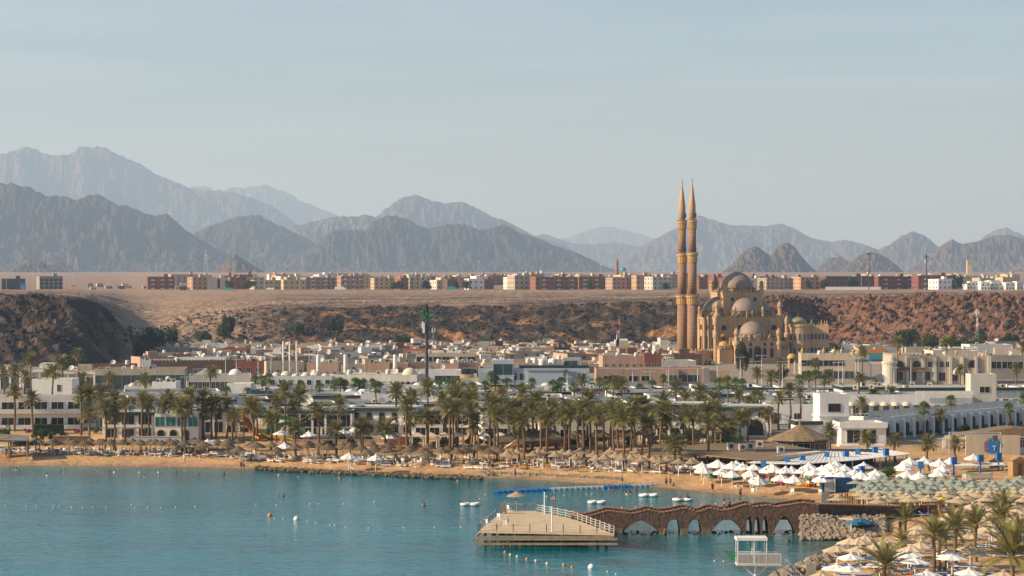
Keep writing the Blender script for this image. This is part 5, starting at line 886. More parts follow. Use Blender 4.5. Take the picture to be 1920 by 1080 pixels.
for k, m in enumerate(('red', 'canvas', 'cloth_dark')):
    b = B(); n_ = 5
    for i in range(n_ + 1): u = i / n_; b.v += [(-.1 - .9 * u - .0, .5 * math.sin(u * 5), hp - 1 - k * 2.6 - .9 * u), (-.1 - .9 * u, .5 * math.sin(u * 5 + .6), hp - 3.6 - k * 2.6 - .9 * u)]
    for i in range(n_): b.f.append((2 * i, 2 * i + 1, 2 * i + 3, 2 * i + 2))
    put('flag_band', b.mesh('flag_band', m), t)
for px, cy, by, w, k, lab in ((285, 608, 655, 62, 'd', 'big dark green tree at the mouth of the gully'), (262, 590, 640, 40, 'o', 'grey-green feathery tree behind the big dark tree in the gully'), (325, 618, 650, 30, 'd', 'dark round tree at the gully edge beside the market'), (343, 640, 664, 46, 'g', 'wide green tree in the market below the gully'), (380, 622, 648, 42, 'g', 'low bright tree row at the market end'), (430, 587, 645, 34, 'o', 'tall pointed olive tree against the tan slope'), (418, 600, 645, 26, 'o', 'narrow olive tree beside the tall pointed one'), (472, 666, 700, 24, 'd', 'dense round dark tree on a thin trunk in front of the red hall'), (560, 614, 640, 34, 'g', 'bright green tree at the foot of the cliff by the market'), (628, 608, 638, 40, 'd', 'rounded dark tree at the foot of the cliff'), (750, 620, 648, 66, 'g', 'wide yellow-green tree row below the cliff'), (690, 638, 660, 50, 'g', 'leaning green tree in the middle of the market'), (590, 650, 672, 46, 'd', 'dark tree between market roofs'), (838, 632, 646, 30, 'g', 'small round green tree by the antenna mast'), (912, 632, 652, 34, 'b', 'bright green tree left of the flagpole'), (1200, 642, 656, 30, 'd', 'low green bush on the market roofs near the minarets'), (1392, 624, 705, 34, 'o', 'tall olive tree growing before the mosque portal'), (1465, 685, 712, 40, 'd', 'dark green tree beside the gold-domed kiosk'), (1565, 640, 660, 40, 'g', 'green tree behind the corner building'), (1702, 612, 660, 56, 'g', 'large green tree under the red cliff, beside the antenna hill'), (1735, 622, 665, 60, 'o', 'broad olive-green tree behind the castle restaurant'), (1790, 625, 664, 64, 'g', 'wide green tree behind the castle restaurant roof urns'), (1830, 628, 664, 44, 'b', 'bright green tree right of the castle restaurant'), (1895, 622, 652, 44, 'd', 'dark tree at the cliff foot by the far roofs'), (1840, 620, 650, 34, 'o', 'olive tree under the lattice mast'), (118, 664, 704, 52, 'o', 'feathery olive tree behind the left arcade palms'), (155, 680, 706, 34, 'g', 'small green tree behind the glass arcade')):
    tree(px, cy, by, w, k, lab)
# ---------------------------------------------------------------- hotels along the beach
def eave(t, w, h, dep, m='greentile'): put('tiled_eave', B().box(-w / 2 - .5, w / 2 + .5, -.7, -.003, h - .75, h - .05).box(-w / 2 - .5, -w / 2 - .003, 0, dep, h - .75, h - .05).mesh('tiled_eave', m), t)
bld('hotel_wing', 'white two-storey hotel wing with big balconies behind the hedge', 'hotel', -60, 152, 806, 7.2, 12, 'white', 'rooftan', math.radians(6), [(.5, 2.2, 2.6, 7, 'balcony'), (3.9, 2.2, 2.6, 7, 'balcony')], par=.5)
bld('hotel_penthouse', 'white rooftop block with a dark door set back on the balcony hotel', 'hotel', 60, 135, 0, 10.2, 8, 'white', 'rooftan', 0., [(7.4, 1.5, .8, 1, 'norm', (.6, .75))], D=492.)
bld('hotel_wing', 'white hotel wing with balconies partly hidden by leaning palms', 'hotel', 152, 245, 802, 6.6, 12, 'white', 'roofdark', math.radians(14), [(.5, 2.2, 2.2, 3, 'balcony'), (3.7, 2.0, 2.0, 3, 'balcony')])
bld('hotel_wing', 'white hotel wing with a dark flat roof behind the turquoise-windowed pavilion', 'hotel', 235, 410, 788, 6.8, 14, 'white', 'roofdark', math.radians(10), [(3.9, 1.6, 1.8, 6, 'norm'), (.6, 1.8, 1.8, 6, 'norm')])
t, w, z = bld('restaurant_pavilion', 'white open restaurant with dark terrace and slatted pergola', 'restaurant', 192, 288, 822, 5.6, 9, 'white', 'roofdark', 0., [(.3, 2.0, 2.4, 3, 'norm'), (3.0, 1.9, 2.6, 3, 'norm')]); eave(t, w, 5.6, 9)
p = put('pergola', B().box(-5, 4, -3.2, -3.05, 2.3, 2.45).box(-5, 4, -.6, -.45, 2.3, 2.45).mesh('pergola', 'canvascream'), t)
for k in range(14): put('slat', B().box(-.06, .06, -3.5, -.3, 2.46, 2.56).mesh('slat', 'canvascream') if k == 0 else bpy.data.meshes['slat'], p, (-4.8 + k * .66, 0, 0))
t, w, z = bld('hotel_pavilion', 'white pavilion with turquoise glass upper floor and brown arched doors', 'pavilion', 290, 372, 826, 5.6, 9, 'white', 'roofdark', 0., [(.1, 2.1, 1.2, 3, 'arch', (.0, .85)), (3.0, 1.9, 1.9, 4, 'teal')])
t, w, z = bld('hotel_wing', 'white hotel block with brown arch beside the orange slide', 'hotel', 374, 470, 812, 5.4, 12, 'white', 'roofdark', math.radians(4), [(.3, 2.2, 1.8, 4, 'norm'), (3.0, 1.8, 1.2, 4, 'arch')]); eave(t, w, 5.4, 12)
t, w, z = bld('hotel_lobby', 'white columned hotel lobby with tall black glass bays under green tiles', 'hotel', 535, 662, 816, 5.4, 12, 'white', 'roofdark', 0., [(1.9, 2.4, 2.4, 5, 'norm'), (.1, 1.5, 2.2, 4, 'norm')]); eave(t, w, 5.4, 12)
for k in range(6): put('column', B().box(-.22, .22, -.95, -.55, 0, 4.65).mesh('column', 'white') if k == 0 else bpy.data.meshes['column'], t, (-w / 2 + .3 + k * (w - .6) / 5, 0, 0))
t, w, z = bld('hotel_wing', 'white hotel wing with brown arched windows and balconies under dark green tiles', 'hotel', 656, 776, 813, 5.6, 12, 'white', 'roofdark', math.radians(-8), [(2.6, 1.9, 1.0, 5, 'arch'), (.2, 2.0, 1.6, 5, 'norm')]); eave(t, w, 5.6, 12)
for k in range(4): put('balcony', B().box(-1.1, 1.1, -1.2, -.003, 2.0, 2.9).mesh('balcony', 'white'), t, (-w * .34 + k * w * .24, 0, 0))
t, w, z = bld('hotel_wing', 'white hotel wing with wide dark windows between the tallest beach palms', 'hotel', 776, 905, 816, 5.2, 12, 'white', 'roofdark', math.radians(3), [(2.4, 1.8, 2.6, 5, 'norm'), (.1, 1.6, 2.0, 5, 'norm')]); eave(t, w, 5.2, 12)
t, w, z = bld('hotel_wing', 'white hotel wall behind the left half of the palm grove', 'hotel', 905, 1010, 824, 6.6, 12, 'white', 'roofdark', math.radians(5), [(.4, 1.9, 1.8, 4, 'norm')]); eave(t, w, 6.6, 12)
t, w, z = bld('hotel_wing', 'white and rose hotel wall behind the dense palm trunks', 'hotel', 1012, 1200, 826, 6.9, 12, 'offwhite', 'roofdark', math.radians(3), [(.4, 1.9, 1.8, 6, 'norm'), (3.0, 1.4, 1.6, 6, 'norm')]); eave(t, w, 6.9, 12, 'redbrown')
t, w, z = bld('hotel_wing', 'white hotel block with curved roof edge behind the right grove palms', 'hotel', 1202, 1330, 826, 7.4, 12, 'white', 'roofdark', math.radians(-4), [(.6, 2.0, 1.6, 5, 'norm'), (3.8, 1.6, 1.4, 4, 'norm')]); eave(t, w, 7.4, 12)
t, w, z = bld('hotel_wing', 'white hotel block with large arch between grove and thatched cafe', 'hotel', 1335, 1445, 818, 6.2, 12, 'white', 'roofdark', math.radians(-6), [(.3, 3.2, 3.0, 2, 'arch'), (4.0, 1.2, 1.2, 3, 'norm')]); eave(t, w, 6.2, 12)
RW = ['behind the slides', 'behind the lobby roof', 'behind the arched wing', 'behind the tallest beach palms', 'behind the palm grove', 'behind the rose wall', 'beside the street', 'left of the arched tower']; r8 = random.Random(21)
for ri, by in enumerate((792, 780, 769, 759, 751)):
    px = 395 + 14 * ri
    while px < 1530:
        wp = r8.uniform(70, 135); h = r8.uniform(3.0, 4.6); pj = by + r8.uniform(-3, 3); zn = RW[min(7, int((px + wp / 2 - 395) / 145))]; nw = r8.choice((0, 2, 3, 5)); dm = r8.random() < .22; gr = r8.random() < .7
        lab = 'white hotel row with %s %s, %s row inland' % ('roof domes' if dm else 'green tile edge' if gr else 'plain parapet', zn, ('first', 'second', 'third', 'fourth', 'fifth')[ri])
        t, w, z = bld('hotel_row', lab, 'hotel', px, px + wp, pj, h, r8.uniform(12, 20), 'white', r8.choice(('roofdark', 'roofdark', 'roof')), math.radians(r8.uniform(-6, 10)), [(.8, 1.5, 1.3, nw, 'norm')] if nw else [], group='low hotel rows %s, row %d' % (zn, ri))
        if gr and not dm: eave(t, w, h, 11)
        if dm:
            for k in range(3): put('dome', B().dome(0, 0, 0, 1.4, 14, 5, .7).mesh('dome', 'white', True), t, (-w * .3 + k * w * .3, 4, h - .45))
        x, D_ = t.location.x, t.location.y
        for k in range(r8.randrange(1, 4)): solar(x + r8.uniform(-.42, .42) * w, D_ + r8.uniform(2, 9), z + h - .42, r8.uniform(-.5, .1), 'grey solar water heater on a low roof %s' % zn, 'solar heaters %s' % zn, r8.randrange(1, 3))
        if r8.random() < .5: aircon(x + r8.uniform(-.4, .4) * w, D_ + 4, z + h - .42, 'white air conditioner on a low roof %s' % zn, 'air conditioners %s' % zn)
        if r8.random() < .6:
            q = r8.uniform(px, px + wp); tree(q, pj - r8.uniform(14, 24), pj + 3, r8.uniform(16, 34), r8.choice('gdo'), 'garden shrub between the low hotel rows %s' % zn, 'garden shrubs %s' % zn, 'shrub', cat='shrub')
        px += wp + r8.uniform(2, 16)
t, w, z = bld('entrance_canopy', 'white square hotel entrance with a tall dark opening between fan palms', 'building', 425, 470, 768, 6.6, 8, 'white', 'white', 0., [(.1, 4.0, 2.6, 1, 'norm', (.3, .75))])
# the right-hand hotel with its arched tower
t, w, z = bld('hotel_tower', 'white square tower with an open window and a tall arch with stairs', 'tower', 1537, 1592, 828, 9.6, 5.6, 'white', 'roof', math.radians(6), [(6.1, 1.5, 2.4, 1, 'wood', (.25, .75)), (6.1, 1.5, 1.6, 1, 'wood', (.2, .8), 'r')])
put('ledge', B().ring(-w / 2 - .25, w / 2 + .25, -.25, 5.85, 5.0, 5.35, .25).mesh('ledge', 'white'), t); a_ = [(-1.5, .6), (1.5, .6)] + [(1.5 * math.cos(q), 3.0 + 1.5 * math.sin(q)) for q in [math.pi * i / 10 for i in range(11)]]
put('arch', B().wallpoly(a_, -.05, .1).mesh('arch', 'concrete'), t); b = B()
for k in range(9): b.box(-1.4 + k * .3, -1.1 + k * .3, -.12, -.06, .7 + k * .2, 1.6 + k * .2)
put('stair_rail', b.mesh('stair_rail', 'wood'), t)
t, w, z = bld('tile_roofed_annex', 'white annex with a green tiled eave left of the arched tower', 'building', 1494, 1538, 832, 4.6, 6, 'white', 'roofdark', math.radians(4), [(1.2, 1.2, 1., 1, 'norm')]); eave(t, w, 4.6, 6)
t, w, z = bld('hotel_lobby', 'white flat-roofed corner block with dark glass and brown screens under the tower', 'hotel', 1577, 1662, 834, 4.4, 9, 'white', 'rooftan', math.radians(3), [(.5, 2.5, 2.6, 1, 'norm', (.1, .45)), (.5, 2.5, 2.4, 1, 'wood', (.48, .78))]); put('fascia', B().box(-w / 2 - .4, w / 2 + .2, -.5, -.003, 3.4, 4.5).mesh('fascia', 'white'), t); put('terrace', B().box(-w / 2 - 1, w / 2 - 1, -3, -.51, -1, .35).mesh('terrace', 'white'), t)
A_, C_ = (px2x(1655, 440), 440.), (px2x(1975, 494), 494.); dx, dy = C_[0] - A_[0], C_[1] - A_[1]; ln = math.hypot(dx, dy); rz = math.atan2(dy, dx)
t = thing('hotel_wing', 'long white hotel wing with a row of dark arches and solar panels on the roof', 'hotel', (A_[0], A_[1], 2.4), rz)
put('wall', B().box(0, ln, 0, 10, -2, 4.2).ring(0, ln, 0, 10, 4.2, 4.6, .3).mesh('wall', 'white'), t); put('roof', B().box(.3, ln - .3, .3, 9.7, 4.203, 4.26).mesh('roof', 'rooftan'), t)
for k in range(19):
    u = 1.6 + k * (ln - 3) / 18.; add_window(t, u, 0, .5, 1.3, 2.6, 'arch'); put('pier', B().box(-.35, .35, -.9, -.003, -1, 4.0).mesh('pier', 'white') if k == 0 else bpy.data.meshes['pier'], t, (u + 1.55, 0, 0)); put('rail', B().box(-.9, .9, -.8, -.75, .5, 1.3).mesh('rail', 'darkmetal') if k == 0 else bpy.data.meshes['rail'], t, (u, 0, 0))
for k in range(17):
    u = 2 + k * (ln - 4) / 16.; v = 3.2; solar(A_[0] + u * math.cos(rz) - v * math.sin(rz), A_[1] + u * math.sin(rz) + v * math.cos(rz), 6.64, rz - .75, 'large grey solar panel pair on the long arched hotel wing', 'solar panels on the arched wing', 2)
for px, py, h, wd, lab in ((1700, 780, 5.2, 250, 'white terraced hotel building with balustrade and round awnings'), (1800, 768, 5.6, 230, 'white cluttered hotel roofs with a curved grey stair housing'), (1640, 756, 4.4, 120, 'white low house with a green tile band behind the hotel tower'), (1880, 762, 5.0, 130, 'white hotel annex with slanted solar panels near the far street')):
    t, w, z = bld('hotel_block', lab, 'hotel', px - wd / 2, px + wd / 2, py, h, 12, 'white', 'roof', math.radians(3), [(.5, 2.2, 1.3, int(wd / 18), 'norm')])
    if h != 5.2: eave(t, w, h, 12)
    else:
        for k in range(6): put('round_awning', B().dome(0, 0, 0, 1.1, 12, 4, .8).mesh('round_awning', 'canvascream') if k == 0 else bpy.data.meshes['round_awning'], t, (-w * .42 + k * 2.6, -.4, 2.6))
        put('balustrade', B().box(2, w / 2, -.8, -.6, 5.2, 6.0).mesh('balustrade', 'white'), t)
t, w, z = bld('stair_tower', 'weathered white square tower with a rusty service box on the hotel roofs', 'tower', 1820, 1868, 0, 9.6, 6, 'offwhite', 'concrete', 0., [(5.2, 1.4, 2.4, 1, 'norm', (.3, .8))], D=520.)
for i in range(16):
    px = random.uniform(1600, 1900); D_ = random.uniform(540, 560); aircon(px2x(px, D_), D_, gz(px2x(px, D_), D_) + 4.7, 'white air conditioner on the hotel roofs behind the arched wing', 'air conditioners on the right-hand hotel')
for k in range(7): D_ = 446. + k * .4; aircon(px2x(1598 + k * 8, D_), D_ + 3, 6.3, 'grey fan unit on the corner block beside the tower', 'fan units by the tower', .9)
dish(px2x(1652, 540.), 540., 8.5, 'big white satellite dish on the hotel roofs below the castle restaurant', None, 1.8); dish(px2x(573, 470.), 470., 6.8, 'large cream satellite dish at the corner of the lobby roof', None, 1.9)
# ---------------------------------------------------------------- beach cafes, awnings and stands on the right
x, D_, z = on(1500, 848); t = thing('thatched_cafe', 'round cafe with a pointed brown thatched roof before the hotel tower', 'cafe', (x, D_, z)); put('roof', B().lathe([(6.2, 2.5), (6.0, 2.75), (2.2, 4.3), (.25, 5.3), (.2, 5.9), (.02, 6.2)], 10).mesh('roof', 'thatch'), t); put('wall', B().lathe([(5.2, -.5), (5.2, 2.55)], 10).mesh('wall', 'wood'), t)
for k in range(10): a = -.31 + k * .628; add_window(t, 5.1 * math.cos(a), 5.1 * math.sin(a), 1.0, 2.4, 1.1, 'norm', a + UP)
def slab(name, lab, cat, corners, h, m, posts=True, th=.18, pm='timber'):
    """a flat roof on posts over ground points given by picture positions of its eaves"""
    P = [((px2x(p, (H - zz) * F / (q - HY))), (H - zz) * F / (q - HY), zz) for p, q, zz in corners]; c = Vector(np.mean(P, 0)); g = gz(c.x, c.y); t = thing(name, lab, cat, (c.x, c.y, g)); n_ = len(P)
    L3 = [(a - c.x, b_ - c.y, zz - g) for a, b_, zz in P]; b = B().add([(a, b_, q) for a, b_, q in L3] + [(a, b_, q - th) for a, b_, q in L3], [tuple(range(n_)), tuple(range(n_, 2 * n_))[::-1]] + [(i, n_ + i, n_ + (i + 1) % n_, (i + 1) % n_) for i in range(n_)]); put('roof', b.mesh('roof', m), t)
    if posts:
        for i in range(n_):
            for f in (0., .5) if posts != 'few' else (0.,):
                a = Vector(L3[i]).lerp(Vector(L3[(i + 1) % n_]), f) * .96; put('post', B().box(-.09, .09, -.09, .09, -.6, a.z - th).mesh('post', pm), t, (a.x, a.y, 0))
    return t, L3
slab('thatched_terrace', 'wide flat brown thatched roof with air conditioners between palms and white awning', 'canopy', [(1285, 848, 4.2), (1400, 860, 4.0), (1462, 861, 4.0), (1552, 846, 4.3), (1440, 826, 4.4), (1330, 826, 4.4)], 4, 'thatch')
for px, py in ((1370, 836), (1392, 838), (1406, 836), (1424, 832), (1464, 843)): D_ = (H - 4.3) * F / (py + 6 - HY); aircon(px2x(px, D_), D_, 4.3, 'white air conditioner standing on the thatched terrace roof', 'air conditioners on the thatched roof', 1.25)
t, L3 = slab('slatted_awning', 'long curved white slatted awning over the beach bar behind the white parasols', 'awning', [(1402, 866, 3.6), (1500, 869, 3.6), (1600, 862, 3.6), (1706, 850, 3.7), (1640, 838, 4.4), (1560, 841, 4.4), (1470, 850, 4.3)], 3.5, 'canvas', True, .1, 'whitemetal')
FP = [Vector(L3[i]) for i in range(4)]; BP = [Vector(L3[i]) for i in (6, 5, 4)]; b = B()
def along(Pp, f): f = f * (len(Pp) - 1); i = min(int(f), len(Pp) - 2); return Pp[i].lerp(Pp[i + 1], f - i)
for k in range(35): b.v += [tuple(along(FP, k / 34)), tuple(along(BP, k / 34)), tuple(along(BP, k / 34) - Vector((0, 0, .1))), tuple(along(FP, k / 34) - Vector((0, 0, .1)))]
for k in range(34):
    for q in range(4): b.f.append((4 * k + q, 4 * k + (q + 1) % 4, 4 * k + 4 + (q + 1) % 4, 4 * k + 4 + q))
rf_ = [c_ for c_ in t.children if c_.name.startswith('roof')][0]; rf_.data = b.mesh('roof', 'canvas')
a, b_ = Vector(L3[0]), Vector(L3[3])
for k in range(34):
    f = k / 33; p = a.lerp(b_, f); q = Vector(L3[6]).lerp(Vector(L3[4]), f); i = min(2, int(f * 3)); p = Vector(L3[i]).lerp(Vector(L3[i + 1]), f * 3 - i); put('slat', B().tube(p + Vector((0, 0, .01)), q + Vector((0, 0, .01)), .035, .035, 4).mesh('slat', 'white'), t)
put('back_wall', B().box(-12, 9, 6, 6.3, -.5, 3).mesh('back_wall', 'darkgrey'), t, rz=.06)
LBX = B().box(-.5, .5, -.4, .4, 2.5, 4.0).mesh('lamp_box', 'blue'); LBP = B().box(-.14, .14, -.14, .14, 0, 2.5).mesh('post', 'blue'); LBB = B().box(.503, .62, -.4, .4, 2.45, 4.05).mesh('wooden_side', 'wood')
for px, py in ((1431, 866), (1476, 860), (1504, 858), (1550, 853), (1586, 852), (1608, 849), (1640, 846), (1661, 849), (1615, 876), (1726, 870), (1788, 864), (1838, 861), (1872, 858)):
    z = 1.6; D_ = (H - z - 2.55) * F / (py - HY); x = px2x(px, D_); z = gz(x, D_); t = thing('lamp_post', 'blue post carrying a blue box lamp among the white parasols and awning', 'lamp post', (x, D_, z), random.uniform(-.3, .5), 'blue box lamp posts', .78); put('post', LBP, t); put('lamp_box', LBX, t); put('wooden_side', LBB, t)
x, D_, z = on(1566, 924); t = thing('painted_booth', 'blue painted beach booth wall with pale panel beside the slatted parasols', 'booth', (x, D_, z), .05); put('wall', B().box(-2.0, 4.2, 0, 2.4, 0, 2.4).mesh('wall', 'bluedark'), t); put('pale_panel', B().box(-1.7, -.3, -.06, -.003, .2, 2.2).mesh('pale_panel', 'greyblue'), t); put('white_post', B().box(-.2, 0, -.1, -.003, .2, 2.3).mesh('white_post', 'canvas'), t); put('blue_edge', B().box(-2.3, -2.01, -.1, .3, 0, 2.6).mesh('blue_edge', 'blue'), t)
x, D_, z = on(1590, 953); t = thing('driftwood_fence', 'rough wooden board fence with a green panel at the end of the stone bridge', 'fence', (x, D_, z), .08)
for k in range(34): put('board', B().box(-.1, .1, -.03, .03, 0, 1).mesh('board', ('timber', 'wood', 'woodlight')[k % 3]) if k < 3 else bpy.data.meshes['board' + ('', '.001', '.002')[k % 3]], t, (-3.6 + k * .27, random.uniform(-.06, .06), -.3), sc=(random.uniform(.9, 1.2), 1, random.uniform(2.0, 2.7)))
put('green_panel', B().box(-3.9, -1.2, -.2, -.15, -.1, .8).mesh('green_panel', 'green'), t); put('mesh_panel', B().box(-4.0, -2.8, -.14, -.1, .8, 2.6).mesh('mesh_panel', 'concrete'), t)
slab('shade_sail', 'yellow-brown shade roof on white posts before the mural wall', 'canopy', [(1766, 822, 4.2), (1840, 822, 4.2), (1846, 816, 4.5), (1772, 815, 4.5)], 4, 'yellowcream', True, .1, 'whitemetal')
x, D_, z = on(1862, 852); t = thing('mural_wall', 'curved cream wall painted with a turquoise feather mural under a tan roof', 'wall', (x, D_, z)); put('wall', B().box(-5, 5, 0, .6, 0, 3.6).mesh('wall', 'cream'), t); put('roof', B().wallpoly([(-6, 3.3), (10, 3.6), (10, 4.4), (4, 5.0), (-6, 3.5)], .7, 8).mesh('roof', 'thatch'), t)
for k in range(14): a = .1 + k * .22; put('feather', B().add([(-.16, 0, 0), (.16, 0, 0), (.3, 0, 1.3), (0, 0, 1.9)], [(0, 1, 2, 3)]).mesh('feather', ('turq', 'blue', 'glassteal')[k % 3]), t, (0, -.02 - .004 * k, 1.5), rot=(0, a - 1.57, 0))
put('mural_panel', B().box(-.9, 1.1, -.1, -.08, .4, 2.2).mesh('mural_panel', 'blue'), t); put('mural_face', B().box(-1.6, -.93, -.1, -.08, .6, 2.5).mesh('mural_face', 'purple'), t); put('letter', text_mesh('letter', 'T', 1.3, 'canvas'), t, (.2, -.15, .8), rot=(UP, 0, 0))
x, D_, z = on(1905, 850); t = thing('white_kiosk', 'white beach kiosk with glazed upper half and slatted pergola roof', 'kiosk', (x, D_, z)); put('wall', B().box(-2.4, 4, 0, 3, 0, 1.2).mesh('wall', 'white'), t); put('pane', B().box(-2.3, 3.9, .1, 2.9, 1.2, 2.6).mesh('pane', 'purple'), t); put('roof', B().box(-2.8, 4.2, -.6, 3.4, 2.6, 2.75).mesh('roof', 'white'), t)
for k in range(8): put('mullion', B().box(-.06, .06, 0, .098, 1.2, 2.6).mesh('mullion', 'white') if k == 0 else bpy.data.meshes['mullion'], t, (-2.3 + k * .88, 0, 0))
slab('flat_awning', 'low white cloth awning on thin poles behind the grey-green parasols', 'awning', [(1788, 873, 3.0), (1885, 871, 3.0), (1880, 866, 3.2), (1790, 868, 3.2)], 3, 'canvas', True, .08, 'metal')
t = thing('lighting_truss', 'grey steel truss frame over the beach stage near the mural', 'truss', (*on(1828, 862)[:2], on(1828, 862)[2])); b = B()
for x_ in (-4.6, 4.6): b.cyl(x_, 0, 0, 5, .09)
for k in range(24): b.tube((-4.6 + k * .383, -.2, 4.6), (-4.4 + k * .383, .2, 5.0), .03)
b.tube((-4.6, -.2, 4.6), (4.6, -.2, 4.6), .06).tube((-4.6, .2, 5.), (4.6, .2, 5.), .06); put('frame', b.mesh('frame', 'metal'), t); put('speaker', B().box(-.4, .4, -.3, .3, 3.4, 4.4).mesh('speaker', 'darkgrey'), t, (3.6, 0, 0))
for px, py, lab in ((1912, 892, 'orange wooden beach hut beside the grey-green parasols'), (1868, 876, 'low yellow wooden counter near the orange hut')):
    x, D_, z = on(px, py); t = thing('wooden_hut', lab, 'hut', (x, D_, z), .2); h = 2.6 if px > 1900 else 1.2
    put('wall', B().box(-1.2, 1.2, 0, 2, 0, h).mesh('wall', 'woodlight'), t); put('roof', B().wallpoly([(-1.5, h), (1.5, h), (0, h + .7)], -.2, 2.2).mesh('roof', 'woodlight'), t); put('door', B().box(-.4, .4, -.05, -.003, 0, h * .8).mesh('door', 'wood'), t)
x, D_, z = on(1832, 898); t = thing('wooden_boat', 'small white boat with a green rim lying behind the slatted parasols', 'boat', (x, D_, z + .15), .1); hull = B()
for i in range(9):
    u = -2.6 + i * .65; wd = .75 * math.sqrt(max(.02, 1 - (u / 2.75) ** 2)); zz = .25 * (u / 2.6) ** 2; hull.v += [(u, -wd, .7 + zz), (u, -wd * .5, .0), (u, wd * .5, .0), (u, wd, .7 + zz)]
for i in range(8):
    for k in range(3): hull.f.append((4 * i + k, 4 * i + k + 1, 4 * i + 5 + k, 4 * i + 4 + k))
put('hull', hull.mesh('hull', 'canvas'), t); b = B()
for i in range(8):
    for k in (0, 3): b.tube(hull.v[4 * i + k], hull.v[4 * i + 4 + k], .06, .06, 5)
put('rim', b.mesh('rim', 'slidegreen'), t); put('bench', B().box(-.2, .2, -.6, .6, .45, .52).mesh('bench', 'timber'), t)
# left beach bar
slab('beach_bar', 'dark beach bar with brown roof at the far end of the long beach', 'bar', [(-20, 824, 4.6), (52, 825, 4.4), (54, 815, 4.8), (-10, 812, 5.2)], 4, 'roof'); slab('beach_bar_awning', 'pale awning in front of the dark beach bar', 'awning', [(-30, 838, 3.0), (52, 834, 3.0), (55, 831, 3.2), (-20, 833, 3.2)], 3, 'canvascream'); slab('yellow_gable', 'bright yellow gable sheet on the beach bar', 'canopy', [(-8, 826, 4.3), (22, 826, 4.0), (20, 817, 4.9), (-2, 815, 5.2)], 3, 'yellow', 'few')
slab('sun_sail', 'wide cream sun sail over the sand between straw parasols', 'canopy', [(330, 838, 2.6), (420, 832, 2.6), (425, 823, 3.2), (348, 825, 3.2)], 3, 'canvascream', 'few'); slab('tent_sail', 'pointed cream tent sail beside the long thatched bar', 'canopy', [(945, 838, 2.4), (985, 833, 2.8), (972, 820, 5.4)], 3, 'canvascream', 'few'); slab('long_thatch_bar', 'long shaggy thatched bar roof under the palm grove', 'canopy', [(936, 828, 3.6), (1055, 824, 3.8), (1048, 808, 5.2), (985, 806, 5.4), (935, 817, 4.6)], 3, 'straw', True, .5)
slab('beach_restaurant', 'flat brown brushwood roof of the beach restaurant beside the climbing frame', 'canopy', [(1215, 850, 3.6), (1350, 852, 3.6), (1330, 834, 4.2), (1225, 832, 4.2)], 3, 'thatch'); slab('canvas_tent', 'tan ridge tent beside the white slatted awning', 'tent', [(1352, 868, 1.4), (1388, 870, 1.4), (1384, 857, 2.0), (1364, 852, 3.6)], 3, 'beige', 'few')
for k, px in enumerate((758, 783, 808, 833, 858, 907, 938)):
    x, D_, z = on(px, 838); t = thing('canvas_gazebo', 'cream curtained gazebo in the row behind the straw parasols', 'gazebo', (x, D_, z), .1, 'cream gazebos behind the straw parasols'); put('roof', B().lathe([(1.75, 2.2), (1.6, 2.4), (.1, 3.0)], 4).mesh('roof', 'canvascream') if k == 0 else bpy.data.meshes['roof.gaz'] if 'roof.gaz' in bpy.data.meshes else B().lathe([(1.75, 2.2), (1.6, 2.4), (.1, 3.0)], 4).mesh('roof', 'canvascream'), t, rz=.785)
    for s in ((-1, -1), (1, -1), (1, 1), (-1, 1)): put('curtain', B().cyl(s[0] * 1.1, s[1] * 1.1, 0, 2.25, .16, .1, 7).mesh('curtain', 'canvascream'), t)
for px, ty in ((645, 800), (664, 799), (580, 805), (729, 809), (527, 802)): parasol(px, ty, 'white', {645: 'white parasol on the pool terrace, first of a touching pair', 664: 'white parasol on the pool terrace, second of a touching pair', 580: 'white parasol at the lobby corner beside the terrace', 729: 'white parasol at the arched wing end of the terrace', 527: 'white parasol between the slides and the lobby'}[px])
parasol(388, 828, 'white', 'single white parasol with a lounger in front of the shaggy straw row'); parasol(533, 828, 'white', 'grey-white parasol near the start of the stone sea wall'); parasol(704, 848, 'white', 'grey-white pointed parasol close to the stone sea wall'); parasol(654, 845, 'white', 'flat white parasol beside the swing frame')
# pool terrace things
x, D_, z = on(690, 829); t = thing('pool_terrace', 'low rose-brown terrace wall with blue sunbeds in front of the lobby', 'terrace', (x, D_, z)); put('wall', B().box(-13, 9, 0, 6, -.5, 1.1).mesh('wall', 'peach'), t); put('floor', B().box(-12.9, 8.9, .1, 5.9, 1.103, 1.15).mesh('floor', 'cream'), t)
for k in range(16): lounger(x - 11.5 + k * 1.2, D_ + 2 + (k % 3), z + 1.15, 3.1, 'bluemat', 'blue sunbed on the hotel pool terrace', 'blue sunbeds on the pool terrace')
for a, c, py, h, m, lab in ((100, 170, 834, 1.8, 'rust', 'rusty brown garden fence wall behind the straw parasols'), (245, 345, 832, 1.5, 'greyblue', 'pale blue slatted terrace wall in front of the arched doors'), (1005, 1060, 836, 1.6, 'terracotta', 'brick-red low wall by the palm trunks'), (725, 775, 834, 2.0, 'redbrown', 'red-brown low garden wall behind the gazebos'), (545, 700, 838, 1.4, 'peach', 'orange clay garden wall behind straw parasols')):
    x, D_, z = on((a + c) / 2, py); w = (c - a) * D_ / F; t = thing('garden_wall', lab, 'wall', (x, D_, z)); put('wall', B().box(-w / 2, w / 2, 0, .3, -.4, h).mesh('wall', m), t); put('coping', B().box(-w / 2 - .1, w / 2 + .1, -.1, .4, h, h + .12).mesh('coping', 'cream'), t)
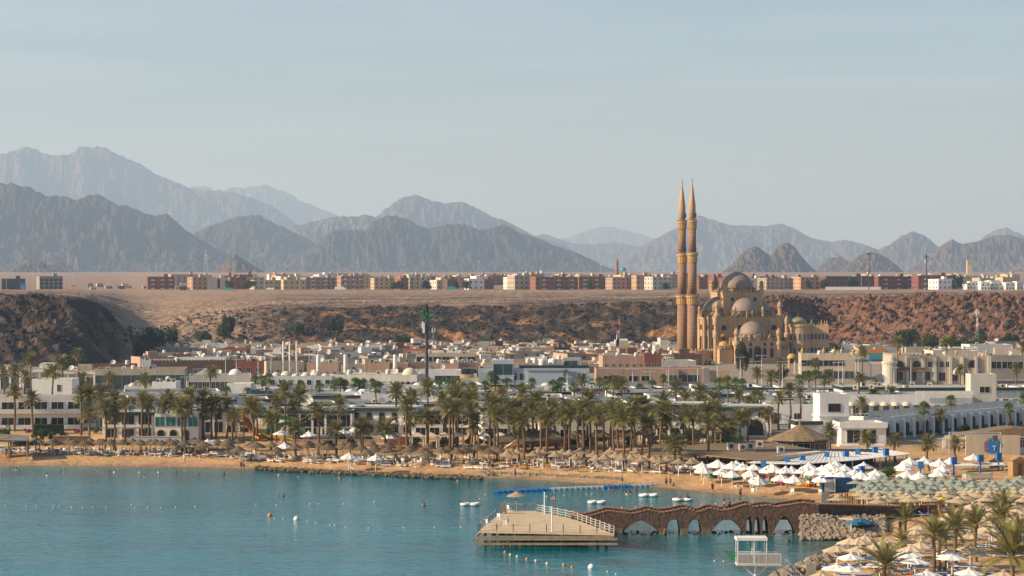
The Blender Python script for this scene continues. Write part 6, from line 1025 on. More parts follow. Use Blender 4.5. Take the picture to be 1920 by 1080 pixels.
# water slides
x, D_, z = on(455, 826); t = thing('water_slides', 'cluster of orange, yellow and green water slides on a steel stair tower', 'water slide', (x, D_, z))
def chute(name, pts, r, m):
    b = B(); n_ = 8; Pp = [Vector(p) for p in pts]
    for i, p in enumerate(Pp):
        d = (Pp[min(i + 1, len(Pp) - 1)] - Pp[max(i - 1, 0)]).normalized(); u = d.cross(Vector((0, 0, 1))).normalized(); w = u.cross(d)
        for k in range(n_ + 1): a = math.pi + math.pi * k / n_; b.v.append(tuple(p + u * r * math.cos(a) + w * r * math.sin(a)))
    for i in range(len(Pp) - 1):
        for k in range(n_): q = i * (n_ + 1) + k; b.f.append((q, q + 1, q + n_ + 2, q + n_ + 1))
    return put(name, b.mesh(name, m), t)
chute('orange_chute', [(-1.6, 3, 6.3), (-.6, 2.6, 6.0), (.6, 1.6, 4.4), (2.0, .6, 2.4), (2.8, 0, 1.3), (3.8, -.6, .9)], .75, 'orange')
chute('yellow_chute', [(-.3, 2, 3.2), (1.2, 1.6, 3.0), (2.6, 1.2, 2.6), (4.2, 1, 1.8), (5.2, .8, 1.2), (8, .6, .8), (10, .2, .4)], .6, 'yellow')
chute('green_chute', [(.5, 5, 6.4)] + [(6.0 - 3.6 * math.cos(a), 4 - 2.4 * math.sin(a), 5.6 - .25 * a) for a in [i * .35 for i in range(11)]] + [(9.4, 5.4, 4.2), (7, 6, 3.2), (5, 3, 1.6), (3, 1, .8), (1, 0, .5)], .85, 'slidegreen')
b = B()
for x_ in (-1.4, .2):
    for y_ in (-.6, 1.): b.tube((x_, y_, 0), (x_, y_, 6), .07)
for k in range(9): b.box(-1.4, .2, -.6, 1., .6 + k * .65, .66 + k * .65)
put('stair_tower', b.mesh('stair_tower', 'rust'), t); put('green_support', B().cyl(5.2, 3.2, 0, 5, .7, .6, 10).mesh('green_support', 'green'), t)
x, D_, z = on(1346, 862); t = thing('lookout_frame', 'tall slim wooden lookout frame with a small pitched roof among the palms', 'lookout', (x, D_, z)); b = B()
for x_ in (-.5, .5):
    for y_ in (-.5, .5): b.box(x_ - .07, x_ + .07, y_ - .07, y_ + .07, 0, 5.2)
for zz in (1.2, 2.4, 3.6): b.box(-.57, .57, -.57, .57, zz, zz + .1)
put('frame', b.mesh('frame', 'woodlight'), t); put('roof', B().wallpoly([(-.8, 5.2), (.8, 5.2), (0, 6.0)], -.7, .7).mesh('roof', 'woodlight'), t)
x, D_, z = on(592, 866); t = thing('swing_frame', 'wooden A-frame beach swing on the sand by the stone sea wall', 'swing', (x, D_, z)); b = B()
for x_ in (-1.4, 1.4): b.tube((x_, -.7, 0), (x_, 0, 2.1), .06).tube((x_, .7, 0), (x_, 0, 2.1), .06)
b.tube((-1.5, 0, 2.1), (1.5, 0, 2.1), .06); put('frame', b.mesh('frame', 'timber'), t); put('seat', B().box(-.8, .8, -.25, .25, .5, .58).tube((-.8, 0, .58), (-.8, 0, 2.1), .02).tube((.8, 0, .58), (.8, 0, 2.1), .02).mesh('seat', 'timber'), t)
# hedges and flowering shrubs in front of the left hotel
x, D_, z = on(92, 812); t = thing('clipped_hedge', 'long clipped dark green hedge in front of the balcony hotel', 'hedge', (x, D_, z)); b = B(); rr = random.Random(4)
for i in range(5200):
    u, v, q = rr.uniform(-3.1, 3.1), rr.uniform(-1, 1), rr.uniform(0, 1.9); s = rr.random()
    if s < .45: v = -1 + rr.uniform(0, .1)
    elif s < .8: q = 1.9 - rr.uniform(0, .1)
    a, c_ = rr.uniform(0, 3.1), rr.uniform(-1, 1); e = .12; b.add([(u, v, q), (u + e * math.cos(a), v + e * math.sin(a), q + .04), (u + e * .5, v + e * c_ * .5, q + e)], [(0, 1, 2)])
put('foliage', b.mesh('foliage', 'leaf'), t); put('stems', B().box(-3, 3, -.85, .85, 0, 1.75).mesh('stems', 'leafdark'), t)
for px, cy, by, w, k, lab in ((82, 800, 826, 24, 'g', 'round green shrub below the clipped hedge'), (97, 805, 832, 20, 'g', 'small ball-shaped shrub in front of the clipped hedge'), (68, 802, 822, 22, 'g', 'low green shrub at the end of the clipped hedge'), (8, 790, 826, 34, 'o', 'olive green tree beside the yellow gable of the beach bar'), (3, 772, 800, 22, 'd', 'dark tree in front of the left hotel corner'), (120, 804, 824, 24, 'g', 'dark low shrub right of the clipped hedge'), (1665, 870, 893, 40, 'b', 'bright green round bush between the white and the slatted parasols'), (1806, 792, 818, 40, 'd', 'dense dark green tree before the arched hotel wing'), (1862, 800, 816, 46, 'b', 'bright green hedge bush below the arched wing'), (1905, 800, 816, 40, 'b', 'second bright green hedge bush at the end of the arched wing'), (180, 795, 812, 12, 'b', 'small bright shrub beside a leaning palm'), (660, 818, 842, 30, 'd', 'dark round shrub before the pool terrace'), (618, 822, 842, 30, 'd', 'low dark shrub left of the pool terrace'), (812, 800, 815, 26, 'g', 'flat green shrub in front of the wide-windowed hotel wing'), (1075, 818, 838, 26, 'b', 'bright green shrub among the grove trunks'), (1300, 800, 830, 36, 'd', 'dark leafy tree behind the grove on the right'), (1270, 800, 828, 28, 'd', 'dark shrub behind the short grove palm'), (985, 830, 842, 20, 'b', 'small bright shrub under the thatched bar')):
    tree(px, cy, by, w, k, lab, name='shrub' if by - cy < 27 else 'leafy_tree', cat='shrub' if by - cy < 27 else 'tree')
MG_ = blob_crown(77, 'magenta', 700, .2, 6)
for px, py, w in ((52, 806, 20), (146, 806, 26), (58, 790, 8)):
    x, D_, z = on(px, py + 6); t = thing('bougainvillea', 'pink flowering bougainvillea against the balcony hotel', 'shrub', (x, D_, z if py > 795 else z + 2.2), 0, 'pink bougainvilleas at the hotel'); put('blossom', MG_, t, (0, 0, .1), sc=(w * .055, .7, .95)); put('stem', B().cyl(0, 0, -.3, .6, .05).mesh('stem', 'trunk'), t)
# ---------------------------------------------------------------- palms, picture positions of crown and foot
LAB = {'a': ('feathery date palm standing before the white balcony hotel', 'date palms before the balcony hotel'), 'b': ('feathery date palm on the long beach between straw parasols and hotel fronts', 'date palms on the long beach'),
       'c': ('feathery date palm in the dense grove behind the pointed straw parasols', 'date palms of the dense grove'), 'd': ('feathery date palm near the white awning and arched hotel wing', 'date palms by the right-hand hotel'),
       'e': ('tall date palm on the street by the castle restaurant and mosque', 'date palms on the town street'), 'f': ('bright green fan palm lining the street behind the hotels', 'fan palms along the street'), 'g': ('tall date palm behind the left hotel, before the arcade', 'date palms before the arcade')}
r9 = random.Random(31)
PALMS = {'a': [(100, 697, 798), (27, 733, 808), (62, 748, 808), (152, 742, 826), (167, 738, 826), (190, 735, 806), (215, 748, 806), (166, 775, 828), (197, 765, 845), (212, 775, 843), (235, 757, 832)],
 'g': [(60, 674, 762), (25, 695, 758), (120, 680, 758), (6, 700, 755), (46, 704, 752), (88, 706, 752), (151, 712, 752), (208, 710, 750), (270, 713, 748), (146, 664, 712), (396, 698, 748)],
 'b': [(267, 750, 828), (277, 756, 830), (306, 760, 824), (318, 752, 822), (342, 762, 848), (349, 768, 847), (360, 744, 824), (380, 744, 822), (397, 755, 824), (383, 771, 824), (405, 758, 824), (425, 758, 824), (435, 782, 838), (475, 762, 833), (480, 770, 826), (518, 758, 829), (533, 732, 826), (550, 762, 828), (508, 785, 844), (555, 802, 857), (560, 742, 822), (596, 772, 849), (637, 760, 828), (631, 806, 854), (678, 802, 848), (680, 796, 840), (720, 803, 848), (725, 800, 838), (763, 758, 841), (770, 744, 830), (743, 735, 813), (802, 728, 841), (800, 782, 842), (768, 788, 838), (845, 763, 863), (830, 750, 836), (858, 743, 832), (838, 772, 838)],
 'c': [(847, 767, 858), (857, 748, 836), (882, 748, 838), (883, 770, 846), (888, 793, 861), (927, 758, 848), (932, 780, 864), (920, 752, 836), (952, 770, 840), (963, 782, 842), (975, 765, 838), (982, 788, 866), (973, 798, 861), (998, 773, 842), (1007, 753, 836), (1015, 777, 850), (1025, 783, 869), (1028, 765, 838), (1043, 763, 840), (1058, 780, 852), (1070, 776, 871), (1066, 765, 840), (1085, 770, 846), (1095, 763, 856), (1101, 748, 836), (1107, 777, 850), (1122, 780, 873), (1133, 773, 846), (1145, 770, 850), (1152, 772, 858), (1160, 765, 840), (1167, 783, 879), (1182, 772, 850), (1190, 760, 838), (1203, 777, 852), (1208, 762, 838), (1217, 795, 877), (1223, 788, 852), (1238, 770, 858), (1248, 790, 856), (1258, 772, 840), (1262, 833, 881), (1244, 752, 830), (1280, 788, 836), (1286, 748, 812), (1294, 776, 842), (1304, 780, 858), (1293, 823, 850), (1325, 795, 873), (1325, 772, 838), (1338, 768, 834), (1352, 790, 846), (1357, 817, 852), (1385, 785, 840), (1402, 782, 836), (1370, 800, 838), (1310, 752, 815), (1340, 748, 808), (940, 742, 820), (978, 738, 815), (1091, 712, 775), (1150, 716, 778), (1165, 722, 780), (1270, 728, 790), (1312, 732, 790), (860, 728, 800), (885, 738, 815)],
 'd': [(1559, 806, 869), (1624, 822, 863), (1679, 825, 866), (1742, 831, 882), (1792, 831, 860), (1764, 777, 814), (1610, 708, 776), (1638, 738, 775), (1670, 736, 774), (1480, 730, 812), (1440, 777, 823), (1425, 742, 800), (1460, 745, 806), (1500, 735, 798), (1405, 752, 806), (1615, 755, 790), (1386, 740, 796)],
 'e': [(1683, 642, 720), (1776, 642, 718), (1616, 660, 712), (1528, 682, 722), (1462, 680, 722), (1555, 704, 735), (1800, 693, 722), (1905, 690, 722), (1918, 650, 700), (1645, 715, 742), (1420, 700, 745), (1446, 706, 750)],
 'f': [(567, 725, 762), (600, 727, 760), (627, 722, 757), (640, 716, 756), (644, 722, 756), (667, 718, 755), (673, 722, 755), (682, 720, 754), (698, 718, 752), (707, 727, 800), (712, 724, 752), (743, 728, 802), (825, 723, 760), (840, 722, 764), (853, 720, 758), (870, 728, 764), (920, 707, 756), (910, 723, 760), (928, 713, 756), (949, 718, 760), (996, 718, 752), (1037, 723, 758), (1053, 716, 756), (1046, 732, 758), (1123, 716, 762), (1138, 722, 764), (1077, 727, 768), (1013, 742, 770), (857, 718, 756), (885, 727, 760), (1242, 710, 752), (1223, 722, 758), (1198, 728, 756), (1350, 720, 790), (1365, 716, 803), (1390, 720, 774), (1380, 718, 770), (1323, 743, 782), (1415, 743, 782), (1377, 768, 806), (1418, 763, 800), (477, 712, 757), (493, 714, 758), (502, 709, 770), (425, 735, 770), (462, 735, 768), (565, 728, 764), (1515, 706, 760), (1528, 702, 775), (1545, 712, 762), (1498, 712, 756), (1580, 728, 748), (1510, 764, 790), (1732, 766, 818), (1783, 752, 810), (1893, 766, 803), (1925, 748, 800)]}
for k, L_ in PALMS.items():
    T_ = [palm(px, cy, by, 'f' if k == 'f' else 'd', *LAB[k], sc=1.05 if k == 'f' else .85 if k == 'd' else 1.08) for px, cy, by in L_]
    if k in 'abcd': rows3(T_, LAB[k][1], {'a': 'date palm at the balcony hotel', 'b': 'date palm', 'c': 'date palm of the grove', 'd': 'single-standing date palm'}[k])
    if k == 'f': rows3(T_, 'fan palms', 'bright fan palm inland,', 'nearest the beach')
for i in range(46):
    px = r9.uniform(560, 1400); py = r9.uniform(824, 838); w = r9.uniform(12, 34); tree(px, py - r9.uniform(8, 20), py, w, r9.choice('gdob'), 'garden shrub between palm trunks %s' % zone(px), 'garden shrubs %s' % zone(px), 'shrub', cat='shrub')
for i in range(9):
    px = 930 + i * 46 + r9.uniform(-10, 10); x, D_, z = on(px, r9.uniform(832, 846)); t = thing('thatch_shelter', 'low thatched shelter on wooden posts %s' % zone(px), 'shelter', (x, D_, z), r9.uniform(-.3, .3), 'thatched shelters %s' % zone(px)); put('roof', B().lathe([(3.0, 2.2), (2.9, 2.4), (1.2, 3.1), (.1, 3.5)], 4).mesh('roof', 'straw'), t, rz=.785)
    for s_ in ((-1.7, -1.7), (1.7, -1.7), (1.7, 1.7), (-1.7, 1.7)): put('post', B().cyl(s_[0], s_[1], 0, 2.3, .1).mesh('post', 'timber'), t)
# near palms: every frond is a piece of its own
def near_frond(seed, ln, nl=34):
    r = random.Random(seed); b = B(); pts = rachis(0., .25, ln, .75 + .3 * r.random(), 9, r)
    for a, c in zip(pts[:-1], pts[1:]): b.tube(a, c, .028, .02, 4)
    leaf_strip(b, pts, Vector((0, 1, 0)), .04, .5, nl, .62, r); return b.mesh('frond', 'frond')
NF = [near_frond(i, 2.3 + .12 * i) for i in range(5)]
NT = trunk_mesh(50, .24, .19, 14)
def near_palm(px, cy, by, lab, s=1., n_=30, h=None):
    z = 1.5; x, D_, z = on(px, by); h = h or max(1.2, (by - cy) * D_ / F); t = thing('date_palm', lab, 'palm tree', (x, D_, z - .1), random.uniform(0, 6.28)); put('trunk', NT, t, sc=(1, 1, h)); r = random.Random(int(px * 7 + by)); c = put('crown', B().lathe([(.2, -.3), (.30, 0), (.22, .3), (.05, .5)], 9).mesh('crown', 'deadfrond'), t, (0, 0, h))
    for i in range(n_):
        f = i / n_; el = math.radians(70 - 88 * f + r.uniform(-8, 8)); put('frond', NF[r.randrange(5)], c, (0, 0, .25 * (1 - f)), sc=s * r.uniform(.85, 1.1), rot=(r.uniform(-.5, .5), -el, i * 2.39996 + r.uniform(-.2, .2)))
for i, (px, cy, by, s) in enumerate(((1697, 975, 1030, .9), (1691, 1014, 1052, .75), (1750, 1003, 1080, 1.0), (1762, 1006, 1076, .85), (1792, 993, 1064, 1.15), (1830, 985, 1052, 1.1), (1883, 958, 1000, 1.15), (1873, 970, 1004, .9), (1912, 996, 1040, .9), (1658, 1062, 1128, 1.25), (1897, 1042, 1135, 1.65), (1771, 1010, 1070, .6))):
    near_palm(px, cy, by, ('slender young date palm beside the beige parasols at the bay corner', 'short date palm with a thin crown under the slender young one', 'leaning-fronded date palm between white parasols, front of a pair', 'date palm close behind the leaning-fronded one', 'bushy date palm with thick trunk above the yellow loungers', 'full-crowned date palm beside the wooden sand kiosk', 'date palm with long upright fronds beside the tan slatted parasols', 'thin-crowned date palm touching the one with long upright fronds', 'upright date palm in the thick of the beige parasols at the edge', 'wide low date palm crown over the front sunbeds', 'largest date palm with spreading grey-green fronds over the near sand', 'small date palm trunk between the palm pair and the bushy palm')[i], s, 34 if s > 1 else 26)
# ---------------------------------------------------------------- parasols, picture positions of their tips
UM = {'straw': [(67, 818), (48, 823), (38, 828), (67, 827), (75, 824), (98, 822), (100, 828), (130, 827), (138, 823), (168, 828), (160, 824), (187, 821), (193, 826), (208, 829), (230, 822), (248, 827), (262, 822), (282, 829), (292, 822), (317, 828), (303, 823), (330, 822), (323, 831), (345, 826), (365, 818), (374, 819), (383, 826), (408, 821), (425, 827), (428, 821), (447, 837), (447, 820), (472, 830), (483, 835), (480, 826), (510, 830), (520, 838), (534, 825), (553, 829), (577, 833), (580, 823), (600, 827), (612, 826), (615, 834), (643, 827), (657, 827), (658, 838), (677, 833), (696, 826), (702, 835), (687, 844), (715, 832), (728, 828), (727, 842), (750, 833), (770, 832), (768, 842), (793, 837), (802, 847), (803, 830), (827, 839), (840, 834), (858, 846), (868, 842), (875, 835), (880, 831), (895, 833), (915, 846), (927, 833), (936, 837)],
 'hat': [(951, 848), (960, 844), (970, 838), (1000, 850), (1008, 847), (1010, 836), (1018, 838), (1042, 847), (1054, 837), (1068, 840), (1078, 847), (1088, 838), (1113, 843), (1118, 851), (1133, 849), (1147, 837), (1155, 845), (1167, 855), (1165, 847), (1183, 850), (1193, 837), (1204, 856), (1211, 850), (1227, 852), (1237, 858), (1252, 852), (1272, 858), (1293, 848), (1302, 855), (1295, 865)],
 'white': [(1315, 868), (1319, 872), (1342, 866), (1347, 861), (1353, 875), (1372, 863), (1383, 860), (1373, 870), (1373, 878), (1394, 873), (1407, 879), (1413, 869), (1441, 873), (1446, 865), (1452, 876), (1465, 885), (1473, 873), (1484, 871), (1489, 887), (1505, 878), (1511, 872), (1517, 865), (1527, 878), (1540, 869), (1547, 872), (1540, 889), (1557, 864), (1551, 875), (1566, 861), (1560, 869), (1572, 874), (1584, 868), (1566, 881), (1578, 885), (1601, 875), (1619, 862), (1616, 881), (1634, 886), (1643, 876), (1704, 854), (1697, 861), (1698, 867), (1700, 880), (1733, 853), (1761, 858), (1782, 854), (1767, 869), (1760, 877), (1824, 847), (1724, 882)],
 'green': [(1661, 892), (1687, 890), (1674, 896), (1699, 893), (1735, 890), (1769, 889), (1698, 898), (1726, 899), (1748, 894), (1788, 892), (1782, 898), (1821, 893), (1812, 897), (1653, 903), (1676, 906), (1713, 906), (1728, 907), (1748, 903), (1770, 907), (1800, 904), (1825, 901), (1847, 903), (1864, 899), (1850, 896), (1826, 907), (1868, 907), (1898, 903), (1904, 898), (1914, 890), (1645, 910), (1664, 911), (1689, 911), (1702, 914), (1741, 912), (1784, 911), (1607, 895), (1625, 897), (1613, 907), (1637, 906), (1647, 897), (1631, 900), (1711, 900), (1649, 891), (1762, 898), (1800, 898), (1838, 910), (1886, 894), (1885, 908), (1626, 911), (1716, 911), (1755, 911), (1805, 911)],
 'tan': [(1573, 924), (1616, 916), (1627, 922), (1646, 919), (1649, 929), (1661, 927), (1671, 921), (1689, 917), (1707, 926), (1724, 918), (1760, 923), (1773, 913), (1776, 919), (1810, 921), (1824, 915), (1814, 912), (1850, 925), (1856, 918), (1870, 913), (1856, 911), (1884, 924), (1904, 918), (1902, 910), (1919, 912), (1921, 927), (1700, 922), (1740, 926), (1796, 927), (1835, 918)],
 'beige': [(1838, 937), (1825, 941), (1803, 949), (1795, 954), (1727, 980), (1715, 991), (1624, 1000), (1610, 1005), (1596, 1006), (1660, 1008), (1690, 1002), (1642, 1017), (1614, 1019), (1708, 1019), (1727, 1012), (1570, 1018), (1818, 1017), (1823, 1026), (1855, 982), (1848, 989), (1822, 995), (1860, 973), (1897, 970), (1908, 952), (1912, 963), (1897, 938), (1900, 990), (1890, 998), (1917, 980), (1882, 1068), (1908, 944), (1541, 1069), (1870, 945), (1862, 957), (1842, 961), (1779, 962), (1765, 972)],
 'fwhite': [(1703, 1029), (1715, 1041), (1595, 1035), (1569, 1054), (1593, 1058), (1777, 1028), (1785, 1035), (1818, 1062), (1740, 1067), (1780, 1076), (1650, 1048)]}
for k, L_ in UM.items():
    T_ = [parasol(px, ty, k) for px, ty in L_]; rows3(T_, ULAB[k][1].split(' on ')[0].split(' by ')[0], {'straw': 'shaggy straw parasol', 'hat': 'smooth pointed straw parasol', 'white': 'white fabric parasol', 'green': 'grey-green slatted parasol', 'tan': 'tan slatted parasol', 'beige': 'beige parasol over blue sunbeds', 'fwhite': 'white low parasol over blue sunbeds'}[k])
    if k == 'tan': T_[0]['label'] = 'lone tan slatted parasol before the rough board fence'; T_[0].pop('group', None)
parasol(1418, 886, 'white', 'white parasol leaning to one side at the edge of the crowd', tilt=.3)
D_ = 252.; x, D_, z = on(1612, 1003); t = thing('beach_parasol', 'big blue parasol by the stony spit below the bridge', 'parasol', (x, D_, z)); put('canopy', panelled(1.9, .8, 'parasolblue', z=1.7), t); put('pole', POLE['w'], t)
t = thing('square_parasol', 'flat square tan parasol next to the big blue one', 'parasol', (x - 1.6, D_ - 3, z)); put('canopy', B().lathe([(1.6, 2.5), (1.5, 2.6), (.1, 2.85)], 4).mesh('canopy', 'tanslat'), t); put('pole', POLE['w'], t)
# ---------------------------------------------------------------- sunbeds and chairs
for x, D_, z, k in list(PARASOLS):
    if k in ('beige', 'fwhite'):
        for s in (-1, 1):
            c = 'yellow' if random.random() < .06 else 'bluemat'; lounger(x + s * random.uniform(.9, 1.3), D_ - random.uniform(.2, 1.4), z, random.uniform(1.2, 1.9), c, 'white framed sunbed with a %s mattress on the near sand' % ('yellow' if c == 'yellow' else 'blue'), 'sunbeds with %s mattress on the near sand' % ('yellow' if c == 'yellow' else 'blue'))
    elif k == 'tan' and random.random() < .8:
        lounger(x + random.uniform(-1, 1), D_ - 1., z, random.uniform(1.3, 1.8), 'bluemat', 'blue sunbed under the tan slatted parasols', 'blue sunbeds under the tan parasols')
    elif k == 'white' and random.random() < .5 and D_ < 400: chair(x + random.uniform(-1, 1), D_ - 1.3, z, random.uniform(0, 6), 'white plastic chair among the white parasols', 'chairs among the white parasols')
def band(px):     # rows of the sunbeds on the long beach: back and front picture rows
    return float(np.interp(px, [0, 320, 560, 760, 900, 1100, 1300], [846, 850, 856, 862, 864, 870, 880])), float(np.interp(px, [0, 320, 480, 560, 760, 900, 1100, 1300], [851, 856, 864, 868, 876, 880, 884, 891]))
r6 = random.Random(3)
for i in range(165):
    px = r6.uniform(0, 1300); a, c = band(px); py = r6.uniform(a - 4, c); x, D_, z = on(px, py); lc = 'bluemat' if (px < 340 and r6.random() < .45) else r6.choice(('canvascream', 'canvas', 'canvascream')); q = zone(px)
    lounger(x, D_, z, r6.gauss(1.15, .35) + (0 if r6.random() < .8 else 1.6), lc, '%s sunbed on the sand %s' % ({'bluemat': 'blue cushioned', 'canvas': 'white', 'canvascream': 'cream'}[lc], q), '%s sunbeds %s' % (lc, q))
for i in range(110):
    px = r6.choice((r6.uniform(90, 330), r6.uniform(640, 900), r6.uniform(1000, 1300))); a, c = band(px); x, D_, z = on(px, r6.uniform(a - 2, c - 4)); q = zone(px); chair(x, D_, z, r6.uniform(0, 6.3), 'white plastic chair on the sand %s' % q, 'white plastic chairs %s' % q)
TWM = {m: B().box(-.4, .4, -.9, .9, .0, .03).mesh('cloth', m) for m in ('cloth_red', 'turq', 'canvas', 'purple', 'yellow')}; TBT = B().lathe([(.3, .42), (.3, .46)], 10).mesh('top', 'canvas'); TBL = B().lathe([(.22, 0), (.05, .08), (.05, .42)], 8).mesh('foot', 'canvas')
for i in range(190):
    px = r6.uniform(0, 1310); a, c = band(px); x, D_, z = on(px, r6.uniform(a - 5, c)); q = zone(px)
    if i % 3: t = thing('side_table', 'small round white side table %s' % q, 'table', (x, D_, z), 0, 'white side tables %s' % q, 1.3); put('top', TBT, t); put('foot', TBL, t)
    else: m = r6.choice(list(TWM)); t = thing('beach_towel', '%s beach towel on the sand %s' % ({'cloth_red': 'red', 'canvas': 'white', 'turq': 'turquoise'}.get(m, m), q), 'towel', (x, D_, z + .16), r6.random() * 3, '%s towels %s' % (m, q)); put('cloth', TWM[m], t); put('rolled_end', B().tube((-.4, .9, .1), (.4, .9, .1), .1).mesh('rolled_end', m) if ('re', m) not in WIN else WIN[('re', m)], t); WIN[('re', m)] = t.children[1].data
RINGM = {m: B().lathe([(.45 + .22 * math.cos(a), .22 + .22 * math.sin(a)) for a in [i * .628 for i in range(11)]], 18, cap=False).mesh('ring', m, True) for m in ('green', 'red', 'yellow', 'magenta')}; VALVE = B().cyl(.45, 0, .42, .5, .04).mesh('valve', 'canvas'); YT = B().box(-.4, .4, -.4, .4, .45, .52).mesh('top', 'yellow'); YL = B().box(-.035, .035, -.035, .035, 0, .45).mesh('leg', 'yellow')
for i in range(46):
    px = r6.uniform(1312, 1545); py = float(np.interp(px, [1312, 1545], [890, 912])) + r6.uniform(-9, 4); x, D_, z = on(px, py)
    if i % 2: m = r6.choice(list(RINGM)); t = thing('swim_ring', 'inflated %s swim ring on the sand below the white parasols' % {'magenta': 'pink'}.get(m, m), 'swim ring', (x, D_, z), r6.random(), '%s swim rings on the sand' % m, 1.3); put('ring', RINGM[m], t); put('valve', VALVE, t)
    else: t = thing('beach_table', 'small yellow plastic table on the sand below the white parasols', 'table', (x, D_, z), r6.random(), 'yellow tables below the white parasols', 1.2); put('top', YT, t); [put('leg', YL, t, (x_, y_, 0)) for x_ in (-.32, .32) for y_ in (-.32, .32)]
# ---------------------------------------------------------------- sea wall, bridge and platform
sw = [(478, 879), (560, 884), (700, 890), (800, 895), (905, 897)]; pts = []
for i in range(1500):
    f = r6.random() * 3.999; k = int(f); px = sw[k][0] + (sw[k + 1][0] - sw[k][0]) * (f - k); py = sw[k][1] + (sw[k + 1][1] - sw[k][1]) * (f - k) - r6.uniform(0, 6); zz = r6.uniform(.0, .42); D_ = (H - zz) * F / (py - HY); pts.append((px2x(px, D_), D_, zz))
rocks('sea_wall_stones', 'darkrock', pts, .12, .42, 8)
sw = [(900, 886), (1000, 890), (1100, 895), (1165, 898)]; pts = []
for i in range(900):
    f = r6.random() * 2.999; k = int(f); px = sw[k][0] + (sw[k + 1][0] - sw[k][0]) * (f - k); py = sw[k][1] + (sw[k + 1][1] - sw[k][1]) * (f - k) - r6.uniform(-1, 3); x, D_, z = on(px, py); pts.append((x, D_, z))
rocks('shore_stones', 'rubble', pts, .12, .38, 9)
pts = []
for i in range(2300):
    px = r6.uniform(1502, 1660); f = (px - 1502) / 243; q = r6.random(); D_ = 285.5 + 7.2 * q + 16 * f * f * q; pts.append((px2x(px, D_), D_, 2.5 * q * (1 - .45 * f) + .1 + .9 * f * (1 - q) + r6.uniform(-.12, .12)))
rocks('riprap_stones', 'rubble', pts, .16, .42, 10)
pts = []
for i in range(420):
    f = r6.random(); px = 1600 - 140 * f + r6.uniform(-8, 14); py = 1026 + 52 * f + r6.uniform(-4, 6); D_ = (H - .4) * F / (py - HY); pts.append((px2x(px, D_), D_, r6.uniform(0, .5)))
rocks('bank_stones', 'rubble', pts, .3, .95, 14)
pts = [(px2x(r6.uniform(1150, 1480), d), d, r6.uniform(-.25, .08)) for d in [r6.uniform(292, 296) for _ in range(170)]]; rocks('bridge_foot_stones', 'pile', pts, .15, .4, 11)
BD = 293.; bx0 = px2x(1072, BD); bx1 = px2x(1535, BD)
br = thing('stone_bridge', 'dark reddish stone footbridge with wavy parapets and arches leading to the platform', 'bridge', (0, BD, 0))
def bx(px): return px2x(px, BD)
def bz(py): return H - (py - HY) * BD / F
TOPL = [(1072, 966), (1100, 969), (1120, 963), (1140, 957), (1160, 960), (1185, 963), (1205, 958), (1213, 955), (1240, 961), (1262, 957), (1283, 952), (1310, 960), (1330, 952), (1355, 957), (1372, 954), (1390, 948), (1402, 945), (1415, 951), (1425, 948), (1440, 947), (1455, 950), (1480, 946), (1505, 942), (1535, 945)]
ARCH = [(1167, 1236, 1003, 975, 'p'), (1250, 1276, 1003, 973, 'r'), (1290, 1316, 1003, 973, 'r'), (1332, 1394, 1000, 971, 'p'), (1399, 1411, 996, 968, 'r'), (1414, 1426, 996, 968, 'r'), (1429, 1441, 996, 968, 'r'), (1450, 1492, 998, 966, 'p')]
low = [(bx(1072), -.6)]
for a, c, yb, yt, k in ARCH:
    X0, X1, zt = bx(a), bx(c), bz(yt); low += [(X0, -.6), (X0, .25)]
    for i in range(1, 10):
        f = i / 10; s = (1 - abs(2 * f - 1) ** 1.5) if k == 'p' else math.sqrt(max(0, 1 - (2 * f - 1) ** 2)); low.append((X0 + (X1 - X0) * f, .25 + (zt - .25) * s))
    low += [(X1, .25), (X1, -.6)]
low.append((bx1, -.6)); top = [(bx(p), bz(q)) for p, q in TOPL]
def strip(up, lo, y0, y1):
    """wall between an upper and a lower outline, sampled at common positions"""
    xs = sorted(set([p[0] for p in up] + [p[0] + e for p in lo for e in (-.001, .001)])); xs = [q for q in xs if up[0][0] <= q <= up[-1][0]]
    U = np.interp(xs, [p[0] for p in up], [p[1] for p in up]); L0 = np.interp(xs, [p[0] + 1e-6 * i for i, p in enumerate(lo)], [p[1] for p in lo]); b = B(); n_ = len(xs)
    for q, u, l in zip(xs, U, L0): b.v += [(q, y0, l), (q, y0, u), (q, y1, u), (q, y1, l)]
    for i in range(n_ - 1):
        for k in range(4): b.f.append((4 * i + k, 4 * i + (k + 1) % 4, 4 * i + 4 + (k + 1) % 4, 4 * i + 4 + k))
    b.f += [(0, 1, 2, 3), (4 * n_ - 4, 4 * n_ - 3, 4 * n_ - 2, 4 * n_ - 1)]; return b
deckl = [(bx(1072), 1.9), (bx(1535), 2.6)]
put('front_wall', strip(top, low, 0, .45).mesh('front_wall', 'bridgestone'), br); put('back_wall', strip([(x_, z_ + .12) for x_, z_ in top], low, 3.4, 3.85).mesh('back_wall', 'bridgestone'), br)
lo2 = [(x_, min(z_, 1.9)) for x_, z_ in low]; put('vault', strip([(x_, z_ - .95) for x_, z_ in top], lo2, .451, 3.399).mesh('vault', 'bridgestone'), br)
def coping(y, dz): 
    b = B(); r = random.Random(2)
    for a, c in zip(top[:-1], top[1:]):
        n_ = max(1, int((c[0] - a[0]) / .4))
        for i in range(n_): f = (i + .5) / n_; x_ = a[0] + (c[0] - a[0]) * f; z_ = a[1] + (c[1] - a[1]) * f + dz; b.box(x_ - .19, x_ + .19, y - .06, y + .5, z_ - .06, z_ + r.uniform(.06, .14))
    return b.mesh('coping', 'coping')
put('coping', coping(0, .05), br); put('coping', coping(3.4, .17), br)
for a, c in ((1150, 1165), (1238, 1248), (1278, 1288), (1318, 1330)): put('pier_footing', B().box(bx(a) - .15, bx(c) + .15, -.3, 4.1, -.8, .75).mesh('pier_footing', 'darkrock'), br)
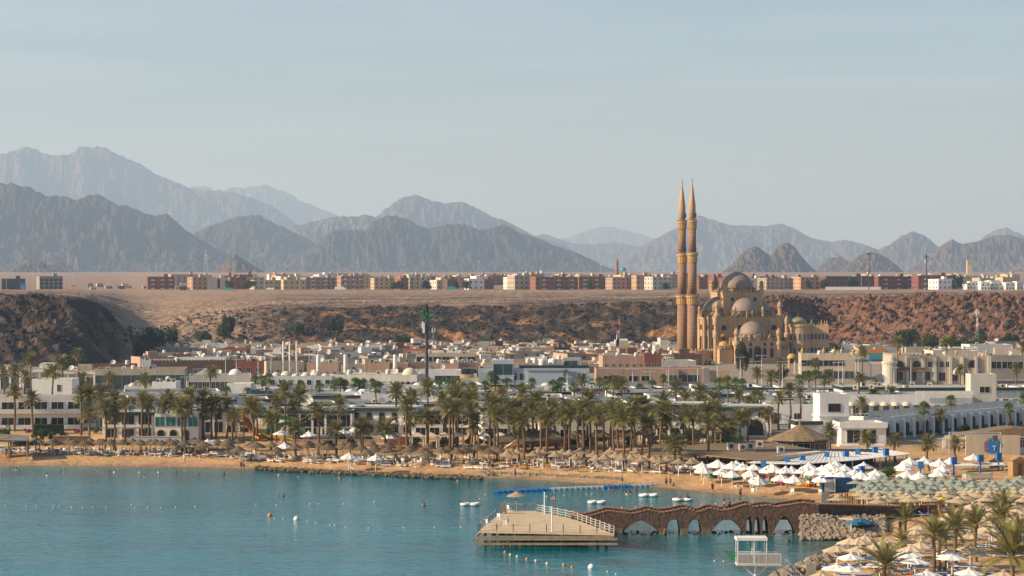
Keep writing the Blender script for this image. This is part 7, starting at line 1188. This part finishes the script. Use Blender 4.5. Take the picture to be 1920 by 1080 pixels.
ml = thing('stone_mole_wall', 'long dark stone wall running from the bridge to the sand above the rubble bank', 'wall', (0, 0, 0)); A2 = (bx(1535), BD); E2 = on(1742, 962)
b = B(); p0, p1 = Vector((A2[0], A2[1], 0)), Vector((E2[0], E2[1] - 1, 0)); dv = (p1 - p0); nn = Vector((-dv.y, dv.x, 0)).normalized()
for i in range(25): f = i / 24; c = p0.lerp(p1, f); zt = 3.95 + (2.2 - 3.95) * f + .06 * math.sin(i * 1.7); b.v += [tuple(c + Vector((0, 0, -.6))), tuple(c + Vector((0, 0, zt))), tuple(c + nn * .5 + Vector((0, 0, zt))), tuple(c + nn * .5 + Vector((0, 0, -.6)))]
for i in range(24):
    for k in range(4): b.f.append((4 * i + k, 4 * i + (k + 1) % 4, 4 * i + 4 + (k + 1) % 4, 4 * i + 4 + k))
put('wall', b.mesh('wall', 'bridgestone'), ml); b = B()
for i in range(90): c = p0.lerp(p1, i / 90) + nn * .25; zt = 3.95 + (2.2 - 3.95) * i / 90; b.box(c.x - .17, c.x + .17, c.y - .3, c.y + .3, zt - .02, zt + .12 + .05 * (i % 3))
put('coping', b.mesh('coping', 'coping'), ml)
# wooden platform
PZ = 2.0
def pd(px, py, z=PZ): D_ = (H - z) * F / (py - HY); return (px2x(px, D_), D_)
dk = [pd(897, 995), pd(1151, 1000), pd(1075, 972), pd(1003, 957), pd(950, 956), pd(930, 968)]; cx_, cy_ = pd(1015, 990)
pf = thing('bathing_platform', 'wooden bathing platform on dark piles at the end of the stone bridge', 'platform', (cx_, cy_, 0)); loc = [(a - cx_, c - cy_) for a, c in dk]
put('deck', B().prism(loc, PZ - .22, PZ).mesh('deck', 'deck'), pf)
fl, fr_ = loc[0], loc[1]
for z0, e in ((1.35, .45), (.75, .45), (1.62, 0.)): put('fender_beam', B().box(fl[0] - e, fr_[0] + e, min(fl[1], fr_[1]) - .35, min(fl[1], fr_[1]) - .05, z0 - .14, z0 + .14).mesh('fender_beam', 'timber'), pf)
for z0 in (1.35, .75): put('side_beam', B().tube((fl[0] - .3, fl[1], z0), (loc[5][0] - .3, loc[5][1], z0), .15, .15, 4).mesh('side_beam', 'timber'), pf)
PIL = B().lathe([(.22, -1.2), (.2, .4), (.18, 1.8)], 8).mesh('pile', 'pile')
for r_ in range(4):
    for k in range(15 - 3 * r_): f = (k + .5) / (15 - 3 * r_); q = r_ / 4; xl = fl[0] + (loc[4][0] - fl[0]) * q + .4; xr_ = fr_[0] + (loc[3][0] - fr_[0]) * q - .4; put('pile', PIL, pf, (xl + (xr_ - xl) * f + random.uniform(-.2, .2), fl[1] + .5 + q * 26, 0))
def rail(a, c, n_, m='whitemetal', ropes=3, h=1.05):
    a, c = Vector((*a, PZ)), Vector((*c, PZ))
    for i in range(n_ + 1): p = a.lerp(c, i / n_); put('rail_post', B().box(-.05, .05, -.05, .05, 0, h).mesh('rail_post', m) if ('rp', m) not in WIN else WIN[('rp', m)], pf, p) if False else put('rail_post', RP[m], pf, p)
    b = B()
    for k in range(ropes):
        for i in range(n_):
            p, q = a.lerp(c, i / n_), a.lerp(c, (i + 1) / n_); m_ = (p + q) / 2; zz = h * (.95 - .3 * k); b.path([p + Vector((0, 0, zz)), m_ + Vector((0, 0, zz - .12)), q + Vector((0, 0, zz))], .028, 4)
    put('rope', b.mesh('rope', 'canvascream'), pf)
RP = {m: B().box(-.05, .05, -.05, .05, 0, 1.05).mesh('rail_post', m) for m in ('whitemetal', 'rust')}
rail(fr_, loc[2], 9); rail(loc[2], loc[3], 5); rail((fl[0] + .2, fl[1] + .15), (fr_[0], fr_[1] + .15), 8, 'rust', 2); rail(fl, loc[5], 5, 'rust', 1); rail(loc[4], loc[3], 3, 'rust', 1)
for px, py, h in ((1021, 962, 3.0), (1035, 996, 3.2)): a, c = pd(px, py); put('lamp_pole', B().cyl(0, 0, 0, h, .09, .08, 8).mesh('lamp_pole', 'whitemetal'), pf, (a - cx_, c - cy_, PZ))
for q in (.0, .5): put('timber_post', B().box(-.16, .16, -.16, .16, 0, 1.5).mesh('timber_post', 'woodlight'), pf, (loc[5][0] + .8 + q, loc[5][1] + 4 + q, PZ))
a, c = pd(969, 957); t = thing('straw_parasol', 'single pale straw parasol standing on the wooden platform', 'parasol', (a, c, PZ)); put('canopy', B().lathe([(1.45, 2.05), (1.4, 2.12), (.5, 2.5), (.05, 2.78)], 24, cap=False).mesh('canopy', 'strawlight'), t); put('pole', POLE['b'], t)
for px, py, rz_ in ((955, 958, 2.2), (937, 974, 2.5), (916, 985, 2.), (949, 984, 4.1)): a, c = pd(px, py); chair(a, c, PZ, rz_, 'white plastic chair left on the wooden platform', 'chairs on the platform')
# lifeguard tower
BAL = B().box(-.02, .02, -.02, .02, 0, 1.1).mesh('baluster', 'whitemetal')
TX, TD = px2x(1412, 236.), 236.; lg = thing('lifeguard_tower', 'white steel lifeguard tower with canopy, railings and stair at the near shore', 'lifeguard tower', (TX, TD, .2)); fz = 3.1; b = B().box(-1.85, 2.9, -1, 1, fz - .15, fz)
put('floor', b.mesh('floor', 'canvascream'), lg); put('roof', B().box(-1.9, 1.45, -1.1, 1.1, fz + 2.55, fz + 2.85).mesh('roof', 'canvas'), lg)
for x_ in (-1.75, 0., 1.35):
    for y_ in (-.95, .95): put('post', B().box(x_ - .05, x_ + .05, y_ - .05, y_ + .05, fz, fz + 2.55).mesh('post', 'whitemetal'), lg)
for y_ in (-.98, .98):
    p = put('railing', B().box(-1.8, 2.85, y_ - .03, y_ + .03, fz + 1.1, fz + 1.16).mesh('railing', 'whitemetal'), lg)
    for k in range(36): put('baluster', BAL, p, (-1.75 + k * .13, y_, fz)) if k else None
    if y_ < 0: put('screen', B().box(-1.75, 2.8, -.93, -.91, fz + .1, fz + 1.05).mesh('screen', 'concrete'), lg)
b = B().cyl(.25, 0, -1, fz - .15, .16, .14, 8)
for s in (-1, 1): b.tube((.25, 0, 1.6), (.25 + s * 1.5, 0, fz - .15), .07)
put('support', b.mesh('support', 'whitemetal'), lg); b = B()
for k in range(14): b.box(2.9 + k * .24, 3.15 + k * .24, -.5, .5, fz - .25 - k * .24, fz - .2 - k * .24)
for y_ in (-.5, .5): b.tube((2.9, y_, fz + 1.05), (6.3, y_, -.2 + 1.05), .04).tube((2.9, y_, fz - .2), (6.3, y_, -.2), .06)
for k in range(18): b.tube((2.95 + k * .19, -.5, fz - .1 - k * .19), (2.95 + k * .19, -.5, fz + 1.0 - k * .19), .02)
put('stair', b.mesh('stair', 'whitemetal'), lg); put('flag', B().add([(-1.8, 0, fz + .9), (-3.0, 0, fz + 1.2), (-2.2, 0, fz + .1)], [(0, 1, 2)]).mesh('flag', 'green'), lg); put('flagstaff', B().tube((-1.8, 0, fz + 1.1), (-3.2, 0, fz + 1.35), .04).mesh('flagstaff', 'rust'), lg)
t = thing('information_board', 'pale green notice board on the sand by the near rocks', 'board', (*on(1521, 1088)[:2], on(1521, 1088)[2])); put('panel', B().box(-.55, .55, -.05, .05, .5, 1.9).mesh('panel', 'greenslat'), t); put('post', B().box(-.5, -.4, -.04, .04, 0, .5).box(.4, .5, -.04, .04, 0, .5).mesh('post', 'timber'), t)
x, D_, z = on(1762, 966); t = thing('wooden_sand_kiosk', 'orange wooden post with a small roofed box at the edge of the tan parasols', 'post', (x, D_, z)); put('post', B().box(-.15, .15, -.15, .15, 0, 2.2).mesh('post', 'orange'), t); put('box', B().box(-.1, .8, -.3, .3, 1.7, 2.2).mesh('box', 'woodlight'), t); put('roof', B().wallpoly([(-.3, 2.2), (.95, 2.2), (.35, 2.55)], -.4, .4).mesh('roof', 'yellow'), t)
# ---------------------------------------------------------------- floats, buoys, rafts
P0, P1 = gp(930, 924), gp(1246, 909); dj = thing('floating_jetty', 'long floating jetty of blue and grey plastic cubes off the beach', 'jetty', (P0[0], P0[1], 0)); FC = {m: B().box(-.48, .48, -.48, .48, -.1, .34).cyl(.38, .38, .34, .40, .12, .12, 6).mesh('float_cube', m) for m in ('blue', 'greyblue', 'grey')}; ll = math.hypot(P1[0] - P0[0], P1[1] - P0[1]); nC = int(ll / 1.0)
for i in range(nC):
    f = i / nC
    for s in (0, 1): put('float_cube', FC['blue' if (i < 6 or (i // 5) % 3 == 1) else random.choice(('greyblue', 'grey', 'greyblue'))], dj, ((P1[0] - P0[0]) * f - .5 * s * 0, (P1[1] - P0[1]) * f + s * 1.0 + .5 * math.sin(f * 5), 0), random.uniform(-.03, .03))
BU = {m: B().lathe([(.02, -.2), (.2, -.1), (.24, .05), (.18, .2), (.04, .26)], 10).mesh('float', m, True) for m in ('canvascream', 'orange', 'yellow', 'canvas')}; BR = B().lathe([(.05, .24), (.05, .34)], 6).mesh('eyelet', 'metal')
BUOY = [(24 / 2.133, 947), (49, 948), (68, 948), (100, 949), (111, 949), (135, 950), (155, 951), (174, 951), (199, 952), (247, 945), (253, 951), (277, 951), (302, 951), (330, 950), (366, 949), (480, 945), (519, 946), (581, 944), (597, 944), (644, 943), (702, 940), (515, 971), (531, 972), (577, 977), (592, 979), (619, 983), (628, 984), (648, 988), (691, 989), (757, 989), (815, 988), (864, 988), (947, 1035), (957, 1040), (970, 1043), (988, 1048), (1005, 1051), (1026, 1056), (1057, 1059), (1073, 1063), (1038, 930), (1058, 928), (1100, 926), (1110, 925), (1025, 930), (1222, 949), (1266, 947), (1316, 945), (1342, 943), (1166, 951), (1192, 950), (1141, 956), (1340, 1051), (1357, 1052), (1139, 1071), (1155, 1076), (900, 935), (910, 926)]
for i, (px, py) in enumerate(BUOY):
    x, D_ = gp(px, py); near = py > 1030 and px < 1100; m = random.choice(('orange', 'canvascream')) if near else 'canvascream'; t = thing('buoy', ('small %s marker buoy on the line before the wooden platform' % ('orange' if m == 'orange' else 'cream')) if near else 'small cream marker buoy floating on the swimming-area line', 'buoy', (x, D_, 0), 0, ('%s buoys before the platform' % m) if near else 'cream marker buoys', .8 if near else .5); put('float', BU[m], t); put('eyelet', BR, t)
for px, py, m, lab, s in ((506, 966, 'orange', 'larger orange buoy floating alone in the open bay', 1.5), (556, 973, 'canvas', 'large white round buoy in the open bay', 1.8), (1109, 1064, 'canvas', 'large cream buoy in front of the wooden platform', 1.8)): x, D_ = gp(px, py); t = thing('buoy', lab, 'buoy', (x, D_, 0), 0, None, s); put('float', BU[m], t); put('eyelet', BR, t)
def raft(px, py, lab, w=34):
    x, D_ = gp(px, py); t = thing('inflatable_raft', lab, 'raft', (x, D_, 0), random.uniform(-.2, .2)); s = w * D_ / F / 2; b = B()
    for u in (-.5, .5):
        n_ = 18
        for j in range(9):
            th = j * 6.283 / 8
            for i in range(n_): a = 6.283 * i / n_; b.v.append(((u + (.38 + .16 * math.cos(th)) * math.cos(a)) * s, (.62 + .2 * math.cos(th)) * math.sin(a) * s * .9, .22 + .24 * math.sin(th)))
        o_ = len(b.v) - 9 * n_
        for j in range(8):
            for i in range(n_): b.f.append((o_ + j * n_ + i, o_ + j * n_ + (i + 1) % n_, o_ + (j + 1) * n_ + (i + 1) % n_, o_ + (j + 1) * n_ + i))
    put('tubes', b.mesh('tubes', 'canvas', True), t); put('floor', B().box(-.8 * s, .8 * s, -.4 * s, .4 * s, .05, .16).mesh('floor', 'canvas'), t); put('handle', B().box(-.2, .2, -.75 * s, -.7 * s, .36, .44).mesh('handle', 'grey'), t); return x, D_
R1 = raft(881, 947, 'white inflatable raft with a swimmer at its end in the open bay', 36); raft(1119, 943, 'white inflatable raft floating empty off the platform', 34); raft(1216, 930, 'white two-lobed inflatable raft next to the floating jetty', 36); R4 = raft(1280, 938, 'white inflatable raft carrying bathers near the sand', 38)
# ---------------------------------------------------------------- people
person(R4[0] - .4, R4[1], -.12, 'lie', 'bather lying on the white raft near the sand', rz=1.4); person(R4[0] + .8, R4[1], .2, 'sit', 'bather sitting at the end of the white raft near the sand', rz=2.)
person(R1[0] - 1.0, R1[1], -.25, 'lie', 'swimmer resting in the raft in the open bay', rz=1.)
SWIM = [(25, 880), (31, 880), (37, 881), (42, 880), (113, 881), (123, 881), (183, 883), (205, 885), (214, 885), (262, 885), (271, 893), (88, 891), (5, 894), (298, 885), (313, 885), (331, 884), (373, 889), (420, 888), (415, 901), (517, 889), (523, 890), (537, 889), (469, 911), (522, 929), (532, 930), (636, 896), (640, 897), (735, 896), (794, 898), (852, 902), (858, 901), (793, 947), (796, 948), (1075, 911), (1018, 918), (1143, 917), (1150, 919), (1166, 916), (1128, 925), (1172, 924), (1175, 926), (1183, 926), (1193, 920), (1180, 921), (1218, 924), (899, 941), (560, 893)]
for px, py in SWIM: x, D_ = gp(px, py); person(x, D_, -1.32 + random.uniform(-.08, .1), 'stand', 'swimmer with head and shoulders above the calm water', 'swimmers in the bay')
for px, py, dz, lab in ((1036, 937, -.95, 'couple member standing chest-deep beyond the platform, dark-haired'), (1040, 938, -.95, 'couple member standing chest-deep beyond the platform, pale-skinned'), (1247, 1005, -.55, 'bather wading knee-deep below the bridge arches'), (1479, 1014, -1.15, 'bather standing shoulder-deep near the lifeguard tower'), (1388, 928, -.45, 'wader with dark trunks in the shallow water before the sand'), (1336, 921, -.15, 'person in dark robe walking out of the shallow water'), (1167, 908, -.05, 'tall bather standing at the waterline by the rubble strip'), (1249, 911, -.1, 'dark-clad bather at the shore end of the floating jetty'), (1257, 911, -.1, 'second dark-clad bather walking beside the floating jetty'), (1263, 913, -.9, 'child-sized bather in the shallows by the floating jetty')):
    x, D_ = gp(px, py); person(x, D_, dz, 'walk' if px in (1336, 1257) else 'stand', lab, wear=('cloth_dark', px == 1336), rz=random.uniform(0, 6))
for px, py, pose, lab, wear in ((346, 866, 'stand', 'person in white shirt walking alone on the open sand with a yellow bag', ('cloth_white', True)), (452, 880, 'stand', 'first of the bathers standing together at the waterline', ('cloth_red', False)), (457, 880, 'walk', 'second of the bathers standing together at the waterline', ('cloth_dark', False)), (487, 880, 'sit', 'dark figure crouching at the waterline next to the sea wall', ('cloth_dark', True)), (470, 868, 'stand', 'bather standing on the sand beside cream sunbeds', ('cloth_dark', False)), (520, 865, 'stand', 'person in white shirt bending at the sunbeds near the sea wall', ('cloth_white', True)), (923, 879, 'walk', 'walker in dark swimsuit on the sand before the grove', ('cloth_dark', False)), (966, 896, 'stand', 'person in blue shorts standing at the rubble strip', ('cloth_blue', False)), (916, 891, 'sit', 'bather sitting on the rubble strip, nearer the sea wall', ('cloth_dark', False)), (925, 892, 'sit', 'bather sitting on the rubble strip beside a green bag', ('cloth_blue', False)), (992, 872, 'stand', 'person in red standing between sunbeds before the grove', ('cloth_red', False)), (988, 880, 'sit', 'person in red sitting low on the sand before the grove', ('cloth_red', False)), (1033, 868, 'stand', 'dark-dressed person by a pointed straw parasol', ('cloth_dark', True)), (1098, 876, 'walk', 'dark-dressed person walking past the grove sunbeds', ('cloth_dark', True)), (361, 850, 'stand', 'bather standing among palms behind the single white parasol', ('cloth_dark', False)), (1476, 918, 'walk', 'person in white near the yellow tables', ('cloth_white', True)), (1358, 952, 'stand', 'bather in white cap at the bridge parapet', ('cloth_blue', False)), (1368, 952, 'stand', 'second bather at the bridge parapet', ('cloth_dark', False)), (1637, 998, 'stand', 'bather standing by the big blue parasol', ('cloth_red', False)), (1649, 995, 'sit', 'child playing on the sand near the big blue parasol', ('cloth_dark', False)), (1666, 1006, 'stand', 'dark-skinned attendant with white cap by the sand path', ('cloth_dark', True)), (1688, 997, 'stand', 'attendant with white cap further up the sand path', ('cloth_dark', True)), (1789, 1062, 'sit', 'person in dark shirt sitting under the front palms', ('cloth_dark', True)), (1710, 1078, 'sit', 'bather sitting in the sun between the yellow mattresses', ('cloth_red', False)), (1601, 922, 'sit', 'dark-dressed person sitting at the blue painted booth', ('cloth_dark', True))):
    x, D_, z = on(px, py)
    if 1350 < px < 1370: D_ = BD + 2; x = px2x(px, D_); z = bz(957) - .3
    person(x, D_, z, pose, lab, wear=wear)
for i in range(75):
    px = r6.uniform(10, 1300); a, c = band(px); x, D_, z = on(px, r6.uniform(a, c)); person(x, D_, z - .05, 'lie' if i % 3 else 'stand', ('sunbather lying on the sand ' if i % 3 else 'bather standing among sunbeds ') + zone(px), ('sunbathers ' if i % 3 else 'standing bathers ') + zone(px))
for i in range(26):
    px = r6.uniform(1315, 1545); py = float(np.interp(px, [1312, 1545], [888, 910])) + r6.uniform(-6, 3); x, D_, z = on(px, py); person(x, D_, z, 'sit' if i % 2 else 'stand', 'beachgoer sitting in the shade of the white parasols' if i % 2 else 'beachgoer standing in the shade of the white parasols', 'people sitting under the white parasols' if i % 2 else 'people standing under the white parasols')
